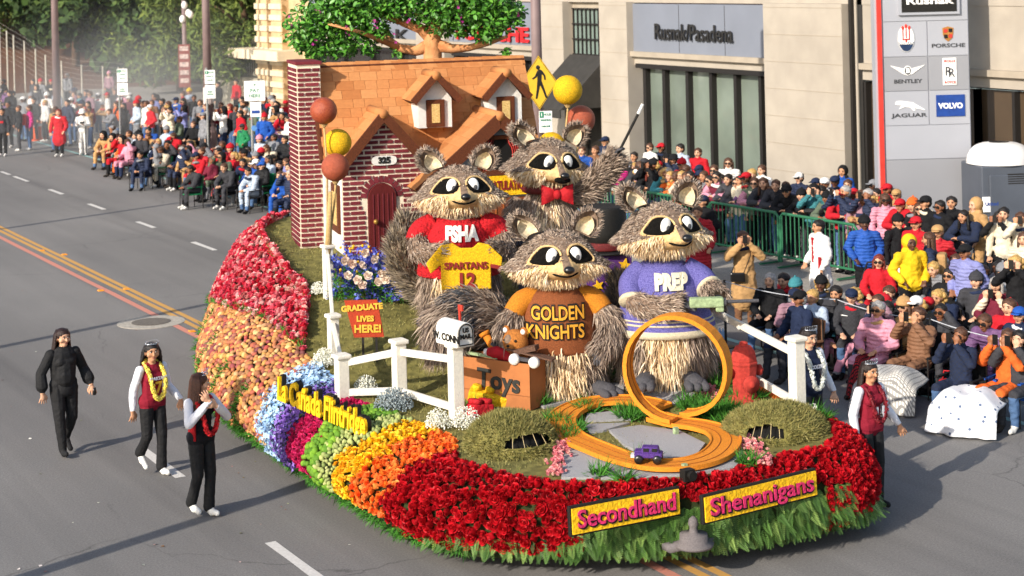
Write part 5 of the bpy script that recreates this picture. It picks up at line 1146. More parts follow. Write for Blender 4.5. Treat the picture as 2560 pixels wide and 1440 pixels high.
for lo, hi in ((.2, .32), (.52, .64)):
    P_ = catmull(pts_, 24); S_ = [s for s in tube_fur(pts_, [.24, .34, .37, .3, .16], 6000, g, .16, 1., .4) if lo < min(range(24), key=lambda i: (Vector(P_[i]) - s[0]).length) / 23 < hi]; fur('tail_ring', S_, mat('slate_fur', '', ramp=['#44464a', '#585a5e', '#33353a'], var=.1, rough=.85), r3, 16, .0095)
foot(r3, .5, -.4, .5)
# --- R4: violet dress, holding a toy squirter
D4 = 22.3; r4 = raccoon('raccoon figure in violet dress aiming a green toy squirter', 1654, D4, 1.18)
P4 = [(0, .52, .46, 0, 0), (.35, .58, .5, 0, 0), (.62, .58, .5, 0, 0), (.95, .5, .44, 0, 0), (1.25, .4, .36, 0, 0), (1.44, .25, .25, 0, 0), (1.55, .18, .18, 0, 0)]
ring_body(P4, m=SBR, par=r4); SB, SC = ring_fur(P4, .05, .64, 3800, g, .22, .45); fur('body_fur', SB, FBR, r4, 21, .009); fur('belly_fur', SC, FCR, r4, 22, .009)
SH4 = [(.6, .66, .56, 0, 0), (.66, .645, .55, 0, 0), (.8, .6, .52, 0, 0), (1.0, .52, .46, 0, 0), (1.25, .44, .4, 0, 0), (1.38, .36, .33, 0, 0), (1.49, .22, .22, 0, 0)]
VIO = mat('violet_seed_dress', '#524f98', .85, .3, 70, .6, 150, col2='#726db0'); ring_body(SH4, name='dress', m=VIO, par=r4)
WB = mat('cream_bean_band', '#cfc3a6', .9, .15, 60, .8, 110)
for z0, z1, e_ in ((.575, .66, .012), (.72, .74, .012), (.77, .785, .01)):
    q0, q1 = lerp_prof(SH4, z0), lerp_prof(SH4, z1); ring_body([(z0, q0[1] + e_, q0[2] + e_, 0, 0), (z1, q1[1] + e_, q1[2] + e_, 0, 0)], name='hem_band', m=WB, par=r4)
for pts_, ap, pd, sd in (([(-.26, -.03, 1.36), (-.42, -.12, 1.2), (-.42, -.28, 1.02)], [(-.41, -.3, 1.02), (-.22, -.5, .97), (.05, -.62, 1.0), (.14, -.66, 1.02)], (1, -.2, 0), -1), ([(.28, -.03, 1.36), (.46, -.12, 1.26), (.54, -.26, 1.16)], [(.54, -.28, 1.15), (.6, -.42, 1.1), (.62, -.52, 1.08)], (-.3, -1, -.2), 1)):
    limb(r4, 'sleeve', pts_, [.16, .16, .15], VIO); b = MB(); b.tube([Vector(pts_[-1]) + (Vector(pts_[-1]) - Vector(pts_[-2])) * f for f in (-.12, .0, .12)], [.165, .175, .165], 14); b.build('cuff', WB, r4, True)
    limb(r4, 'arm', ap, [.125, .12, .1] if len(ap) == 3 else [.13, .125, .11, .09], SBR); fur('arm_fur', tube_fur(ap, [.13] * len(ap), 1400, g, .12), FBR, r4, 23 + sd); paw(r4, ap[-1], pd, .11, .5, sd)
b = bent_text(r4, 'PREP', .42, .06, 1.25, SH4, mat('cream_bean_letter', '#dcd3b8', .85, .12, 40, .8, 70), .25, .012, .02, .018)
head(r4, T(0, -.05, 1.89) @ RZ(.42) @ RX(-.02), 41, gaze=.016, earang=.05)
pts_ = [(-.35, .35, .2), (-.5, .4, .55), (-.52, .35, .9), (-.5, .3, 1.2)]; limb(r4, 'tail', pts_, [.12, .15, .15, .07], SBR); fur('tail_fur', tube_fur(pts_, [.13, .16, .17, .1], 2600, g, .18, 1., .4), FGR, r4, 25, .0095)
foot(r4, .28, -.62, .1); foot(r4, -.3, -.56, -.2)
sq = empty('toy_squirter', 'green toy squirter with grey barrel held by the violet dressed raccoon', 'toy', M=T(r4.location) @ RZ(CAMYAW))
b = MB(); b.box((.46, -.72, 1.06), (.42, .13, .12)); b.box((.62, -.72, 1.0), (.1, .1, .12)); b.build('body', mat('pale_green_seed', '#93a57c', .85, .25, 30, .5, 60), sq, bevel=.02)
b = MB(); b.tube([(.66, -.72, 1.06), (1.1, -.72, 1.065)], .022, 10); b.tube([(.6, -.72, 1.06), (.7, -.72, 1.06)], .05, 10); b.build('barrel', PAW, sq)
# --- R2: magician with bow tie and raised wand
D2 = 25.8; r2 = raccoon('raccoon figure with red bow tie raising a magic wand', 1368, D2, 1.74)
P2 = [(0, .44, .4, 0, 0), (.4, .5, .44, 0, 0), (.8, .48, .42, 0, 0), (1.15, .4, .36, 0, 0), (1.35, .28, .26, 0, 0), (1.48, .2, .2, 0, 0)]
ring_body(P2, m=SBR, par=r2); SB, SC = ring_fur(P2, .1, 1.4, 4800, g, .17, .4); fur('body_fur', SB, FBR, r2, 41, .009); fur('belly_fur', SC, FCR, r2, 42, .009)
b = MB(); b.tube([(.32 * math.cos(a), .3 * math.sin(a) - .02, 1.42) for a in [2 * math.pi * i / 28 for i in range(28)]], .06, 8, closed=True); b.build('collar', mat('dark_red_seed', '#5e1414', .6, .5, 90, .5, 160), r2, True)
REDB = mat('red_felt_bow', '#a8121c', .8, .18, 14, .5, 30)
for s_ in (-1, 1):
    b = MB(); b.grid(lambda u, v: (.14 + s_ * (.03 + u * .2), -.42 - .05 * math.sin(u * 3) * math.cos((v - .5) * 3), 1.37 + (v - .5) * (.1 + .2 * u ** .7)), 8, 8); b.grid(lambda u, v: (.14 + s_ * (.03 + u * .2), -.38, 1.37 + (v - .5) * (.1 + .2 * u ** .7)), 8, 8); b.build('bow', REDB, r2, True)
b = MB(); b.ball((.14, -.43, 1.37), (.06, .05, .07)); b.build('bow_knot', REDB, r2, True)
ap = [(.36, -.02, 1.28), (.62, -.1, 1.42), (.86, -.2, 1.68), (1.0, -.26, 1.86)]; limb(r2, 'arm', ap, [.17, .17, .14, .1], SBR); fur('arm_fur', tube_fur(ap, [.18, .19, .16, .12], 2800, g, .17), FBR, r2, 43, .009); paw(r2, ap[-1], (.3, -.15, .9), .1, .7, -1)
ap = [(-.36, -.02, 1.25), (-.5, -.1, .95), (-.45, -.3, .75)]; limb(r2, 'arm', ap, [.15, .15, .12], SBR); fur('arm_fur', tube_fur(ap, [.16, .16, .13], 800, g, .15), FBR, r2, 44); paw(r2, ap[-1], (.3, -.8, -.3), .1)
wn = empty('magic_wand', 'black magic wand with cream tip in the raised paw of the raccoon', 'wand', M=T(r2.location) @ RZ(CAMYAW)); b = MB(); b.tube([(.98, -.3, 1.82), (1.34, -.34, 2.5)], .02, 8); b.build('shaft', BLACK, wn); b = MB(); b.tube([(1.34, -.34, 2.5), (1.41, -.348, 2.64)], .024, 8); b.build('tip', WSTU, wn)
head(r2, T(.02, -.08, 1.83) @ RZ(.4) @ RX(.16) @ RY(.06), 51, True, gaze=-.005, earang=.22)
foot(r2, -.3, -.4); foot(r2, .3, -.4)
# --- top hat on a starred purple stand
pd_ = atD(1512, 600, 24.0); DZ = deck(pd_.x, pd_.y); st = empty('starred_stand', 'purple glitter stand with yellow stars under the top hat', 'stand', (pd_.x, pd_.y, DZ - .03), CAMYAW + .25)
kk = F / 24.2; hs_ = HC + (V0 - 624 - KR * (1492 - 1280)) / kk - DZ + .03
b = MB(); b.box((0, 0, hs_ / 2), (.62, .6, hs_), taper=.94); b.build('body', mat('purple_glitter', '#4e2468', .6, .3, 90, .5, 160), st, bevel=.02)
for i, (x, z, q) in enumerate(((-.12, .55, .12), (.1, .75, .1), (.2, .45, .09), (.02, .95, .13), (.18, 1.1, .1), (-.15, .25, .08), (-.2, .85, .08))):
    sp = [(x + (q if k % 2 == 0 else q * .42) * math.sin(k * math.pi / 5 + i), z + (q if k % 2 == 0 else q * .42) * math.cos(k * math.pi / 5 + i)) for k in range(10)]; b = MB(); b.prism(sp[::-1], .03, T(0, -.33 + z * .014, 0)); b.build('star', mat('yellow_petal_star', '#e0ac12', .7, .15, 30, .5, 60), st)
ht = empty('top_hat', 'black seed covered top hat with red band on the purple stand', 'hat', (pd_.x, pd_.y, DZ + hs_ - .03), CAMYAW); b = MB(); b.lathe([(.1, 0), (.37, 0), (.39, .02), (.37, .035), (.3, .04)], 28); b.build('brim', BLACK, ht, True)
b = MB(); b.lathe([(.285, .035), (.29, .3), (.305, .6), (.3, .625), (.26, .63), (.05, .62)], 28); b.build('crown', BLACK, ht, True); b = MB(); b.lathe([(.296, .05), (.3, .06), (.302, .15), (.297, .155)], 28); b.build('band', mat('dark_red_seed', '#5e1414', .6, .5, 90, .5, 160), ht, True)
# ================================================================ PROPS ON THE FLOAT
DAUB = mat('white_bean_fence', '#e2dccd', .85, .06, 30, .6, 90)
def fpost(e, p, h, w_=.15, pt=None, capn='post'):
    b = MB(); b.box((p.x, p.y, p.z + h / 2), (w_, w_, h + .1), R=None); o = b.build('post', DAUB, e, bevel=.012)
    b = MB(); b.box((p.x, p.y, p.z + h + .075), (w_ + .055, w_ + .055, .055)); b.build('post_cap', DAUB, o, bevel=.018); return o
def rail(e, a, c, w_=.09, t=.05):
    d = c - a; L_ = d.length; d.normalize(); n = Vector((-d.y, d.x, 0)).normalized(); u = d.cross(n) * -1 if d.cross(n).z < 0 else d.cross(n); b = MB(); b.box((L_ / 2, 0, 0), (L_, t, w_), frame(d, n, u, a)); return b.build('rail', DAUB, e, bevel=.008)
def pk(u, v, D): return atD(u, v, D)
fl = empty('picket_fence', 'white three post rail fence zigzagging beside the toy box lawn', 'fence')
zz = lambda P, v, u: HC + (V0 - v - KR * (u - 1280)) / F * P.dot(FWD)
A_, B_, C_ = od(856, 996), od(1000, 1000), od(1142, 1046)
A_.z -= .05
for P, vt, u in ((A_, 893, 855), (B_, 856, 1000), (C_, 866, 1142)): fpost(fl, P, zz(P, vt, u) - P.z - .06)
for f1, f2 in ((.86, .84), (.22, .16)):
    hA, hB, hC = zz(A_, 893, 855) - A_.z, zz(B_, 856, 1000) - B_.z, zz(C_, 866, 1142) - C_.z
    rail(fl, A_ + Vector((0, 0, hA * f1)), B_ + Vector((0, 0, hB * f2))); rail(fl, B_ + Vector((0, 0, hB * f2)), C_ + Vector((0, 0, hC * (f2 - .02))))
fl2 = empty('side_fence', 'white leaning post fence down the rose bank edge of the lawn', 'fence')
D0, E0 = od(835, 905), od(822, 745)
for P, vt, u in ((D0, 792, 833), (E0, 618, 820)): fpost(fl2, P, zz(P, vt, u) - P.z - .06, .13)
rail(fl2, E0 + Vector((0, 0, .62)), D0 + Vector((0, 0, .5))); rail(fl2, D0 + Vector((0, 0, .5)), A_ + Vector((0, 0, .5)))
fr = empty('rail_fence', 'white two rail fence along the hydrant side of the float', 'fence'); R1 = od(1995, 1048); hR = zz(R1, 862, 1995) - R1.z; fpost(fr, R1, hR, .15)
R2 = Vector((13.55, 19.4, deck(13.55, 19.4))); R3 = Vector((13.75, 22, deck(13.75, 22)))
for P in (R2, R3): fpost(fr, P, .85, .14)
for f in (.88, .22): rail(fr, R1 + Vector((0, 0, hR * f)), R2 + Vector((0, 0, .85 * f))); rail(fr, R2 + Vector((0, 0, .85 * f)), R3 + Vector((0, 0, .85 * f)))
# mailbox on its post
mp = C_ + Vector((0, 0, zz(C_, 866, 1142) - C_.z + .02)); MBX = mat('white_rice_mailbox', '#e6e2d8', .85, .05, 40, .5, 110); ml = empty('mailbox', 'white mailbox with red flag and black lettering on the fence post', 'mailbox', (mp.x, mp.y, mp.z), CAMYAW + .62)
arc = [(-.125, 0), (.125, 0)] + [(.125 * math.cos(a), .17 + .125 * math.sin(a)) for a in [math.pi * i / 12 for i in range(13)]]
b = MB(); b.prism(arc, .46, T(.02, -.2, 0)); b.build('box', MBX, ml, bevel=.012)
b = MB(); pr = [((x) * .78, .03 + z * .84) for x, z in arc]; pr3 = [Vector((x + .02, -.212, z)) for x, z in pr]; b.tube(pr3, .009, 6, closed=True); b.build('door_line', BLACK, ml)
text('lettering', 'US\nMAIL', .075, T(.02, -.21, .165) @ UPX, BLACK, ml, .003, .003); text('lettering', 'W. CONN', .12, frame((0, -1, 0), (0, 0, 1), (-1, 0, 0), (-.11, .03, .1)), BLACK, ml, .003, .004)
b = MB(); b.box((.16, .12, .3), (.02, .03, .26)); b.box((.16, .1, .41), (.02, .09, .07)); b.build('flag', mat('red_flag', '#c23a28', .7), ml)
# GRADUATE sign
gp = od(912, 905); gs = empty('graduate_sign', 'slanted red lawn sign reading Graduate lives here', 'sign', (gp.x, gp.y, gp.z), CAMYAW); k_g = gp.dot(FWD) / F
b = MB(); z_c = (905 - 797) * k_g; W_, H_ = 88 * k_g, 93 * k_g
q = [(-W_ / 2 - .02, z_c + H_ / 2), (W_ / 2 - .05, z_c + H_ / 2 + .0), (W_ / 2 + .03, z_c - H_ / 2), (-W_ / 2 + .1, z_c - H_ / 2)]
b.prism(q[::-1], .035); b.build('board', mat('red_seed_board', '#a83a1e', .85, .2, 50, .5, 120), gs); GT = mat('gold_sign_letter', '#d9a83a', .8)
for i, (t_, sz, dz, dx) in enumerate((('GRADUATE', .105, .15, -.02), ('LIVES', .1, .0, .02), ('HERE!', .14, -.135, .05))): text('lettering', t_, sz, T(dx, -.01, z_c + dz) @ RY(-.06 if i == 0 else 0) @ UPX, GT, gs, .006, .005)
for dx in (-.02, .16): b = MB(); b.box((dx, .03, z_c / 2 - .1), (.03, .02, z_c)); b.build('stake', DARKF, gs)
# toy box
bx = [od(1157, 1000), od(1326, 1028)]; CARD = mat('brown_cardboard', '#a5673a', .85, .1, 5, .15, 50)
b0, b1 = bx; ex = (b1 - b0); ex.z = 0; L_ = ex.length; ex.normalize(); nb = Vector((-ex.y, ex.x, 0)); hz_ = (1028 - 912) * b1.dot(FWD) / F
tb_ = empty('toy_box', 'open brown cardboard box with Toys lettering full of toys', 'box', M=frame(ex, nb, Vector((0, 0, 1)), b0 + Vector((0, 0, -.02))))
for (c, d) in (((L_ / 2, .01, hz_ / 2), (L_, .02, hz_)), ((L_ / 2, .36, hz_ / 2), (L_, .02, hz_)), ((.01, .185, hz_ / 2), (.02, .35, hz_)), ((L_ - .01, .185, hz_ / 2), (.02, .35, hz_)), ((L_ / 2, .185, hz_ * .45), (L_ - .03, .34, .02))):
    b = MB(); b.box(c, d); b.build('panel', CARD, tb_)
b = MB(); b.box((L_ / 2, -.004, hz_ * .3), (L_, .004, .006)); b.build('seam', mat('cardboard_edge', '#7a4a28', .9), tb_)
text('lettering', 'Toys', .32, T(L_ * .55, -.008, hz_ * .55) @ RY(.05) @ UPX, mat('charcoal_seed_letter', '#33332f', .9, .2, 60, .5, 120), tb_, .008, .008)
TBM = tb_.matrix_world.copy() if False else frame(ex, nb, Vector((0, 0, 1)), b0 + Vector((0, 0, -.02)))
# toys in the box
bw = empty('toy_bat', 'orange toy bat handle leaning out of the toy box', 'toy', M=TBM); b = MB(); b.tube([(.45, .25, hz_ - .05), (.3, .25, hz_ + .1), (.2, .25, hz_ + .24)], [.05, .045, .05], 10); b.tube([(.2, .25, hz_ + .23), (.175, .25, hz_ + .27)], [.07, .075], 10); b.build('handle', mat('orange_seed', '#c8751c', .85, .2, 40, .5, 80), bw, True)
rk = empty('toy_rocket', 'red toy rocket lying across the box of toys', 'toy', M=TBM); b = MB(); b.tube([(.3, .12, hz_ + .06), (.42, .14, hz_ + .06), (.6, .18, hz_ + .02), (.75, .2, hz_ + .0)], [.05, .085, .075, .02], 12); b.build('body', REDB, rk, True); b = MB(); b.tube([(.27, .115, hz_ + .06), (.32, .12, hz_ + .06)], [.04, .055], 10); b.build('nozzle', WSTU, rk)
rq = empty('toy_racket', 'grey green toy racket blades sticking out of the toy box', 'toy', M=TBM); b = MB(); b.box((.2, .1, hz_ + .02), (.55, .04, .03), R=Matrix.Rotation(.05, 3, 'Y')); b.build('frame', mat('pale_green_seed', '#93a57c', .85, .25, 30, .5, 60), rq); b = MB(); b.box((.5, .22, hz_ + .06), (.4, .1, .03), R=Matrix.Rotation(.5, 3, 'Y')); b.build('blade', PAW, rq)
tr_ = empty('teddy_bear', 'tan teddy bear with dark eye patch looking out of the toy box', 'toy bear', M=TBM @ T(.66, .22, hz_ - .0)); BRT = mat('tan_seed_fur', '#a8682c', .9, .25, 50, .7, 90)
b = MB(); b.ball((0, 0, .2), (.17, .14, .16), 16, 10); b.ball((0, .02, -.02), (.16, .13, .16), 14, 8); b.build('body', BRT, tr_, True)
b = MB(); b.ball((0, -.12, .16), (.07, .05, .055)); b.build('muzzle', BRT, tr_, True); b = MB(); b.ball((0, -.17, .18), (.022, .016, .016)); b.build('nose', BLACK, tr_, True)
b = MB(); b.tube([(-.04, -.165, .14), (0, -.172, .125), (.04, -.165, .14)], .005, 5); b.build('mouth', BLACK, tr_)
for s_ in (-1, 1):
    b = MB(); b.ball((s_ * .08, -.12, .24), .018); b.build('eye', BLACK, tr_, True); b = MB(); b.ball((s_ * .13, 0, .34), (.055, .035, .055)); er = b.build('ear', BRT, tr_, True); b = MB(); b.ball((s_ * .13, -.025, .34), (.035, .02, .035)); b.build('inner_ear', WSTU, er, True)
b = MB(); b.ball((-.03, -.11, .24), (.06, .035, .07)); b.build('patch', mat('brown_fur_skin', '#6a5546'), tr_, True); b = MB(); b.ball((0, -.12, .02), (.12, .04, .05)); b.build('bow', REDB, tr_, True)
sk = empty('skateboard', 'skateboard with white wheels propped on the box corner', 'skateboard', M=TBM @ T(L_ - .12, .14, hz_ + .04) @ RZ(.2) @ RY(.1)); b = MB(); b.box((.05, 0, .06), (.6, .16, .02), R=Matrix.Rotation(.08, 3, 'Y')); b.box((-.02, 0, .1), (.3, .14, .06), R=Matrix.Rotation(-.35, 3, 'Y')); b.build('deck', mat('brown_speckle', '#5e4436', .9, .4, 60, .5, 100), sk)
b = MB(); b.box((.0, -.09, .0), (.22, .05, .04)); b.build('truck', PAW, sk)
for x in (-.12, .14):
    for y in (-.12,): b = MB(); b.lathe([(.02, -.04), (.06, -.04), (.07, -.02), (.07, .02), (.06, .04), (.02, .04)], 14, T(x, y, -.01) @ RX(math.pi/2)); b.build('wheel', WSTU, sk, True)
# building blocks
def block(u, v, d, n, m, label, rz, tilt):
    p = od(u, v); e = empty('toy_block', label, 'toy block', M=T(p.x, p.y, p.z + .02) @ RZ(CAMYAW + rz) @ RY(tilt[0]) @ RX(tilt[1])); b = MB(); b.box((0, 0, d[2] / 2), d); o = b.build('brick_body', m, e, bevel=.02)
    for i in range(n[0]):
        for j in range(n[1]): b = MB(); b.lathe([(.058, 0), (.06, .05), (.045, .06), (.01, .06)], 14, T((i - (n[0] - 1) / 2) * d[0] / n[0], (j - (n[1] - 1) / 2) * d[1] / n[1], d[2])); b.build('stud', m, e, True)
block(1220, 1012, (.5, .2, .15), (3, 1), mat('yellow_petal_block', '#e0b010', .75, .2, 24, .9, 30), 'yellow toy block with three studs leaning on the toy box', -.12, (.2, .15)); block(1200, 1045, (.27, .24, .15), (2, 2), mat('red_petal_block', '#a8101c', .75, .25, 24, .9, 30), 'red toy block with four studs below the mailbox post', .5, (.1, -.12))
# ---- racing track with loop
TRK = mat('orange_spice_track', '#d9841f', .85, .16, 60, .5, 150); TRD = mat('track_groove', '#8f4c10', .9, .2, 40)
zt_ = .08
def tk(u, v, h=zt_): return od(u, v, h)
path = [tk(1660, 1017), tk(1610, 1003), tk(1550, 998), tk(1480, 1004), tk(1425, 1025), tk(1402, 1055), tk(1425, 1088), tk(1490, 1118), tk(1560, 1144), tk(1640, 1160), tk(1720, 1158), tk(1785, 1138), tk(1815, 1105), tk(1800, 1078), tk(1750, 1062), tk(1690, 1053), tk(1640, 1040)]
cL = atD(1692, 915, 20.7); gdir = (RGT * math.cos(.42) - FWD * math.sin(.42)).normalized(); nl = Vector((-gdir.y, gdir.x, 0)); RL_ = .585; cL.z = (path[0].z + RL_)
cL = Vector((cL.x, cL.y, cL.z)); loop = []
for i in range(33):
    a = -math.pi / 2 + 2 * math.pi * i / 32; loop.append(cL + gdir * math.cos(a) * RL_ + Vector((0, 0, math.sin(a) * RL_)) + nl * (.2 - .36 * i / 32))
P_ = [Vector(p) for p in catmull(path, 130)] 
full = loop + [Vector(p) for p in catmull([loop[-1], tk(1600, 1022), tk(1690, 1053)], 10)[1:-1]]
def ribbon_track(P, W_, up_fn, name, e, m, prof2):
    b = MB(); n = len(prof2); V = []
    for i, p in enumerate(P):
        t = (P[min(i + 1, len(P) - 1)] - P[max(i - 1, 0)]).normalized(); sd_, up = up_fn(i, t); V += [p + sd_ * x * W_ + up * z for x, z in prof2]
    b.add(V, [(i * n + j, i * n + (j + 1) % n, (i + 1) * n + (j + 1) % n, (i + 1) * n + j) for i in range(len(P) - 1) for j in range(n)] + [tuple(range(n)), tuple(range(len(V) - 1, len(V) - n - 1, -1))]); return b.build(name, m, e)
trk = empty('toy_race_track', 'orange toy race track with a tall vertical loop on the paving', 'toy track')
pr2 = [(-.5, -.03), (-.5, .02), (-.45, .02), (-.44, .006), (.44, .006), (.45, .02), (.5, .02), (.5, -.03)]
flat_up = lambda i, t: ((Vector((t.y, -t.x, 0))).normalized(), Vector((0, 0, 1)))
ribbon_track(P_, .35, flat_up, 'flat_track', trk, TRK, pr2)
def loop_up(i, t): up = (cL + nl * ((loop[i] - cL).dot(nl)) - loop[i]).normalized(); sd_ = t.cross(up).normalized(); return sd_, up
ribbon_track(loop, .23, loop_up, 'loop', trk, TRK, pr2)
def lines(P, off, upf, name):
    b = MB(); b.tube([p + upf(i, (P[min(i + 1, len(P) - 1)] - P[max(i - 1, 0)]).normalized())[0] * off + upf(i, (P[min(i + 1, len(P) - 1)] - P[max(i - 1, 0)]).normalized())[1] * .007 for i, p in enumerate(P)], .006, 5); b.build(name, TRD, trk)
for o_ in (-.06, .06): lines(P_, o_, flat_up, 'slot_line'); lines(loop, o_ * .9, loop_up, 'slot_line')
for k, (u, v) in enumerate(((1690, 1092), (1712, 1185))): b = MB(); p = tk(u, v, 0); b.box((p.x, p.y, p.z + .05), (.05, .05, .12)); b.build('support', mat('pale_green_seed', '#93a57c'), trk)
# toy car
cp = tk(1622, 1155, .09); tc_ = empty('toy_car', 'purple glitter toy jeep with black wheels on the orange track', 'toy car', M=T(cp) @ RZ(CAMYAW + .0) @ RZ(-.18)); PG = mat('purple_glitter_car', '#4b2a78', .5, .4, 90, .6, 120)
b = MB(); b.box((0, 0, .085), (.3, .15, .055)); b.box((.02, 0, .14), (.2, .14, .07), taper=.86); b.box((-.1, 0, .12), (.1, .13, .025)); b.build('body', PG, tc_, bevel=.014)
for x in (-.02, .07): b = MB(); b.box((x, -.066, .145), (.06, .012, .035)); b.build('window', BLACK, tc_)
for x in (-.1, .1):
    for y in (-.085, .085): b = MB(); b.lathe([(.015, -.02), (.045, -.02), (.05, 0), (.045, .02), (.015, .02)], 14, T(x, y, .045) @ RX(math.pi/2)); b.build('wheel', NOSE, tc_, True)
b = MB(); b.box((-.17, 0, .07), (.04, .1, .03)); b.build('bumper', WSTU, tc_)
# fire hydrant
hp = od(1862, 1002); fh = empty('fire_hydrant', 'stubby red fire hydrant behind the track loop', 'fire hydrant', (hp.x, hp.y, hp.z - .02), CAMYAW + .3, None); HR = mat('red_flower_hydrant', '#a8352c', .9, .18, 25, .5, 90); kh = hp.dot(FWD) / F
H_ = (1002 - 852) * kh
b = MB(); b.lathe([(.21, 0), (.21, .06), (.17, .08), (.15, .12), (.155, .3), (.165, H_ * .62), (.175, H_ * .66), (.175, H_ * .69), (.15, H_ * .71)], 8); b.build('barrel', HR, fh, bevel=.008)
b = MB(); b.lathe([(.165, H_ * .7), (.165, H_ * .74), (.15, H_ * .84), (.1, H_ * .94), (.055, H_ * .96), (.055, H_ * 1.0), (.03, H_ * 1.02)], 8); b.build('bonnet', HR, fh, bevel=.008)
for M_, r in ((T(0, -.14, H_ * .36) @ RX(math.pi/2), .1), (T(.14, 0, H_ * .52) @ RY(math.pi/2), .065), (T(-.14, 0, H_ * .52) @ RY(-math.pi/2), .065)):
    b = MB(); b.lathe([(r * .8, -.03), (r * .8, .03), (r * 1.05, .035), (r * 1.05, .08), (r * .4, .085), (r * .35, .11), (.01, .11)], 14, M_); b.build('outlet', HR, fh, True)
# balloons on sticks
BCU, BYE = mat('copper_glitter', '#a04e34', .45, .45, 110, .6, 160), mat('yellow_button_ball', '#d9a90e', .7, .3, 60, .8, 90); TW = mat('raffia_wrap', '#b99a66', .9, .2, 40, .5, 80)
def balloon(u, v, D, rpx, m, label, foot_uv):
    p = atD(u, v, D); r = rpx * D / F; e = empty('balloon', label, 'balloon', p, 0, 'ball balloons on the float'); b = MB(); b.ball((0, 0, 0), r, 28, 18); b.build('ball', m, e, True)
    q = foot_uv - p; b = MB(); b.tube([(0, 0, -r * .97), (0, 0, -r * 1.2)], [r * .3, r * .14], 8); b.build('neck', TW, e); b = MB(); b.tube([Vector((0, 0, -r * 1.1)), q * .35 + Vector((.03, 0, -.05)), q], .014, 6); b.build('stick', TW, e, True)
ft = E0 + Vector((0, 0, .6)); DB = ft.dot(FWD)
balloon(809, 277, DB + .05, 34, mat('red_copper_glitter', '#a03a2c', .35, .4, 100, .4, 160, col2='#b05a34'), 'red copper ball balloon topmost above the white post by the chimney', ft); balloon(844, 357, DB + .3, 35, BYE, 'yellow ball balloon between two copper ones by the chimney', ft); balloon(838, 418, DB - .1, 35, BCU, 'copper ball balloon lowest of three on the post by the chimney', ft)
ft2 = HM @ Vector((3.05, -.6, 2.0))
balloon(1419, 225, 27.2, 37, BYE, 'yellow ball balloon topmost beside the crossing sign', ft2); balloon(1452, 299, 27.5, 36, BCU, 'copper ball balloon under the topmost yellow one', ft2); balloon(1378, 366, 27.3, 36, BYE, 'yellow ball balloon showing between the ears of the wand raccoon', ft2)
b = MB(); w0 = atD(826, 480, DB - .1); b.tube([w0, ft + Vector((0, 0, -.05))], [.03, .06], 8); wr = b.build('raffia_bundle', TW, None, True); tag(wr, 'bundle of raffia tied balloon strings down to the white post', 'string bundle')
# bouquet by the door
bq = empty('flower_arrangement', 'blue delphinium arrangement with cream roses and yellow balls below the door', 'flowers', (0, 0, 0)); c0 = od(925, 745); DBq = c0.dot(FWD)
DEL = mat('blue_delphinium', '', ramp=['#3f4fb0', '#5468c8', '#7a88d8', '#38409a', '#5a4fae'], var=.12, scale=8, rough=.7); CRO = mat('cream_rose_petal', '', ramp=['#e6d2c0', '#ecdccc', '#dcc0ae'], var=.06, scale=20, rough=.6)
A = []; gb = random.Random(5)
for k in range(110):
    u, v = gb.uniform(834, 1018), gb.uniform(615, 735); v = max(v, 640 + abs(u - 925) * .25) if gb.random() < .8 else v; dd = gb.uniform(-.35, .2); d = Vector((gb.gauss(0, .4), gb.gauss(0, .3), gb.choice([1, 1, -.6]))).normalized(); p = atD(u, v, DBq + dd)
    for i in range(22): A.append(T(p + d * (i / 22 * .3 - .15) + Vector((gb.gauss(0, .02), gb.gauss(0, .02), gb.gauss(0, .02)))) @ orient((0, 0, 0), (gb.gauss(0, 1), -1 + gb.gauss(0, .6), gb.gauss(0, 1)), gb.uniform(0, 6), .046 * (1.1 - .5 * i / 22)))
scatter('delphinium_blossom', FLO.copy(), A, DEL, bq, 0)
A = []
for u, v in ((862, 652), (880, 660), (905, 665), (935, 648), (920, 690), (955, 680), (895, 700), (975, 672), (945, 705), (985, 695), (912, 632), (870, 690), (965, 700), (905, 712)): A.append(T(atD(u, v, DBq - .38)) @ orient((0, 0, 0), (gb.gauss(-.2, .3), -1, gb.gauss(.4, .3)), gb.uniform(0, 6), .12))
scatter('cream_rose', ROSE[0].copy(), A, CRO, bq, 20); A = []
for k in range(26): A.append(T(atD(gb.uniform(845, 985), gb.uniform(612, 690), DBq - gb.uniform(.1, .4))) @ S(.042))
scatter('yellow_ball_flower', DOT.copy(), A, mat('craspedia', '#d8a812', .8, .15, 30), bq, 30); P, Nn = [], []
for k in range(1500): p = atD(gb.uniform(830, 1020), gb.uniform(670, 752), DBq + gb.uniform(-.3, .3)); P.append(p); Nn.append((gb.gauss(0, .6), gb.gauss(-.3, .5), gb.gauss(.2, .6)))
tufts('arrangement_fern', P, Nn, .14, .008, GREEN, bq, 3, None, .5)
# ivy sprigs on rails
iv = mat('ivy_leaf', '', ramp=['#7f9660', '#a3b184', '#5f7c44'], var=.1, rough=.6); A = []
for u, v, P0 in ((905, 965, A_), (985, 975, B_), (1060, 985, C_), (1100, 995, C_), (1010, 965, B_), (1915, 985, R1), (1930, 970, R1)):
    for k in range(14): A.append(T(atD(u + gb.gauss(0, 7), v + gb.gauss(4, 9), P0.dot(FWD) - .06)) @ orient((0, 0, 0), (gb.gauss(0, .5), -1, gb.gauss(0, .5)), gb.uniform(0, 6), .05))
o = scatter('ivy_leaf', lf.copy() if False else FLO.copy(), A, iv, float_, 0) 
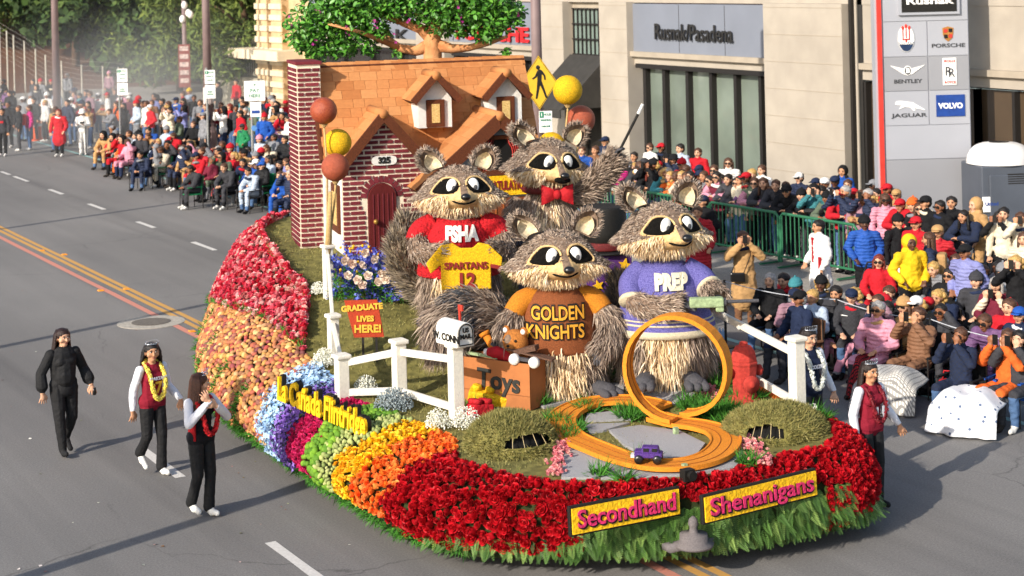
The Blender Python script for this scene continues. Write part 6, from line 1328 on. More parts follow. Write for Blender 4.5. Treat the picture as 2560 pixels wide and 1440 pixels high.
# crew phone seen in the slot of the turf mound
ph = od(1925, 1092); e = empty('phone_in_hand', 'hand holding a black phone out of the turf mound slot', 'phone', (ph.x, ph.y, ph.z + .12), CAMYAW); b = MB(); b.box((0, -.06, .0), (.16, .012, .085), R=Matrix.Rotation(.05, 3, 'Y')); b.build('phone', NOSE, e, bevel=.004)
for k in range(4): b = MB(); b.cap((.1, -.03, -.04 + k * .026), .012, (.055, -.075, -.036 + k * .026), .01, 8); b.build('finger', mat('skin_tan', '#b98664', .6, .06, 30), e, True)
# ================================================================ PEOPLE
SKINS = [mat('skin_light', '#c99a7c', .55, .06, 30), mat('skin_tan', '#b98664', .6, .06, 30), mat('skin_brown', '#8a5a3e', .55, .06, 30), mat('skin_dark', '#5a3a2a', .5, .06, 30)]
def hairm(h): return mat('hair_' + h.lstrip('#'), h, .5, .35, 40, .6, 70, spec=.4)
def fingers(L, w, d, up, sd, curl=.5, s=1., mi=0):
    """palm, four fingers and a thumb from wrist w along d"""
    w, d, up = Vector(w), Vector(d).normalized(), Vector(up).normalized(); x = d.cross(up).normalized(); up = x.cross(d)
    pm = w + d * .075 * s; L.append((w + d * .01, .03 * s, pm, .034 * s, .55, up, mi))
    for k in range(4):
        b0 = pm + x * (k - 1.5) * .0235 * s; l = (.075, .085, .08, .06)[k] * s; m_ = b0 + d * l * .55 - up * curl * .018 * s + x * (k - 1.5) * .006 * s; e = m_ + x * (k - 1.5) * .005 * s + d * l * .4 * (1 - curl * .5) - up * curl * .03 * s
        L.append((b0, .0105 * s, m_, .0095 * s, 1, None, mi)); L.append((m_, .0095 * s, e, .0085 * s, 1, None, mi))
    t0 = w + d * .03 * s + x * sd * .03 * s; t1 = t0 + d * .035 * s + x * sd * .03 * s - up * .012 * s; L.append((t0, .014 * s, t1, .0125 * s, 1, None, mi)); L.append((t1, .0125 * s, t1 + d * .03 * s - up * .01 * s, .01 * s, 1, None, mi))
def figure(pose):
    """capsule list and head matrix for one pose dictionary"""
    L = []; g = pose.get; V_ = Vector; bulk = g('bulk', 1.); pel = V_(g('pelvis', (0, 0, .95))); ch = V_(g('chest', pel + V_((0, 0, .36)))); up = (ch - pel).normalized(); side_ = V_((1, 0, 0)); fw = up.cross(side_) * -1; fw = V_((0, -1, 0)) - up * up.dot(V_((0, -1, 0))); fw.normalize()
    nk = ch + up * .13; hd = V_(g('head', nk + up * .128 + fw * .02))
    SK, TP, BT, SHO, SL = 0, 1, 2, 3, 4 if g('sleeve') else 1
    jk = 0 if g('bust', 0) else 1; L.append((pel + up * (.06 - .05 * jk), (.135 + .018 * jk) * bulk, ch - up * .02, (.15 + .004 * jk) * bulk, .7 + .06 * jk, fw, TP))
    if jk: L.append((pel + side_ * -.06 - up * .03, .125 * bulk, pel + side_ * .06 - up * .03, .125 * bulk, .95, fw, TP)); L.append((ch + up * .11 + fw * .02, .075, ch + up * .135 + fw * .02, .07, 1, None, TP)); L.append((ch + side_ * -.115 + up * .055, .075 * bulk, ch + side_ * .115 + up * .055, .075 * bulk, .85, fw, TP)); L.append((ch + up * .07, .07, nk - up * .02, .055, 1, None, TP))
    for q_ in (-1, 1): L.append((ch + side_ * .11 * q_ + up * .075, .045, nk - up * .02, .042, 1, None, TP))
    if g('bust', 0): L.append((ch + side_ * -.07 + fw * .07 - up * .05, .068, ch + side_ * .07 + fw * .07 - up * .05, .068, 1, None, TP))
    if g('belly', 0): L.append((pel + up * .1 + fw * .06, .14, pel + up * .24 + fw * .05, .13, .8, fw, TP))
    L.append((pel + side_ * -.065, .125, pel + side_ * .065, .125, .85, None, BT if not g('coat') else TP)); L.append((pel - up * -.05, .14, pel + up * .02, .145, .75, fw, TP))
    L.append((nk - up * .05, .052, hd - up * .05, .048, 1, None, SK))
    hm = g('headrot', Matrix.Identity(3)); hx, hy, hz_ = hm @ V_((1, 0, 0)), hm @ V_((0, -1, 0)), hm @ V_((0, 0, 1))
    H = lambda x, y, z: hd + hx * x + hy * y + hz_ * z
    L.append((H(0, -.012, .035), .088, H(0, .004, .03), .088, 1, None, SK)); L.append((H(0, .02, -.03), .068, H(0, .034, -.075), .042, 1, None, SK)); L.append((H(0, .088, .01), .012, H(0, .104, -.022), .0155, 1, None, SK)); L.append((H(-.05, .05, -.02), .03, H(.05, .05, -.02), .03, 1, None, SK))
    for s_ in (-1, 1): L.append((H(s_ * .083, -.01, .01), .018, H(s_ * .085, -.012, -.02), .014, 1, None, SK))
    for s_, leg in zip((-1, 1), g('legs')):
        hip, kn, an, toe = [V_(q) for q in leg]; tr_ = g('thick', 1.)
        L.append((hip, .092 * tr_, kn, .066 * tr_, 1, None, BT)); fl = g('flare', 1.); L.append((kn, .064 * tr_, kn * .6 + an * .4, .06 * tr_, 1, None, BT)); L.append((kn * .6 + an * .4, .06 * tr_, an, .046 * tr_ * fl, 1, None, BT))
        d = (toe - an); L.append((an - V_((0, 0, .045)) - d * .12, .04, toe, .036, .9, None, SHO)); L.append((an - V_((0, 0, .02)), .042, an + d * .4 - V_((0, 0, .035)), .045, 1, None, SHO))
    if g('coat'):
        z = g('coat'); L.append((pel, .165 * bulk, pel - V_((0, -.01, z)), .22 * bulk, .75, fw, TP))
    for s_, arm in zip((-1, 1), g('arms')):
        sh, el, wr, fd = [V_(q) for q in arm[:4]]; ar = g('armr', 1.) * bulk; aj = 1 + .16 * jk; sh = sh - side_ * s_ * .012 * (1 - jk); L.append((sh, (.064 if jk else .055) * ar * aj, el, .052 * ar * aj, 1, None, SL)); L.append((el, .052 * ar * aj, el * .35 + wr * .65, .046 * ar * aj * g('puff', 1.), 1, None, SL)); L.append((el * .35 + wr * .65, .044 * ar * aj * g('puff', 1.), wr, .033 + .009 * jk, 1, None, SL))
        fingers(L, wr, fd, V_(arm[4]) if len(arm) > 4 else V_((0, 0, 1)) if abs(V_(fd).normalized().z) < .8 else V_((0, -1, 0)), s_, arm[5] if len(arm) > 5 else .5)
    HM_ = hm.to_4x4(); HM_.translation = hd; return L, HM_, pel, up
def seg_dist(P, a, b_, ra, rb):
    ab = b_ - a; l2 = max(1e-9, ab @ ab); t = np.clip(((P - a) @ ab) / l2, 0, 1); return np.linalg.norm(P - (a + t[:, None] * ab), axis=1) - (ra + (rb - ra) * t)
def remesh_figure(name, L, vox, smooth=6, pel=None, up=None, amp=.024):
    b = MB()
    for (p0, r0, p1, r1, sq, yax, mi) in L: b.cap(p0, r0, p1, r1, 10, sq, yax=yax)
    o = obj(name, b.mesh(name), None); m = o.modifiers.new('r', 'REMESH'); m.mode = 'VOXEL'; m.voxel_size = vox; m2 = o.modifiers.new('s', 'SMOOTH'); m2.factor = .5; m2.iterations = smooth; me = evalmesh(o); bpy.data.objects.remove(o)
    n = len(me.polygons); C = np.zeros(n * 3); me.polygons.foreach_get('center', C); C = C.reshape(-1, 3); best = np.full(n, 1e9); idx = np.zeros(n, np.int32)
    for (p0, r0, p1, r1, sq, yax, mi) in L:
        d = seg_dist(C, np.array(p0), np.array(p1), r0, r1); d = d / (1 + .0) - (.004 if mi == 0 else 0); k = d < best; best[k] = d[k]; idx[k] = mi
    if pel is not None:
        h = (C - np.array(pel)) @ np.array(up); idx[(idx == 2) & (h > -.07)] = 1
    # cloth folds: push clothed vertices along their normals
    nv = len(me.vertices); cl = np.zeros(nv, bool); Pv = np.zeros(nv * 3); me.vertices.foreach_get('co', Pv); Pv = Pv.reshape(-1, 3); Nv = np.zeros(nv * 3); me.vertices.foreach_get('normal', Nv); Nv = Nv.reshape(-1, 3)
    lt = np.zeros(len(me.loops), np.int32); me.loops.foreach_get('vertex_index', lt); ls = np.zeros(n, np.int32); me.polygons.foreach_get('loop_total', ls); pi = np.repeat(np.arange(n), ls); cl[lt[(idx[pi] > 0) & (idx[pi] != 3)]] = True; cl[lt[idx[pi] == 0]] = False
    dsp = np.array([(.5 - 1.6 * abs(mnoise.noise((p[0] * 7 + p[2] * 3, p[1] * 7, p[2] * 10)))) * .7 + (.4 - 1.5 * abs(mnoise.noise((p[0] * 15 + 5, p[1] * 15, p[2] * 20)))) * .4 if c else 0 for p, c in zip(Pv, cl)]); Pv += Nv * (dsp * amp + cl * .004)[:, None]; me.vertices.foreach_set('co', Pv.ravel())
    me.materials.clear(); me.polygons.foreach_set('material_index', idx); me.polygons.foreach_set('use_smooth', np.ones(n, bool)); me.update(); return me
def leg(x, dy=0., kn=None, sh=0.): return [(x, 0, .9), (x * 1.08, -.02 + dy * .5, .5), (x * 1.08, .02 + dy, .1), (x * 1.15, -.12 + dy, .04)]
ST = dict(legs=[leg(-.09), leg(.1, -.05)])
def arm(s, el, wr, fd, *r): return [(s * .185, 0, 1.365), (s * el[0], el[1], el[2]), (s * wr[0], wr[1], wr[2]), (s * fd[0], fd[1], fd[2]), *r]
SITL = [[(-.1, .0, .5), (-.14, -.42, .52), (-.13, -.4, .1), (-.14, -.54, .04)], [(.1, .0, .5), (.15, -.44, .52), (.17, -.48, .1), (.18, -.62, .04)]]
def sit(**k):
    d = dict(pelvis=(0, .02, .53), chest=(0, .04, .9), legs=SITL); d.update(k); return d
def sarm(s, el, wr, fd, *r): return [(s * .185, .04, .955), (s * el[0], el[1], el[2]), (s * wr[0], wr[1], wr[2]), (s * fd[0], fd[1], fd[2]), *r]
R3x = lambda x, z=0.: (Matrix.Rotation(z, 3, 'Z') @ Matrix.Rotation(x, 3, 'X'))
POSES = {
 'down': dict(ST, arms=[arm(-1, (.25, .02, 1.1), (.26, -.07, .86), (0, -.1, -1)), arm(1, (.25, .02, 1.1), (.25, -.06, .86), (0, -.1, -1))]),
 'pocket': dict(ST, bulk=1.12, arms=[arm(-1, (.29, .06, 1.12), (.19, -.13, .97), (-.5, -.5, -.6)), arm(1, (.29, .06, 1.12), (.19, -.13, .97), (-.5, -.5, -.6))]),
 'lean': dict(bulk=1.1, pelvis=(0, .12, .93), chest=(0, -.06, 1.26), legs=[[(-.09, .12, .88), (-.1, .1, .5), (-.1, .16, .1), (-.11, .02, .04)], [(.1, .12, .88), (.11, .06, .5), (.12, .06, .1), (.13, -.08, .04)]], arms=[[(-.19, -.06, 1.31), (-.28, -.28, 1.1), (-.06, -.42, 1.1), (1, -.1, 0)], [(.19, -.06, 1.31), (.28, -.28, 1.1), (.06, -.45, 1.12), (-1, -.1, 0)]]),
 'photo': dict(ST, arms=[arm(-1, (.28, -.2, 1.3), (.08, -.26, 1.52), (-.2, -.1, 1), (0, -1, 0)), arm(1, (.28, -.2, 1.3), (.08, -.26, 1.52), (-.2, -.1, 1), (0, -1, 0))]),
 'coatphoto': dict(ST, coat=.42, bulk=1.08, arms=[arm(-1, (.28, -.2, 1.28), (.07, -.26, 1.52), (-.2, -.1, 1), (0, -1, 0)), arm(1, (.28, -.2, 1.28), (.07, -.26, 1.5), (-.2, -.1, 1), (0, -1, 0))]),
 'coat': dict(ST, coat=.34, bulk=1.1, arms=[arm(-1, (.27, .02, 1.1), (.26, -.1, .88), (0, -.2, -1)), arm(1, (.27, .02, 1.1), (.24, -.14, .92), (-.3, -.5, -.5))]),
 'phone': dict(ST, arms=[arm(-1, (.26, -.02, 1.12), (.12, -.28, 1.16), (.2, -.6, .3)), arm(1, (.26, -.02, 1.12), (.1, -.28, 1.14), (-.2, -.6, .3))], headrot=R3x(.3)),
 'sit': sit(bulk=1.1, arms=[sarm(-1, (.27, -.05, .72), (.13, -.3, .66), (-.3, -1, -.2)), sarm(1, (.27, -.05, .72), (.1, -.3, .66), (-.4, -1, -.2))]),
 'sitphoto': sit(bulk=1.08, arms=[sarm(-1, (.28, -.16, .84), (.1, -.24, 1.1), (-.2, -.1, 1), (0, -1, 0)), sarm(1, (.28, -.16, .84), (.1, -.24, 1.1), (-.2, -.1, 1), (0, -1, 0))]),
 'sitbrow': sit(bulk=1.12, chest=(0, -.02, .9), arms=[sarm(-1, (.26, -.06, .72), (.12, -.3, .68), (-.3, -1, 0)), sarm(1, (.3, -.14, .95), (.14, -.16, 1.17), (-.8, -.3, .6))]),
 'sitlean': sit(bulk=1.1, chest=(0, -.14, .87), arms=[[(-.19, -.13, .92), (-.26, -.3, .66), (-.08, -.46, .6), (.7, -.7, 0)], [(.19, -.13, .92), (.26, -.3, .66), (.06, -.46, .62), (-.7, -.7, 0)]], headrot=R3x(.15)),
 'floor': dict(bulk=1.1, pelvis=(0, .02, .2), chest=(0, .02, .55), legs=[[(-.1, 0, .17), (-.16, -.38, .42), (-.13, -.62, .1), (-.13, -.76, .05)], [(.1, 0, .17), (.18, -.36, .44), (.14, -.66, .1), (.15, -.8, .05)]], arms=[[(-.19, .01, .62), (-.28, -.16, .42), (-.1, -.36, .44), (.6, -.8, 0)], [(.19, .01, .62), (.28, -.16, .42), (.08, -.38, .46), (-.6, -.8, 0)]]),
 'bend': dict(pelvis=(0, .15, .92), chest=(0, -.2, .86), head=(0, -.42, .72), headrot=R3x(1.1), legs=[[(-.1, .15, .88), (-.12, .1, .48), (-.12, .12, .1), (-.13, -.02, .04)], [(.1, .15, .88), (.13, .05, .48), (.14, -.02, .1), (.15, -.16, .04)]], arms=[[(-.18, -.26, .84), (-.22, -.36, .58), (-.14, -.44, .36), (0, -.3, -1)], [(.18, -.26, .84), (.22, -.36, .58), (.14, -.46, .38), (0, -.3, -1)]]),
}
TPL = {}
for k, p in POSES.items():
    L, hm, pl_, up_ = figure(p); TPL[k] = (remesh_figure('body', L, .0165, 3, pl_, up_), hm)
    for q in range(4): TPL[k][0].materials.append(SKINS[0])
# hair and hats in head space (origin at head centre, facing -Y)
def hb(fn, k=1.):
    b = MB(); fn(b)
    for v in b.v: v += v.normalized() * .014 * k * (mnoise.noise(v * 28) + .5 * mnoise.noise(v * 60))
    return b.mesh('hair', True)
def f_short(b): b.ball((0, .022, .05), (.1, .104, .088), 14, 9); b.ball((0, .05, .0), (.092, .065, .085), 12, 8)
def f_long(b):
    f_short(b); b.cap((0, .06, .02), .095, (0, .085, -.26), .075, 12, .6, yax=(0, 1, 0))
    for s_ in (-1, 1): b.cap((s_ * .085, .01, .02), .03, (s_ * .1, .01, -.22), .026, 8)
def f_curly(b):
    g = random.Random(3); f_short(b)
    for k in range(26): a = g.uniform(0, 6.28); b.ball((.1 * math.cos(a), .05 + .07 * math.sin(a) * (1 if math.sin(a) > 0 else .3), g.uniform(-.25, .08)), g.uniform(.035, .05), 8, 5)
def f_cap(b):
    b.ball((0, .008, .06), (.102, .115, .082), 16, 9); b.add([(-.075, -.085, .062), (.075, -.085, .062), (.06, -.175, .05), (0, -.19, .052), (-.06, -.175, .05), (-.075, -.085, .052), (.075, -.085, .052), (.06, -.175, .04), (0, -.19, .042), (-.06, -.175, .04)], [(0, 1, 2, 3, 4), (9, 8, 7, 6, 5), (0, 5, 6, 1), (1, 6, 7, 2), (2, 7, 8, 3), (3, 8, 9, 4), (4, 9, 5, 0)])
def f_beanie(b): b.ball((0, .012, .07), (.106, .116, .1), 16, 10); b.lathe([(.108, .03), (.114, .04), (.114, .075), (.106, .085)], 18, T(0, .01, .0), sy=1.06); b.ball((0, .02, .175), .02, 8, 5)
def f_hood(b): b.ball((0, .045, .03), (.125, .12, .135), 16, 10); b.cap((-.07, .03, -.12), .07, (.07, .03, -.12), .07, 10); b.cap((0, .07, -.1), .1, (0, .07, -.12), .1)
def f_bucket(b): b.lathe([(.16, .035), (.105, .07), (.1, .15), (.05, .165), (.01, .166)], 18, T(0, .01, 0), sy=1.08)
HAIR = {k: hb(f) for k, f in dict(short=f_short, long=f_long, curly=f_curly).items()}; HAT = {k: hb(f, .25) for k, f in dict(cap=f_cap, beanie=f_beanie, hood=f_hood, bucket=f_bucket).items()}
b = MB(); b.box((-.038, -.1, .012), (.058, .02, .034)); b.box((.038, -.1, .012), (.058, .02, .034)); b.box((0, -.105, .02), (.04, .012, .01)); SUNG = b.mesh('sunglasses')
b = MB(); b.box((0, -.36, 1.66 - 1.6), (.075, .01, .14)); PHONE = b.mesh('phone')
for d in (HAIR, HAT):
    for m in d.values(): m.materials.append(None)
SUNG.materials.append(NOSE)
b = MB()
for s_ in (-1, 1):
    b.mi = 0; b.ball((s_ * .034, -.086, .018), (.013, .008, .0075), 8, 6); b.mi = 1; b.tube([(s_ * .015, -.096, .036), (s_ * .036, -.097, .042), (s_ * .056, -.084, .034)], [.003, .005, .003], 5)
b.mi = 2; b.tube([(-.025, -.092, -.052), (0, -.103, -.053), (.025, -.092, -.052)], [.003, .0065, .003], 6); FACE = b.mesh('face', True)
for m in (mat('dark_iris', '#24160f', .3), hairm('#2a1d16'), mat('lips', '#8f4c44', .5)): FACE.materials.append(m)
b = MB(); b.box((0, -.0, 0), (.012, .012, .42)); ZIP = b.mesh('zip'); ZIP.materials.append(DARKF)
CN_ = {'K': ('#1b1b1d', 'black'), 'N': ('#232c44', 'navy'), 'W': ('#dcdad6', 'white'), 'R': ('#b3202a', 'red'), 'G': ('#7d7e82', 'grey'), 'D': ('#3a3a3e', 'charcoal'), 'B': ('#234f9e', 'blue'), 'T': ('#b08a5c', 'tan'), 'P': ('#c98a9c', 'pink'), 'M': ('#6a2434', 'maroon'), 'O': ('#d2622a', 'orange'), 'E': ('#5f6a58', 'olive'), 'L': ('#7c7fb0', 'lavender'), 'V': ('#6a4a70', 'purple'), 'C': ('#d3c6ae', 'cream'), 'Y': ('#d8b220', 'yellow'), 'J': ('#4a6488', 'denim'), 'U': ('#7c5840', 'brown'), 'H': ('#94707c', 'mauve'), 'A': ('#3f7f86', 'teal'), 'F': ('#1f7a4c', 'green'), 'X': ('#c2287a', 'magenta'), 'S': ('#a9b6c6', 'skyblue')}
HC_ = {'k': ('#17120f', 'black'), 'b': ('#4a2f1f', 'brown'), 'y': ('#b08c50', 'blond'), 'g': ('#9a9692', 'grey'), 'r': ('#6e2a1c', 'red')}
VERB = dict(down='standing', pocket='hands pocketed', lean='leaning', photo='photographing', coatphoto='photographing', coat='standing', phone='reading phone', sit='sitting', sitphoto='sitting photographing', sitbrow='sitting squinting', sitlean='sitting hunched', floor='sitting low', bend='bending over') if True else {'down': 'standing', 'pocket': 'standing hands in pockets', 'lean': 'leaning on the barricade', 'photo': 'standing taking a photo', 'coatphoto': 'standing taking a photo', 'coat': 'standing', 'phone': 'standing looking at a phone', 'sit': 'sitting', 'sitphoto': 'sitting taking a photo', 'sitbrow': 'sitting shading the eyes', 'sitlean': 'sitting leaning forward', 'floor': 'sitting on the ground', 'bend': 'bending over'}
# camp chair
def chair_parts(e, m):
    b = MB(); b.box((0, .02, .4), (.5, .42, .03)); b.build('seat', m, e); b = MB(); b.box((0, .25, .66), (.5, .03, .48), R=Matrix.Rotation(-.15, 3, 'X')); b.build('backrest', m, e)
    for x, y in ((-.26, -.2), (.26, -.2), (-.26, .24), (.26, .24)): b = MB(); b.tube([(x, y, 0), (x * .98, y * .95, .62 if y < 0 else .92)], .013, 6); b.build('leg', DARKF, e)
    for x in (-.27, .27): b = MB(); b.box((x, 0, .6), (.05, .42, .025)); b.build('armrest', m, e)
CH_PROTO = {}
def chair(x, y, z, rz, c, who):
    lab = '%s folding camp chair under the person in %s top' % (CN_[c][1], who)
    if c not in CH_PROTO: e = empty('camp_chair', lab, 'chair', (x, y, z), rz, 'camp chairs along the kerb'); chair_parts(e, cloth(CN_[c][0])); CH_PROTO[c] = e
    else: e = copy_tree(CH_PROTO[c]); e.location = (x, y, z); e.rotation_euler = (0, 0, rz); e['label'] = lab
PG_ = random.Random(8)
def person(u, v, pose, top, bot, hair, hat='', yaw=-1.2, sk=None, sc_=1., where='', glasses=False, seat=None, grp='', acc=True):
    me, hm = TPL[pose]; hh = hm.translation.z * sc_; zg = .13; p = at(u, v, zg + hh)
    if p.x < KX + .1: zg = 0.; p = at(u, v, zg + hh)
    if grp.startswith('crowd behind') and p.x < 23.0 - (p.y - 27.6) * .043: q_ = 23.0 - (p.y - 27.6) * .043; p = O + (p - O) * (q_ / p.x)
    if 19.3 < p.x < KX + .15: p.x = KX + .3; zg = .13
    e = bpy.data.objects.new('person', me); link(e); e.matrix_world = T(p.x, p.y, zg) @ RZ(yaw) @ S(sc_ * PG_.choice([-1, 1]) * PG_.uniform(.94, 1.08), sc_ * PG_.uniform(.95, 1.1), sc_) @ T(-hm.translation.x, -hm.translation.y, 0)
    sk = PG_.choices((0, 1, 2, 3), (5, 4, 2, 1))[0] if sk is None else sk
    for i, m in enumerate((SKINS[sk], clothv(CN_[top][0], PG_.choices((0, 1, 2), (6, 3, 1))[0] if acc and top not in 'YTO' else 0), cloth(CN_[bot][0]), cloth(PG_.choice(['#1c1c1e', '#d8d5cf', '#3a3430'])))): e.material_slots[i].link = 'OBJECT'; e.material_slots[i].material = m
    ht_ = 'long' if hair.isupper() else 'short'; hc = HC_[hair.lower()]
    if hair == 'Y': ht_ = 'curly'
    def child(nm, m_, mt): c = bpy.data.objects.new(nm, m_); link(c, e); c.matrix_local = hm.copy(); c.material_slots[0].link = 'OBJECT'; c.material_slots[0].material = mt
    if not (hat and hat[0] == 'h'): child('hair', HAIR[ht_], hairm(hc[0]))
    lab = 'person in %s top and %s trousers with %s %s hair' % (CN_[top][1], CN_[bot][1], 'long' if ht_ != 'short' else 'short', hc[1])
    if hat:
        kd = {'c': 'cap', 'b': 'beanie', 'h': 'hood', 'k': 'bucket'}[hat[0]]; child('hat' if kd != 'hood' else 'hood', HAT[kd], cloth(CN_[hat[1]][0])); lab = 'person in %s top, %s trousers and %s %s' % (CN_[top][1], CN_[bot][1], CN_[hat[1]][1], {'bucket': 'hat'}.get(kd, kd))
    if glasses: child('sunglasses', SUNG, NOSE)
    c = bpy.data.objects.new('face_details', FACE); link(c, e); c.matrix_local = hm.copy(); c['kind'] = 'stuff'
    if 'photo' in pose:
        c = bpy.data.objects.new('phone', PHONE); link(c, e); c.matrix_local = T(hm.translation.x, hm.translation.y + .04, hm.translation.z - .02)
        if not len(PHONE.materials): PHONE.materials.append(NOSE)
    lit = PG_.random() if acc else 1; ct = PG_.choice('WKRGNTC'); c_ch = hm.translation
    if lit < .22 and pose not in ('bend', 'floor'):
        b = MB(); b.tube([(c_ch.x + .1 * math.cos(a), c_ch.y + .02 + .095 * math.sin(a), c_ch.z - .17 + .015 * math.sin(2 * a)) for a in [6.283 * i / 12 for i in range(12)]], .035, 6, closed=True); c = b.build('scarf', cloth(CN_[ct][0]), e, True)
    elif lit < .4 and pose in ('down', 'lean', 'photo', 'pocket'):
        b = MB(); b.box((c_ch.x, c_ch.y + .2, c_ch.z - .42), (.3, .16, .42)); b.build('backpack', cloth(CN_[ct][0]), e, bevel=.04)
    elif lit < .6 and pose in ('down', 'phone', 'coat'):
        b = MB(); b.box((0, -.118, 1.22), (.16, .03, .07)); b.build('shirt_print', cloth(CN_[ct][0]), e)
    tag(e, '%s %s %s' % (lab, VERB[pose], where), 'person', grp)
    if seat: chair(p.x - 0, p.y, zg, yaw, seat, CN_[top][1] + (' and ' + CN_[hat[1]][1] + ' headwear' if hat else ''))
    return e
RGTS = dict(where='behind green barricade', grp='crowd behind the green barricade')
q = """1714 427 lean R K b;1748 427 down K D k cN;1785 427 down R J b;1821 409 down W K B;1879 437 down W K y;1904 427 down W J b;1773 464 lean M K k;1803 450 lean N K k;1792 492 lean P J K;1842 478 lean D J k;1821 505 lean D J k;1909 496 lean D K B;1966 487 lean K K k bK;1998 446 down N K k cW;2003 492 lean K D k bK;2039 460 down W J k cN;2062 460 down W J g cW;2087 455 down N K k cN;2106 430 down B K k hK;2119 464 down K J b;2067 500 lean E K k bK;2106 503 lean R J b cR;2135 487 down G K b cR;2184 464 down G D b cG;2190 487 down R D k;2218 475 down R K b cR;2209 505 lean G J b cR;2241 489 down T K b cT;2250 515 lean R K b cR;2282 526 lean R K b bO;2314 524 down K K k cK;2349 519 pocket K K k;2379 508 down K D k;2408 547 lean N K K;2436 515 pocket T T k hT;2509 537 down C K k;2553 570 photo C J B;2498 579 photo K K k;1624 370 down W J b;1653 370 down K K k cR;1700 373 down S J k;1745 383 down R K b;1585 393 down D K k;1585 420 lean G K Y;1611 410 down D K k cD;1626 436 lean K K R;1646 416 down R J b cR;1673 443 lean O K Y;1683 401 photo N K k kK;1704 412 down R K k bR;1714 445 lean U K b;1749 440 lean D J k cN;1513 354 down N K k cN;1455 379 down B J b;1488 377 down U J b;1513 389 lean L J g cG;1556 400 down W K k;1540 415 lean X J K;1560 440 lean K J b;1600 450 lean D J B;1655 462 lean K K k;1690 470 lean T J b;1725 472 lean D K K;1760 488 lean G J B;1870 505 lean V J K;1940 505 lean D J b;2030 505 lean K D k;2160 512 lean T J b;2300 540 lean K J B"""
for ln in q.split(';'):
    a = ln.split(); person(int(a[0]), int(a[1]), a[2], a[3], a[4], a[5], a[6] if len(a) > 6 else '', yaw=-1.15 + PG_.uniform(-.5, .4), sc_=PG_.uniform(.96, 1.05), glasses=PG_.random() < .25, **RGTS)
w_ = dict(where='before green barricade', grp='people standing before the barricade')
for a in ((1743, 533, 'coat', 'R', 'K', 'b', '', -.7), (1757, 505, 'pocket', 'K', 'D', 'k', 'cN', -1.5), (1858, 597, 'coatphoto', 'T', 'U', 'b', '', -.55), (2161, 560, 'pocket', 'B', 'K', 'k', 'bK', -.6), (2246, 556, 'down', 'K', 'D', 'k', 'bK', -.2), (2257, 612, 'pocket', 'Y', 'K', 'k', 'hY', -.3), (2344, 582, 'down', 'R', 'J', 'b', 'cT', -1.0), (2321, 600, 'pocket', 'N', 'J', 'B', '', -2.4), (2413, 632, 'pocket', 'L', 'J', 'g', 'cK', -1.4), (2539, 660, 'photo', 'K', 'K', 'Y', '', -1.0), (2290, 560, 'down', 'R', 'K', 'k', 'cR', -1.2), (2560, 600, 'down', 'C', 'K', 'B', '', -1.2)): person(*a, **w_)
# man in a white suit with red tie
wm = person(2016, 590, 'coat', 'W', 'W', 'k', '', -1.75, 1, 1.0, 'wearing red tie', grp='people standing before the barricade', acc=False); b = MB(); b.box((0, -.125, 1.16), (.05, .02, .4)); b.box((0.0, -.13, 1.37), (.06, .02, .05)); b.build('tie', REDB, wm)
b = MB(); b.box((-.22, -.12, .98), (.06, .03, .2)); b.build('armband', REDB, wm)
bc = [o for o in COL.objects if o.get('label', '').startswith('person in tan top and brown')][0]; b = MB(); b.box((.12, -.2, .93), (.24, .07, .16)); b.build('handbag', NOSE, bc, bevel=.02); b = MB(); b.tube([(.02, -.2, 1.0), (-.1, -.17, 1.3), (-.13, -.02, 1.45), (.1, .1, 1.2), (.22, -.16, 1.0)], .008, 5); b.build('bag_strap', NOSE, bc)
w_ = dict(where='in kerbside chair', grp='people seated along the kerb')
for a in ((1925, 703, 'sit', 'K', 'J', 'G', '', -1.0, 'D'), (1959, 703, 'sitlean', 'R', 'J', 'k', '', -1.2, 'D'), (1989, 718, 'sitlean', 'G', 'N', 'b', 'bA', -1.4, 'E'), (2053, 712, 'sit', 'K', 'K', 'Y', 'bK', -.9, 'U'), (2129, 744, 'sit', 'D', 'J', 'k', 'cN', -.8, 'A'), (2147, 682, 'sit', 'R', 'K', 'R', '', -.9, 'K'), (2259, 767, 'sit', 'T', 'C', 'B', 'bT', -1.3, 'K'), (2296, 790, 'sitphoto', 'U', 'G', 'b', '', -1.3, 'K'), (2351, 782, 'sitbrow', 'D', 'D', 'k', '', -1.2, 'K'), (2401, 842, 'sitphoto', 'N', 'J', 'b', '', -1.3, 'K'), (2461, 808, 'sitlean', 'V', 'W', 'b', '', -1.3, 'U'), (2388, 655, 'sitbrow', 'H', 'K', 'b', '', -1.2, 'K'), (2356, 660, 'sitbrow', 'A', 'K', 'g', '', -1.2, 'K'), (2456, 740, 'sit', 'M', 'J', 'G', '', -1.0, 'K'), (2500, 732, 'sitphoto', 'C', 'D', 'g', '', -1.2, 'N'), (2520, 846, 'sitphoto', 'O', 'D', 'b', '', -1.3, 'B'), (2548, 850, 'sitphoto', 'D', 'J', 'K', '', -1.3, 'B'), (2548, 790, 'sit', 'N', 'K', 'k', 'cB', -1.2, 'N'), (2405, 730, 'sit', 'D', 'K', 'k', 'bD', -1.2, 'K'), (2310, 720, 'sit', 'K', 'J', 'K', '', -1.2, 'K'), (2222, 735, 'sitlean', 'D', 'K', 'b', '', -1.2, 'K'), (2090, 735, 'sitlean', 'D', 'D', 'k', '', -1.1, 'K'), (2030, 745, 'sit', 'S', 'J', 'y', '', -1.2, 'K')):
    person(*a[:8], seat=a[8], glasses=PG_.random() < .25, **w_)
person(2126, 792, 'floor', 'P', 'G', 'b', 'cW', -1.3, 1, 1.05, where='beside the rope stanchion', grp='people seated along the kerb')
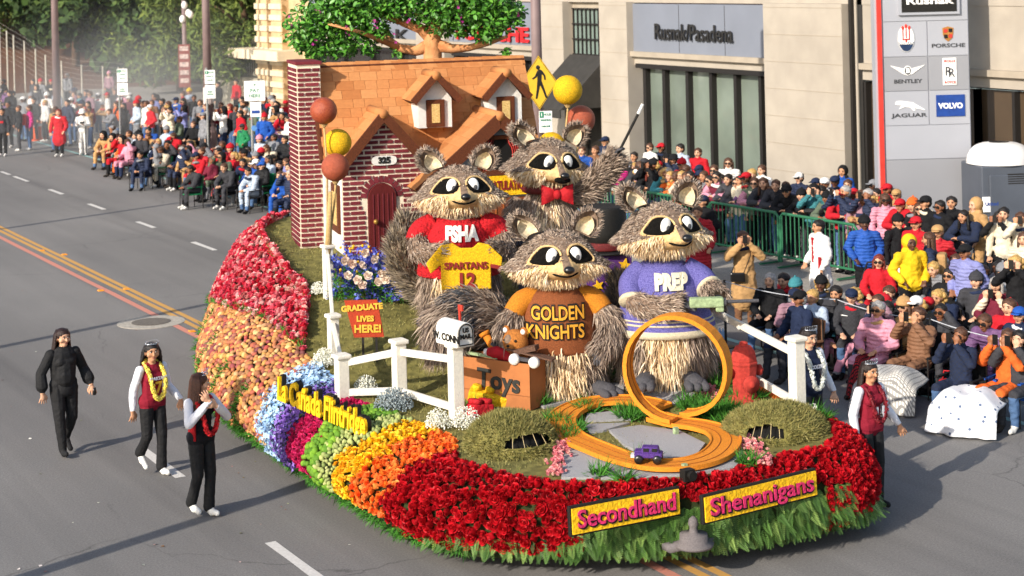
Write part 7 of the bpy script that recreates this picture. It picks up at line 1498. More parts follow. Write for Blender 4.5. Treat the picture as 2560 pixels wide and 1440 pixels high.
# far-side crowd along the kerb, left of the house
w_ = dict(where='in far crowd', grp='far crowd beside the parking signs')
q = """8 205 down K K k;32 235 down K D k;58 250 down G J b cW;72 272 down X J b;84 252 down K K k;117 240 down W W k bW;112 258 down W K y;138 275 down T J B;146 282 coat R K R;168 258 down N J k;178 252 down W K k cW;206 283 phone W W k kW;245 240 down W J k cW;268 240 down W J b cR;300 252 down T J k cW;323 240 pocket D K k cW;330 272 down E K b;354 262 down W J b;405 255 down K K k;440 252 down B K k cN;457 236 down R J b;473 230 down S J y bY;545 212 down K K k;552 264 down R J b;574 268 down R J R;590 206 down R K k;607 260 down W J b;660 252 down N K k bM;683 246 down D K b;714 260 down R J b cR;720 298 phone W J K;101 205 down G K k bR;128 205 down K K k cR;167 190 down G K g;272 185 down H K P;82 205 down D K k;700 290 down V J K;640 250 down D J b;500 258 down G J b;485 246 down K J k;520 246 down D K k;380 258 down U K b;290 262 down O J b;220 262 down M K K;193 262 down D J b;20 262 down K K k;46 272 down K D b;5 280 down D K k;655 285 down S J b;690 262 down W J K;735 285 down G K b;590 272 down D J k;630 285 down E J b;560 285 down K J K;515 268 down N J b;420 262 down C J B;345 258 down D K k"""
q = q.replace(' P;', ' b bP;')
for ln in q.split(';'):
    a = ln.split(); person(int(a[0]), int(a[1]), a[2], a[3], a[4], a[5], a[6] if len(a) > 6 else '', yaw=-1.1 + PG_.uniform(-.7, .6), sc_=PG_.uniform(.95, 1.05), **w_)
person(252, 318, 'bend', 'G', 'G', 'b', '', -1.0, where='in far crowd', grp='far crowd beside the parking signs'); person(605, 318, 'pocket', 'F', 'K', 'k', 'cD', -1.2, 2, .85, where='amid far crowd', grp='far crowd beside the parking signs')
w_ = dict(where='on far kerb', grp='people seated on the far kerb')
q = """322 336 sit G J b;306 354 sitlean O O k;350 342 sit D J k;370 342 sitlean T J b;390 358 sitlean S K g;416 326 sit S J b bG;432 342 sitlean R C b;448 300 sit E K b;483 312 sit K J b;424 352 sitlean R K k cR;456 372 sit N K b;490 392 sitlean R J k cN;503 380 sit R J b;545 380 sitlean R K k;575 372 sit R K b bR;585 392 sitlean M J k;607 408 sitlean N D k;640 410 sitlean K J b cW;648 350 sit S P k bP;685 345 sit G K k;712 350 sit K D k;655 415 sit K J k cB;700 440 sitlean B J b;350 388 sitlean N J k;475 424 sitlean D K k;560 420 sitlean D K b;620 430 sitlean S J k;680 398 sit D K k;530 402 sit M K b;665 372 sitlean C J B;400 378 sitlean C K b;722 420 sit N K k"""
for ln in q.split(';'):
    a = ln.split(); person(int(a[0]), int(a[1]), a[2], a[3], a[4], a[5], a[6] if len(a) > 6 else '', yaw=-1.2 + PG_.uniform(-.4, .4), sc_=PG_.uniform(.95, 1.05), seat=PG_.choice('FKDN'), **w_)

# fill the packed rows
def fill(n, ubox, vfun, poses, wv, grp, seats=None, yaw=-1.15, seed=1):
    g = random.Random(seed); tops = 'KKKNNDGGWRRMTCEBJLHVAUPS'
    for i in range(n):
        u = g.uniform(*ubox); v = vfun(u, g); pz_ = g.choice(poses); hat = g.choice(['', '', '', '', 'c' + g.choice('KNRWG'), 'b' + g.choice('KGRN'), 'hK'])
        person(int(u), int(v), pz_, g.choice(tops), g.choice('KKDJJNG'), g.choice('kkkbbBKyYg'), hat, yaw + g.uniform(-.5, .5), None, g.uniform(.93, 1.06), wv, g.random() < .2, g.choice(seats) if seats else None, grp)
fill(26, (0, 740), lambda u, g: 232 + u * .05 + g.uniform(-16, 10), ['down', 'pocket', 'down', 'phone'], 'in far crowd', 'far crowd beside the parking signs', seed=3)
fill(22, (180, 730), lambda u, g: 268 + (u - 180) * .03 + g.uniform(-8, 14), ['down', 'pocket', 'lean', 'photo'], 'in far crowd', 'far crowd beside the parking signs', seed=4)
fill(34, (250, 735), lambda u, g: 322 + (u - 250) * .19 + g.uniform(-18, 26), ['sit', 'sitlean', 'sitbrow'], 'on far kerb', 'people seated on the far kerb', 'FKDN', seed=5)
fill(22, (1560, 2330), lambda u, g: 452 + (u - 1560) * .1 + g.uniform(-26, 14), ['lean', 'down', 'lean', 'photo'], 'behind green barricade', 'crowd behind the green barricade', seed=6)
fill(12, (1930, 2560), lambda u, g: 742 + (u - 1930) * .06 + g.uniform(-22, 20), ['sit', 'sitlean', 'sitbrow', 'sitphoto'], 'in kerbside chair', 'people seated along the kerb', 'KUNE', seed=7)
fill(9, (2330, 2560), lambda u, g: 668 + (u - 2330) * .12 + g.uniform(-20, 14), ['sit', 'sitlean'], 'before green barricade', 'people seated before the barricade', 'KND', seed=9)
# ================================================================ WALKERS BESIDE THE FLOAT
BLKP = mat('black_stretch_knit', '#161618', .8, .2, 6, .5, 16, bdist=.03); WSLV = mat('white_sleeve_knit', '#d6d6dc', .8, .06, 8, .4, 22, bdist=.02); WSHO = mat('white_sneaker', '#dcdad4', .6, .04); JM, JK_, JN = cloth('#7d1c2c'), cloth('#1a1a1e'), cloth('#1c2338')
def wleg(x, ky, kz, ay, az, toez=None): return [(x, 0, .9), (x * 1.05, ky, kz), (x * .85, ay, az), (x * .9, ay - .14, (toez if toez is not None else az - .055))]
def walker(name_label, p, yaw, pose, mats, hair, hairc, sk, sc_=1., face=0):
    L, hm, pl_, up_ = figure(pose); me = remesh_figure('body', L, .0068, 4, pl_, up_, .006); e = obj('person', me, None); e.matrix_world = T(p) @ RZ(yaw) @ S(sc_); tag(e, name_label, 'person', 'escorts walking beside the float')
    for m in mats: me.materials.append(m)
    def ch(nm, b, m, M=hm, sm=True): c = b.build(nm, m, e, sm); c.matrix_local = M; return c
    for s_ in (-1, 1):
        b = MB(); b.ball((s_ * .033, -.084, .018), (.0145, .009, .0085), 12, 8); w2 = ch('eye', b, EYEW); b = MB(); b.ball((s_ * .033, -.0915, .018), (.0068, .004, .0068), 10, 6); c = b.build('iris', mat('dark_iris', '#24160f', .3), w2, True)
        b = MB(); b.tube([(s_ * .016, -.094, .036), (s_ * .035, -.095, .042), (s_ * .054, -.084, .035)], [.003, .0042, .002], 6); ch('eyebrow', b, hairm(hairc))
        b = MB(); b.tube([(s_ * .017, -.0915, .025), (s_ * .033, -.0945, .0285), (s_ * .05, -.086, .023)], .0028, 5); ch('eyelid', b, hairm('#17120f'))
    b = MB(); b.tube([(-.026, -.092, -.052), (-.01, -.1, -.05), (.01, -.1, -.05), (.026, -.092, -.052)], [.0015, .0042, .0042, .0015], 8); b.tube([(-.024, -.091, -.053), (0, -.098, -.06), (.024, -.091, -.053)], [.0015, .0045, .0015], 8); ch('lips', b, mat('lips', '#a8625a', .5))
    b = MB(); hair(b); h_ = ch('hair', b, hairm(hairc))
    return e, hm, ch
def long_hair(l=.42, part=0., wave=.0, front=.18, w_=.1):
    def f(b):
        g = random.Random(int(l * 100)); b.ball((0, .022, .045), (.1, .108, .092), 20, 12); b.ball((0, .05, .0), (.095, .07, .09), 16, 10)
        for k in range(70):
            a = -.12 + (math.pi + .24) * k / 69 + g.uniform(-.03, .03); x0, y0 = .09 * math.cos(a), .02 + .085 * math.sin(a); fr = y0 < .0; ll = l * (1 if not fr else .85) * g.uniform(.85, 1.05); out = 1.25 + g.uniform(0, .25)
            P = [(x0 * .8, y0 * .8 + .01, .11), (x0 * 1.08, y0 * 1.08, .04)] + [(x0 * (1.08 + (out - 1) * t) + wave * math.sin(t * 9 + k) * .5, y0 * (1.08 + .2 * t) + (.03 * t if y0 > 0 else -.02 * t) + wave * math.cos(t * 8 + k) * .5, .04 - ll * t) for t in (.2, .4, .6, .8, 1)]
            b.tube(P, [.012, .02, .019, .018, .017, .013, .004], 6)
    return f
def lei(ch, m, n, zlo, size, seed, wd=.105, off=0.):
    g = random.Random(seed); ctl = [(0, .085, 1.46), (-.085, .04, 1.44), (-wd, -.09, 1.36), (-wd * .95, -.165 - off, 1.2), (-wd * .6, -.17 - off, zlo + .05), (0, -.17 - off, zlo), (wd * .6, -.17 - off, zlo + .05), (wd * .95, -.165 - off, 1.2), (wd, -.09, 1.36), (.085, .04, 1.44)]
    P = catmull(ctl, 120, True); b = MB(); b.tube([Vector(p) for p in P[::3]], .02, 6, closed=True); c = ch('lei', b, m, Matrix.Identity(4)); A = []
    for k in range(n): p = Vector(P[g.randrange(120)]); d = Vector((g.gauss(0, 1), g.gauss(0, 1), g.gauss(0, 1))).normalized(); A.append(np.array(orient(p + d * .024, d, g.uniform(0, 6), size)))
    bv, bf = tri(FLO if seed % 2 else CAR); V, Fc = instances(bv, bf, A); o = obj('lei_petal_mass', fast_mesh('lei', V, Fc, np.repeat(npr.random(n), len(bv))), m, c); o['kind'] = 'stuff'
def tiara(ch, hm):
    b = MB(); n = 9
    for k in range(n):
        a = -math.pi * (.12 + .76 * k / (n - 1)); h = .02 + .03 * math.sin(math.pi * k / (n - 1)); x, y = .092 * math.cos(a), .09 * math.sin(a) + .01; b.add([(x - .012, y, .118), (x + .012, y, .118), (x, y - .004, .118 + h)], [(0, 1, 2), (2, 1, 0)]); b.ball((x, y - .004, .122 + h), .006, 6, 4); b.ball((x, y - .006, .13), .005, 6, 4)
    b.tube([(.094 * math.cos(-math.pi * (.08 + .84 * k / 16)), .092 * math.sin(-math.pi * (.08 + .84 * k / 16)) + .01, .116) for k in range(17)], .005, 6); ch('tiara', b, mat('tiara_silver', '#c9ccd2', .25, .1, 20, metal=.8))
# 1 woman in black
e, hm, ch = walker('woman with long dark hair in black top and leggings walking', at(163, 1136), .1, dict(bust=1, belly=1, bulk=1.24, thick=1.12, puff=1.4, legs=[wleg(-.09, -.08, .5, -.12, .11, .07), wleg(.095, -.02, .5, .16, .2, .06)], arms=[arm(-1, (.3, .03, 1.12), (.3, -.02, .88), (0, -.15, -1)), arm(1, (.3, .05, 1.12), (.34, -.12, .92), (.1, -.4, -1))], headrot=R3x(.0, .15)), [SKINS[0], BLKP, BLKP, BLKP], long_hair(.3, front=.1), '#2a1813', 0, 1.0)
b = MB(); b.lathe([(.155, 0), (.165, .05), (.17, .2)], 20, T(0, .0, .8), sy=.78); ch('tunic_hem', b, BLKP, Matrix.Identity(4)); b = MB(); b.tube([(.335 + .032 * math.cos(a), -.11 + .032 * math.sin(a), .9) for a in [6.283 * i / 10 for i in range(10)]], .007, 5, closed=True); ch('bracelet', b, STEEL, Matrix.Identity(4)); b = MB(); b.box((.37, -.16, .82), (.04, .015, .1)); ch('phone', b, NOSE, Matrix.Identity(4))
# 2 yellow lei
P2m = [SKINS[1], JM, BLKP, WSHO, WSLV]
e, hm, ch = walker('girl with yellow lei, tiara and maroon jersey walking on the road', at(385, 1186), .25, dict(sleeve=1, bust=1, flare=1.45, legs=[wleg(-.085, -.0, .5, .2, .26, .1), wleg(.09, -.06, .5, -.06, .1)], arms=[arm(-1, (.24, .06, 1.1), (.26, .05, .86), (0, -.1, -1)), arm(1, (.27, .05, 1.1), (.36, -.1, .92), (.1, -.3, -1))], headrot=R3x(-.05, -.3)), P2m, long_hair(.2, wave=.02), '#1a1413', 1)
lei(ch, mat('yellow_lei', '', ramp=['#e6cf4e', '#f0e070', '#d8bc38'], var=.06, rough=.7), 420, 1.0, .035, 1); tiara(ch, hm); text('number', '7', .2, T(0, -.165, 1.14) @ UPX, mat('gold_print', '#d9a22a', .7), e, .003, .006)
text('lettering', 'SPARTANS', .055, T(0, -.168, 1.26) @ UPX, WSLV, e, .003, .002)
# 3 red lei, hands at the mouth
e, hm, ch = walker('girl with red lei and tiara holding her hands to her mouth', at(507, 1290), .35, dict(sleeve=1, bust=1, flare=1.4, legs=[wleg(-.08, -.03, .5, .12, .16, .07), wleg(.085, -.05, .5, -.03, .1)], arms=[arm(-1, (.27, -.12, 1.16), (.06, -.24, 1.4), (.5, .1, 1), (0, -1, 0)), arm(1, (.3, -.12, 1.14), (.04, -.25, 1.33), (-.9, -.1, .4), (0, -1, 0))], headrot=R3x(0, .95)), [SKINS[0], JK_, BLKP, WSHO, WSLV], long_hair(.4, w_=.1), '#4a2b1c', 0)
lei(ch, mat('red_lei', '', ramp=['#b8141c', '#cc2228', '#a00e16'], var=.06, rough=.7), 420, 1.0, .035, 3, .11, .02); tiara(ch, hm); b = MB(); b.box((-.155, -.03, 1.08), (.02, .12, .3)); ch('side_stripe', b, REDB, Matrix.Identity(4)); b = MB(); b.box((.1, .1, .8), (.05, .01, .34), R=Matrix.Rotation(.06, 3, 'Y')); ch('sash_end', b, WSLV, Matrix.Identity(4))
# 4 navy jersey, white lei, behind the fence
p = at(2020, 850, 1.6); e, hm, ch = walker('girl with white lei, tiara and navy jersey behind the white fence post', (p.x, p.y, 0), .05, dict(sleeve=1, bust=1, legs=[wleg(-.085, -.05, .5, -.05, .1), wleg(.09, -.03, .5, .1, .14, .08)], arms=[arm(-1, (.25, .02, 1.1), (.26, -.03, .86), (0, -.1, -1)), arm(1, (.29, .05, 1.1), (.34, -.06, .88), (.05, -.3, -1))], headrot=R3x(.12, -.05)), [SKINS[0], JN, BLKP, WSHO, WSLV], long_hair(.34, wave=.035), '#1c1412', 0, 1.04)
lei(ch, mat('white_lei', '', ramp=['#d2d4cc', '#e0e2da', '#c0c4bc'], var=.05, rough=.7), 420, .98, .035, 5); tiara(ch, hm); text('lettering', 'COLLEGE', .06, T(.02, -.165, 1.24) @ UPX, WSLV, e, .003, .003)
# 5 maroon jersey, dark red lei
p = at(2172, 930, 1.57); e, hm, ch = walker('girl with dark red lei, tiara and maroon jersey beside the float nose', (p.x, p.y, 0), .1, dict(sleeve=1, bust=1, flare=1.2, legs=[wleg(-.09, -.05, .5, .08, .13, .07), wleg(.085, -.04, .5, -.04, .1)], arms=[arm(-1, (.25, .03, 1.1), (.26, -.03, .84), (0, -.1, -1)), arm(1, (.3, .05, 1.12), (.42, -.06, .9), (.3, -.4, -.8))], headrot=R3x(0, -.1)), [SKINS[1], JM, BLKP, BLKP, WSLV], long_hair(.36), '#241813', 1)
lei(ch, mat('dark_red_lei', '', ramp=['#6a0f1c', '#841826', '#560a14'], var=.06, rough=.6), 420, 1.02, .032, 7); tiara(ch, hm); text('number', '11', .2, T(0, -.17, 1.12) @ UPX, WSLV, e, .003, .004)
# ================================================================ STREET FURNITURE AROUND THE CROWD
BGN = mat('green_barricade', '#2d6a4a', .5, .08, 3); BSL = mat('silver_barricade', '#9da3a3', .45, .08, 3, metal=.4); BBK = mat('black_barricade', '#1d2022', .5)
def barricade(p, yaw, m, L_, label, grp, proto={}):
    if m.name not in proto:
        e = empty('barricade', label, 'barricade', p, yaw, grp); b = MB(); b.tube([(-L_ / 2, 0, .1), (-L_ / 2, 0, 1.02), (-L_ / 2 + .08, 0, 1.1), (L_ / 2 - .08, 0, 1.1), (L_ / 2, 0, 1.02), (L_ / 2, 0, .1)], .03, 8); b.tube([(-L_ / 2, 0, .22), (L_ / 2, 0, .22)], .025, 6); b.build('frame', m, e)
        bm_ = MB(); bm_.tube([(0, 0, .22), (0, 0, 1.1)], .0135, 6, cap=False); bm_ = bm_.mesh('bar'); bm_.materials.append(m)
        for k in range(int(L_ / .13)): o = obj('bar', bm_, None, e); o.location = (-L_ / 2 + .12 + k * .13, 0, 0)
        for s_ in (-1, 1): b = MB(); b.box((s_ * (L_ / 2 - .25), 0, .05), (.06, .6, .03)); b.build('foot', m, e)
        proto[m.name] = e
    else: e = copy_tree(proto[m.name]); e.location = p; e.rotation_euler = (0, 0, yaw); tag(e, label, 'barricade', grp)
    return e
for k in range(8): barricade((22.55 - k * .1, 27.6 + k * 2.32, .13), math.pi/2 + .043, BGN, 2.25, 'green metal crowd barricade in the line before the showroom', 'green barricades before the showroom')
for k in range(3): barricade((24.3, 23.2 + k * 2.2, .13), math.pi/2, BBK, 2.1, 'black metal barricade beside the portable toilet', 'black barricades') if k < 2 else None
for u, v in ((385, 335), (450, 335), (545, 345), (600, 352), (660, 362), (320, 320)): p = at(u, v, .13); barricade((p.x, p.y, .13), math.pi/2 + .1, BSL, 2.3, 'silver crowd barricade among the far spectators', 'silver barricades in the far crowd')
# rope stanchions
SPB = [at(1815, 868), at(2096, 925), at(2330, 985), at(2600, 1060)]; PM = mat('black_pole', '#1f2022', .5)
for i, p in enumerate(SPB[:3]):
    e = empty('rope_stanchion', 'thin black rope stanchion before the seated spectators', 'stanchion', p, 0, 'rope stanchions along the near kerb'); b = MB(); b.tube([(0, 0, 0), (0, 0, 1.12)], .022, 8); b.build('post', PM, e); b = MB(); b.lathe([(.15, 0), (.15, .015), (.03, .03)], 16); b.build('base', PM, e)
e = empty('rope', 'thin white rope strung between the black stanchions', 'rope', (0, 0, 0)); RP = mat('white_rope', '#b9bcc2', .8)
for a, c in zip(SPB, SPB[1:]): b = MB(); a1, c1 = a + Vector((0, 0, 1.1)), c + Vector((0, 0, 1.1)); b.tube([a1 + (c1 - a1) * t - Vector((0, 0, .25 * t * (1 - t))) for t in [i / 10 for i in range(11)]], .007, 5); b.build('span', RP, e)
for i, (u, v) in enumerate(((155, 372), (215, 388), (300, 412), (390, 435), (430, 448), (482, 462), (532, 478), (605, 500), (660, 515))):
    p = at(u, v); e = empty('rope_stanchion', 'thin black rope stanchion along the far kerb', 'stanchion', p, 0, 'rope stanchions along the far kerb'); b = MB(); b.tube([(0, 0, 0), (0, 0, 1.05)], .02, 6); b.build('post', PM, e); b = MB(); b.lathe([(.13, 0), (.13, .015), (.03, .03)], 12); b.build('base', PM, e)
# signs
def sign_post(u, vb, label, cat='sign', z=.13, X=None): p = at(u, vb, z) if X is None else Vector((atX(u, 300, X).x, atX(u, 300, X).y, z)); return empty('street_sign', label, cat, (p.x, p.y, z), CAMYAW), p
def plate(e, p, u0, v0, u1, v1, m, y=-.05, bev=.01):
    k = p.dot(FWD) / F; b = MB(); zc = zz(p, (v0 + v1) / 2, (u0 + u1) / 2) - e.location.z; uc = (p - O).dot(RGT) / p.dot(FWD); x = ((u0 + u1) / 2 - 1280) * k - (p - O).dot(RGT); b.box((x, y, zc), ((u1 - u0) * k, .02, (v1 - v0) * k)); return b.build('plate', m, e, bevel=bev), x, zc, k
SW, SG = mat('sign_white', '#eceae6'), mat('sign_green', '#1f7a58', .5)
def parking(u, vb, v0, v1, v2, X, label, l1, full=False):
    e, p = sign_post(u, vb, label, X=X); k = p.dot(FWD) / F; b = MB(); h = zz(p, v0 - 6, u) - .13; b.tube([(0, 0, 0), (0, 0, h)], .035, 8); b.build('post', STEEL, e)
    _, x, zc, k = plate(e, p, u - 13, v0, u + 13, v1, SW); s = (v1 - v0) * k
    b = MB(); b.box((x - 8 * k, -.065, zc + s * .33), (8 * k, .008, s * .24)); b.build('corner', SG, e); text('lettering', '1', s * .24, T(x - 8 * k, -.072, zc + s * .33) @ UPX, SW, e, .001, .003)
    for t_, dz, sz in (('HOUR', .33, .17), ('PARKING', .06, .16), ('8AM-2PM', -.22, .13)): text('lettering', t_, s * sz, T(x + (3 * k if t_ == 'HOUR' else 0), -.068, zc + s * dz) @ UPX @ S(.8, 1, 1), SG, e, .001, .001)
    if v2: _, x, zc, k = plate(e, p, u - 13, v1 + 3, u + 13, v2, SW); s = (v2 - v1) * k; text('lettering', 'P\nPERMIT\nPARKING', s * .17, T(x, -.068, zc) @ UPX @ S(.7, 1, 1), SG, e, .001, .001)
parking(300, 340, 172, 205, 238, 18.9, 'white and green parking sign before the dark trees', 1); parking(519, 360, 175, 210, 246, 18.7, 'white and green parking sign on the brown lamp post', 1)
e, p = sign_post(630, 380, 'white square sign reading Pay Here above a small disabled parking sign', X=19.0); b = MB(); b.tube([(0, 0, 0), (0, 0, zz(p, 205, 630) - .13)], .04, 8); b.build('post', STEEL, e)
_, x, zc, k = plate(e, p, 604, 202, 656, 252, SW); text('lettering', 'PAY\nHERE', 13 * k, T(x, -.07, zc - 6 * k) @ UPX, SG, e, .001, .002); text('lettering', 'P', 9 * k, T(x, -.07, zc + 14 * k) @ UPX, SG, e, .001, .002)
_, x, zc, k = plate(e, p, 618, 255, 645, 292, SW); b = MB(); b.box((x, -.066, zc - 6 * k), (20 * k, .006, 8 * k)); b.build('blue_bar', BL, e); b = MB(); b.lathe([(7 * k, 0), (7 * k, .02)], 16, T(x - 5 * k, -.05, zz(p, 320, 630) - .13) @ RX(1.57)); b.build('blue_disc', mat('light_blue_sign', '#4a7ab0', .5), e)
# crossing sign beside the house
e, p = sign_post(1346, 420, 'yellow diamond pedestrian crossing sign above a one hour parking sign', X=18.7); k = p.dot(FWD) / F; b = MB(); b.tube([(0, 0, 0), (0, 0, 9)], [.13, .1], 10); b.build('post', LAMPM, e, True)
zc = zz(p, 205, 1350) - .13; R_ = 68 * k; b = MB(); b.prism([(0, R_), (-R_ * .68, 0), (0, -R_), (R_ * .68, 0)], .012, T(.03, -.16, zc)); b.build('plate_edge', NOSE, e); x0 = .03
Yl = mat('school_sign_yellow', '#d2a829', .5, .08, 6); b = MB(); b.prism([(0, R_ * .99), (-R_ * .674, 0), (0, -R_ * .99), (R_ * .674, 0)], .012, T(x0, -.176, zc)); b.build('plate', Yl, e)
b = MB(); b.prism([(0, R_ * .95), (-R_ * .645, 0), (0, -R_ * .95), (R_ * .645, 0)], .004, T(x0, -.18, zc)); b.build('border', NOSE, e); b = MB(); b.prism([(0, R_ * .92), (-R_ * .625, 0), (0, -R_ * .92), (R_ * .625, 0)], .004, T(x0, -.185, zc)); b.build('field', Yl, e)
wk_ = MB(); s = k; cap2 = lambda a, c, r0, r1: wk_.cap((x0 + a[0] * s, -.19, zc + a[1] * s), r0 * s, (x0 + c[0] * s, -.19, zc + c[1] * s), r1 * s, 8, .2 / max(r0, 1) * 1.2, yax=(0, 1, 0))
wk_.ball((x0 - 2 * s, -.19, zc + 38 * s), (5.2 * s, .006, 5.6 * s)); cap2((2, 27), (1, 5), 6, 5.2); cap2((6, 28), (14, 17), 3, 2.4); cap2((14, 17), (15, 8), 2.4, 2); cap2((-2, 27), (-8, 15), 3, 2.4); cap2((-8, 15), (-15, 10), 2.4, 2); cap2((2, 4), (10, -15), 4.4, 3); cap2((10, -15), (17, -36), 3, 2.4); cap2((0, 4), (-3, -16), 4.4, 3.2); cap2((-3, -16), (-7, -38), 3.2, 2.4); wk_.build('walking_symbol', NOSE, e)
_, x, zc, k = plate(e, p, 1338, 276, 1371, 330, SW, -.16); s = 54 * k; b = MB(); b.box((x - 10 * k, -.175, zc + 18 * k), (10 * k, .008, 15 * k)); b.build('corner', SG, e); text('lettering', '1', 13 * k, T(x - 10 * k, -.18, zc + 18 * k) @ UPX, SW, e, .001, .002)
for t_, dz, sz in (('HOUR', 18, 9), ('PARKING', 4, 8.5), ('6AM-2AM', -11, 7)): text('lettering', t_, sz * k, T(x + (4 * k if t_ == 'HOUR' else 0), -.178, zc + dz * k) @ UPX @ S(.75, 1, 1), SG, e, .001, .001)
# traffic cones and delineators in the far crowd
for u, v in ((88, 352), (100, 350), (112, 348), (78, 350)):
    p = at(u, v); e = empty('traffic_delineator', 'orange and white traffic delineator at the far kerb', 'traffic cone', p, 0, 'orange delineators'); b = MB(); b.lathe([(.2, 0), (.2, .05), (.07, .07), (.06, 1.0), (.03, 1.05)], 10); b.build('post', mat('safety_orange', '#d8541c', .6), e, True)
    for z in (.55, .8): b = MB(); b.lathe([(.068, z), (.068, z + .12)], 10); b.build('band', SW, e)
# blankets over the laps of the seated spectators
def blanket(u, v, z, w_, d, h, m, label, yaw, seed):
    p = at(u, v, z); b = MB(); g = random.Random(seed)
    def fn(s, t):
        x = (s - .5) * w_; r = .14; hump = .05 * math.cos((s - .5) * 4 * math.pi) * -1 + .03 * mnoise.noise((s * 2.5, t * 2, seed)); n2 = mnoise.noise((s * 3.2, t * 1.2, seed + 7))
        if t < .4: y, zq = -t / .4 * d * .45, z + hump * min(1, t * 4)
        elif t < .6: th = (t - .4) / .2 * math.pi / 2; y, zq = -d * .45 - r * math.sin(th), z + hump * math.cos(th) - r * (1 - math.cos(th))
        else: k = (t - .6) / .4; y, zq = -d * .45 - r - .12 * k - .07 * n2 * k - .03 * k * math.sin(s * 17 + 3 * n2), (z - r) * (1 - k) + .03
        e_ = (abs(s - .5) * 2) ** 3
        return (x * (1 + .15 * t) + .05 * n2 * t, y + .08 * e_, max(.03, zq - e_ * .3 * zq))
    b.grid(fn, 48, 40); o = b.build('blanket', m, None, True); o.location = (p.x, p.y, 0); o.rotation_euler.z = yaw; tag(o, label, 'blanket'); o.modifiers.new('solid', 'SOLIDIFY').thickness = .015; return o
def check(name, c1, c2, c3, sc__, kind='plaid'):
    m = mat(name, c1, .9, .1, 20, .4, 60); nt = m.node_tree; N = nt.nodes; b_ = N['Principled BSDF']; tc = N.new('ShaderNodeTexCoord'); mx = N.new('ShaderNodeMix'); mx.data_type = 'RGBA'; mx.inputs[6].default_value = (*lin(c1), 1); mx.inputs[7].default_value = (*lin(c2), 1)
    if kind == 'plaid': t = N.new('ShaderNodeTexBrick'); t.inputs['Scale'].default_value = sc__; t.inputs['Color1'].default_value = (*lin(c1), 1); t.inputs['Color2'].default_value = (*lin(c2), 1); t.inputs['Mortar'].default_value = (*lin(c3), 1); t.inputs['Mortar Size'].default_value = .06; t.offset = 0; nt.links.new(tc.outputs['Object'], t.inputs['Vector']); nt.links.new(t.outputs[0], b_.inputs['Base Color'])
    else: t = N.new('ShaderNodeTexVoronoi'); t.inputs['Scale'].default_value = sc__; r = N.new('ShaderNodeMapRange'); r.inputs[1].default_value = .16; r.inputs[2].default_value = .2; r.inputs[3].default_value = 1; r.inputs[4].default_value = 0; nt.links.new(tc.outputs['Object'], t.inputs['Vector']); nt.links.new(t.outputs[0], r.inputs[0]); nt.links.new(r.outputs[0], mx.inputs[0]); nt.links.new(mx.outputs[2], b_.inputs['Base Color'])
    return m
blanket(2245, 915, .56, .85, .95, .5, check('grey_check_wool', '#cfcac0', '#dcd8d0', '#8d8a86', 11), 'white and grey checked blanket over seated laps beside the stanchion', -1.15, 2); blanket(2192, 885, .58, .4, .8, .5, check('red_plaid_wool', '#9c1c24', '#b8242c', '#1c1416', 14), 'red and black plaid blanket beside the pink jacketed spectator', -1.2, 5); blanket(2440, 965, .56, .85, .95, .5, check('white_print_fleece', '#dcdcde', '#5a6a86', '#fff', 9, 'dots'), 'white printed fleece blanket over laps beyond the last stanchion', -1.15, 8)
# stroller, bags, water bottles
bp_ = at(2115, 870, .3); 
for u, v, h, d, lab in ((2362, 965, '#2a8ab0', (.3, .2, .42), 'bright blue shopping bag by the stanchion'), (2372, 1000, '#b02a30', (.32, .22, .3), 'red and blue backpack at the foot of the stanchion'), (2190, 790, '#1e1c22', (.36, .28, .5), 'black floral bag hanging on the stroller'), (1965, 790, '#5a3a7a', (.35, .3, .3), 'purple folded bag beside the camp chairs'), (640, 505, '#c8c8d0', (.4, .3, .3), 'pale cooler bag on the far kerb'), (545, 492, '#b02428', (.35, .25, .3), 'red and white cooler on the far kerb')):
    p = at(u, v); e = empty('bag', lab, 'bag', (p.x, p.y, .13 if p.x > KX else 0), -1.0); b = MB(); b.box((0, 0, d[2] / 2), d, taper=.85); b.build('body', cloth(h), e, bevel=.04); b = MB(); b.tube([(-.08, 0, d[2]), (-.06, 0, d[2] + .12), (.06, 0, d[2] + .12), (.08, 0, d[2])], .012, 6); b.build('handle', cloth(h), e, True)
for u, v in ((1800, 852), (1808, 854)): p = at(u, v); e = empty('water_bottle', 'small clear blue water bottle standing at the kerb', 'bottle', p, 0, 'water bottles'); b = MB(); b.lathe([(.03, 0), (.033, .02), (.033, .15), (.015, .19), (.013, .21)], 12); b.build('bottle', mat('blue_bottle', '#8fb4d8', .2, .1), e, True); b = MB(); b.lathe([(.015, .21), (.015, .23)], 10); b.build('cap', SW, e)
sp_ = at(2215, 870, 0); st_ = empty('stroller', 'dark stroller frame among the seated spectators', 'stroller', (at(2170, 800, .3).x, at(2170, 800, .3).y, .13), -1.2)
for x in (-.25, .25): b = MB(); b.tube([(x, -.4, .12), (x, .1, .6), (x, .5, 1.05)], .015, 6); b.build('frame_tube', PM, st_); b = MB(); b.lathe([(.03, -.02), (.11, -.02), (.12, 0), (.11, .02), (.03, .02)], 14, T(x, -.4, .12) @ RY(1.57)); b.build('wheel', PM, st_); b = MB(); b.lathe([(.03, -.02), (.11, -.02), (.12, 0), (.11, .02), (.03, .02)], 14, T(x, .3, .12) @ RY(1.57)); b.build('wheel', PM, st_)
b = MB(); b.box((0, .1, .5), (.44, .4, .3), R=Matrix.Rotation(-.4, 3, 'X')); b.build('seat', cloth('#26262c'), st_, bevel=.03); b = MB(); b.tube([(-.25, .5, 1.05), (0, .56, 1.07), (.25, .5, 1.05)], .016, 6); b.build('handlebar', PM, st_)
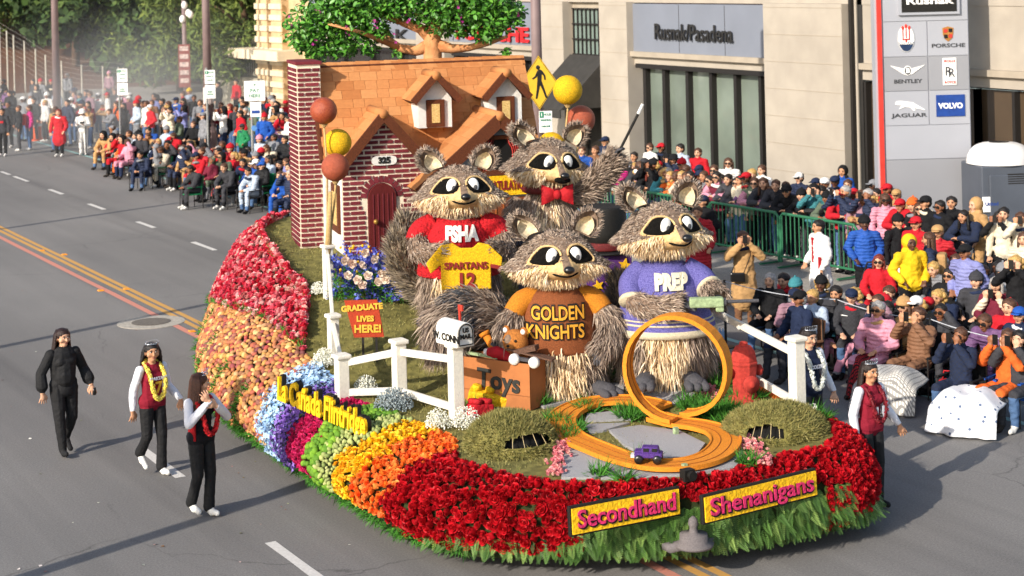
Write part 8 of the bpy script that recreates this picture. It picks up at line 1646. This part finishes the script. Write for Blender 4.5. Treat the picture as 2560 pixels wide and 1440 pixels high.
# rolled poster and signs held in the crowd
pp = at(2255, 690, 1.0); b = MB(); b.tube([(-.25, 0, -.35), (.2, 0, .4)], .13, 14); o = b.build('rolled_poster', SW, None, True); o.location = pp; o.rotation_euler.z = CAMYAW; tag(o, 'big white rolled poster propped in the crowd', 'poster')

# drifting food stall smoke over the far crowd
SMK = bpy.data.materials.new('thin_smoke'); SMK.use_nodes = True; nt = SMK.node_tree; nt.nodes.clear(); vo = nt.nodes.new('ShaderNodeVolumePrincipled'); vo.inputs['Color'].default_value = (.9, .9, .9, 1); om = nt.nodes.new('ShaderNodeOutputMaterial'); nt.links.new(vo.outputs[0], om.inputs['Volume'])
tc = nt.nodes.new('ShaderNodeTexCoord'); gr = nt.nodes.new('ShaderNodeTexGradient'); gr.gradient_type = 'QUADRATIC_SPHERE'; nt.links.new(tc.outputs['Object'], gr.inputs[0]); nz = nt.nodes.new('ShaderNodeTexNoise'); nz.inputs['Scale'].default_value = 2.2; nt.links.new(tc.outputs['Object'], nz.inputs['Vector']); m1 = nt.nodes.new('ShaderNodeMath'); m1.operation = 'MULTIPLY'; nt.links.new(gr.outputs[1], m1.inputs[0]); nt.links.new(nz.outputs[0], m1.inputs[1]); m2 = nt.nodes.new('ShaderNodeMath'); m2.operation = 'MULTIPLY'; m2.inputs[1].default_value = .17; nt.links.new(m1.outputs[0], m2.inputs[0]); nt.links.new(m2.outputs[0], vo.inputs['Density'])
for u, v, D, r in ((250, 300, 66, (9, 7, 3.6)), (330, 210, 70, (8, 7, 4.5))):
    b = MB(); p = atD(u, v, D); b.ball((0, 0, 0), 1., 20, 12); o = b.build('smoke', SMK, None, True); o.location = p; o.scale = r; o['kind'] = 'stuff'; o['label'] = 'thin pale smoke drifting over the far crowd'

# petals and scraps dropped on the road
A = []; gq = random.Random(6)
for k in range(60):
    p = at(gq.uniform(0, 900), gq.uniform(560, 1430)); A.append(T(p.x, p.y, .006) @ RZ(gq.uniform(0, 6)) @ RX(gq.uniform(-.3, .3)) @ S(gq.uniform(.02, .05)))
b = MB(); b.add([(-.5, -.3, 0), (.4, -.4, .1), (.5, .3, 0), (-.3, .4, .12)], [(0, 1, 2, 3)]); o = scatter('road_litter', b.mesh('scrap'), A, mat('scrap', '', ramp=['#b9b2a4', '#8d3a34', '#6f7a3c', '#d8d4cc', '#a3322c'], var=.1), None, 0); tag(o, 'petals and small scraps scattered on the road', None, None, 'stuff')
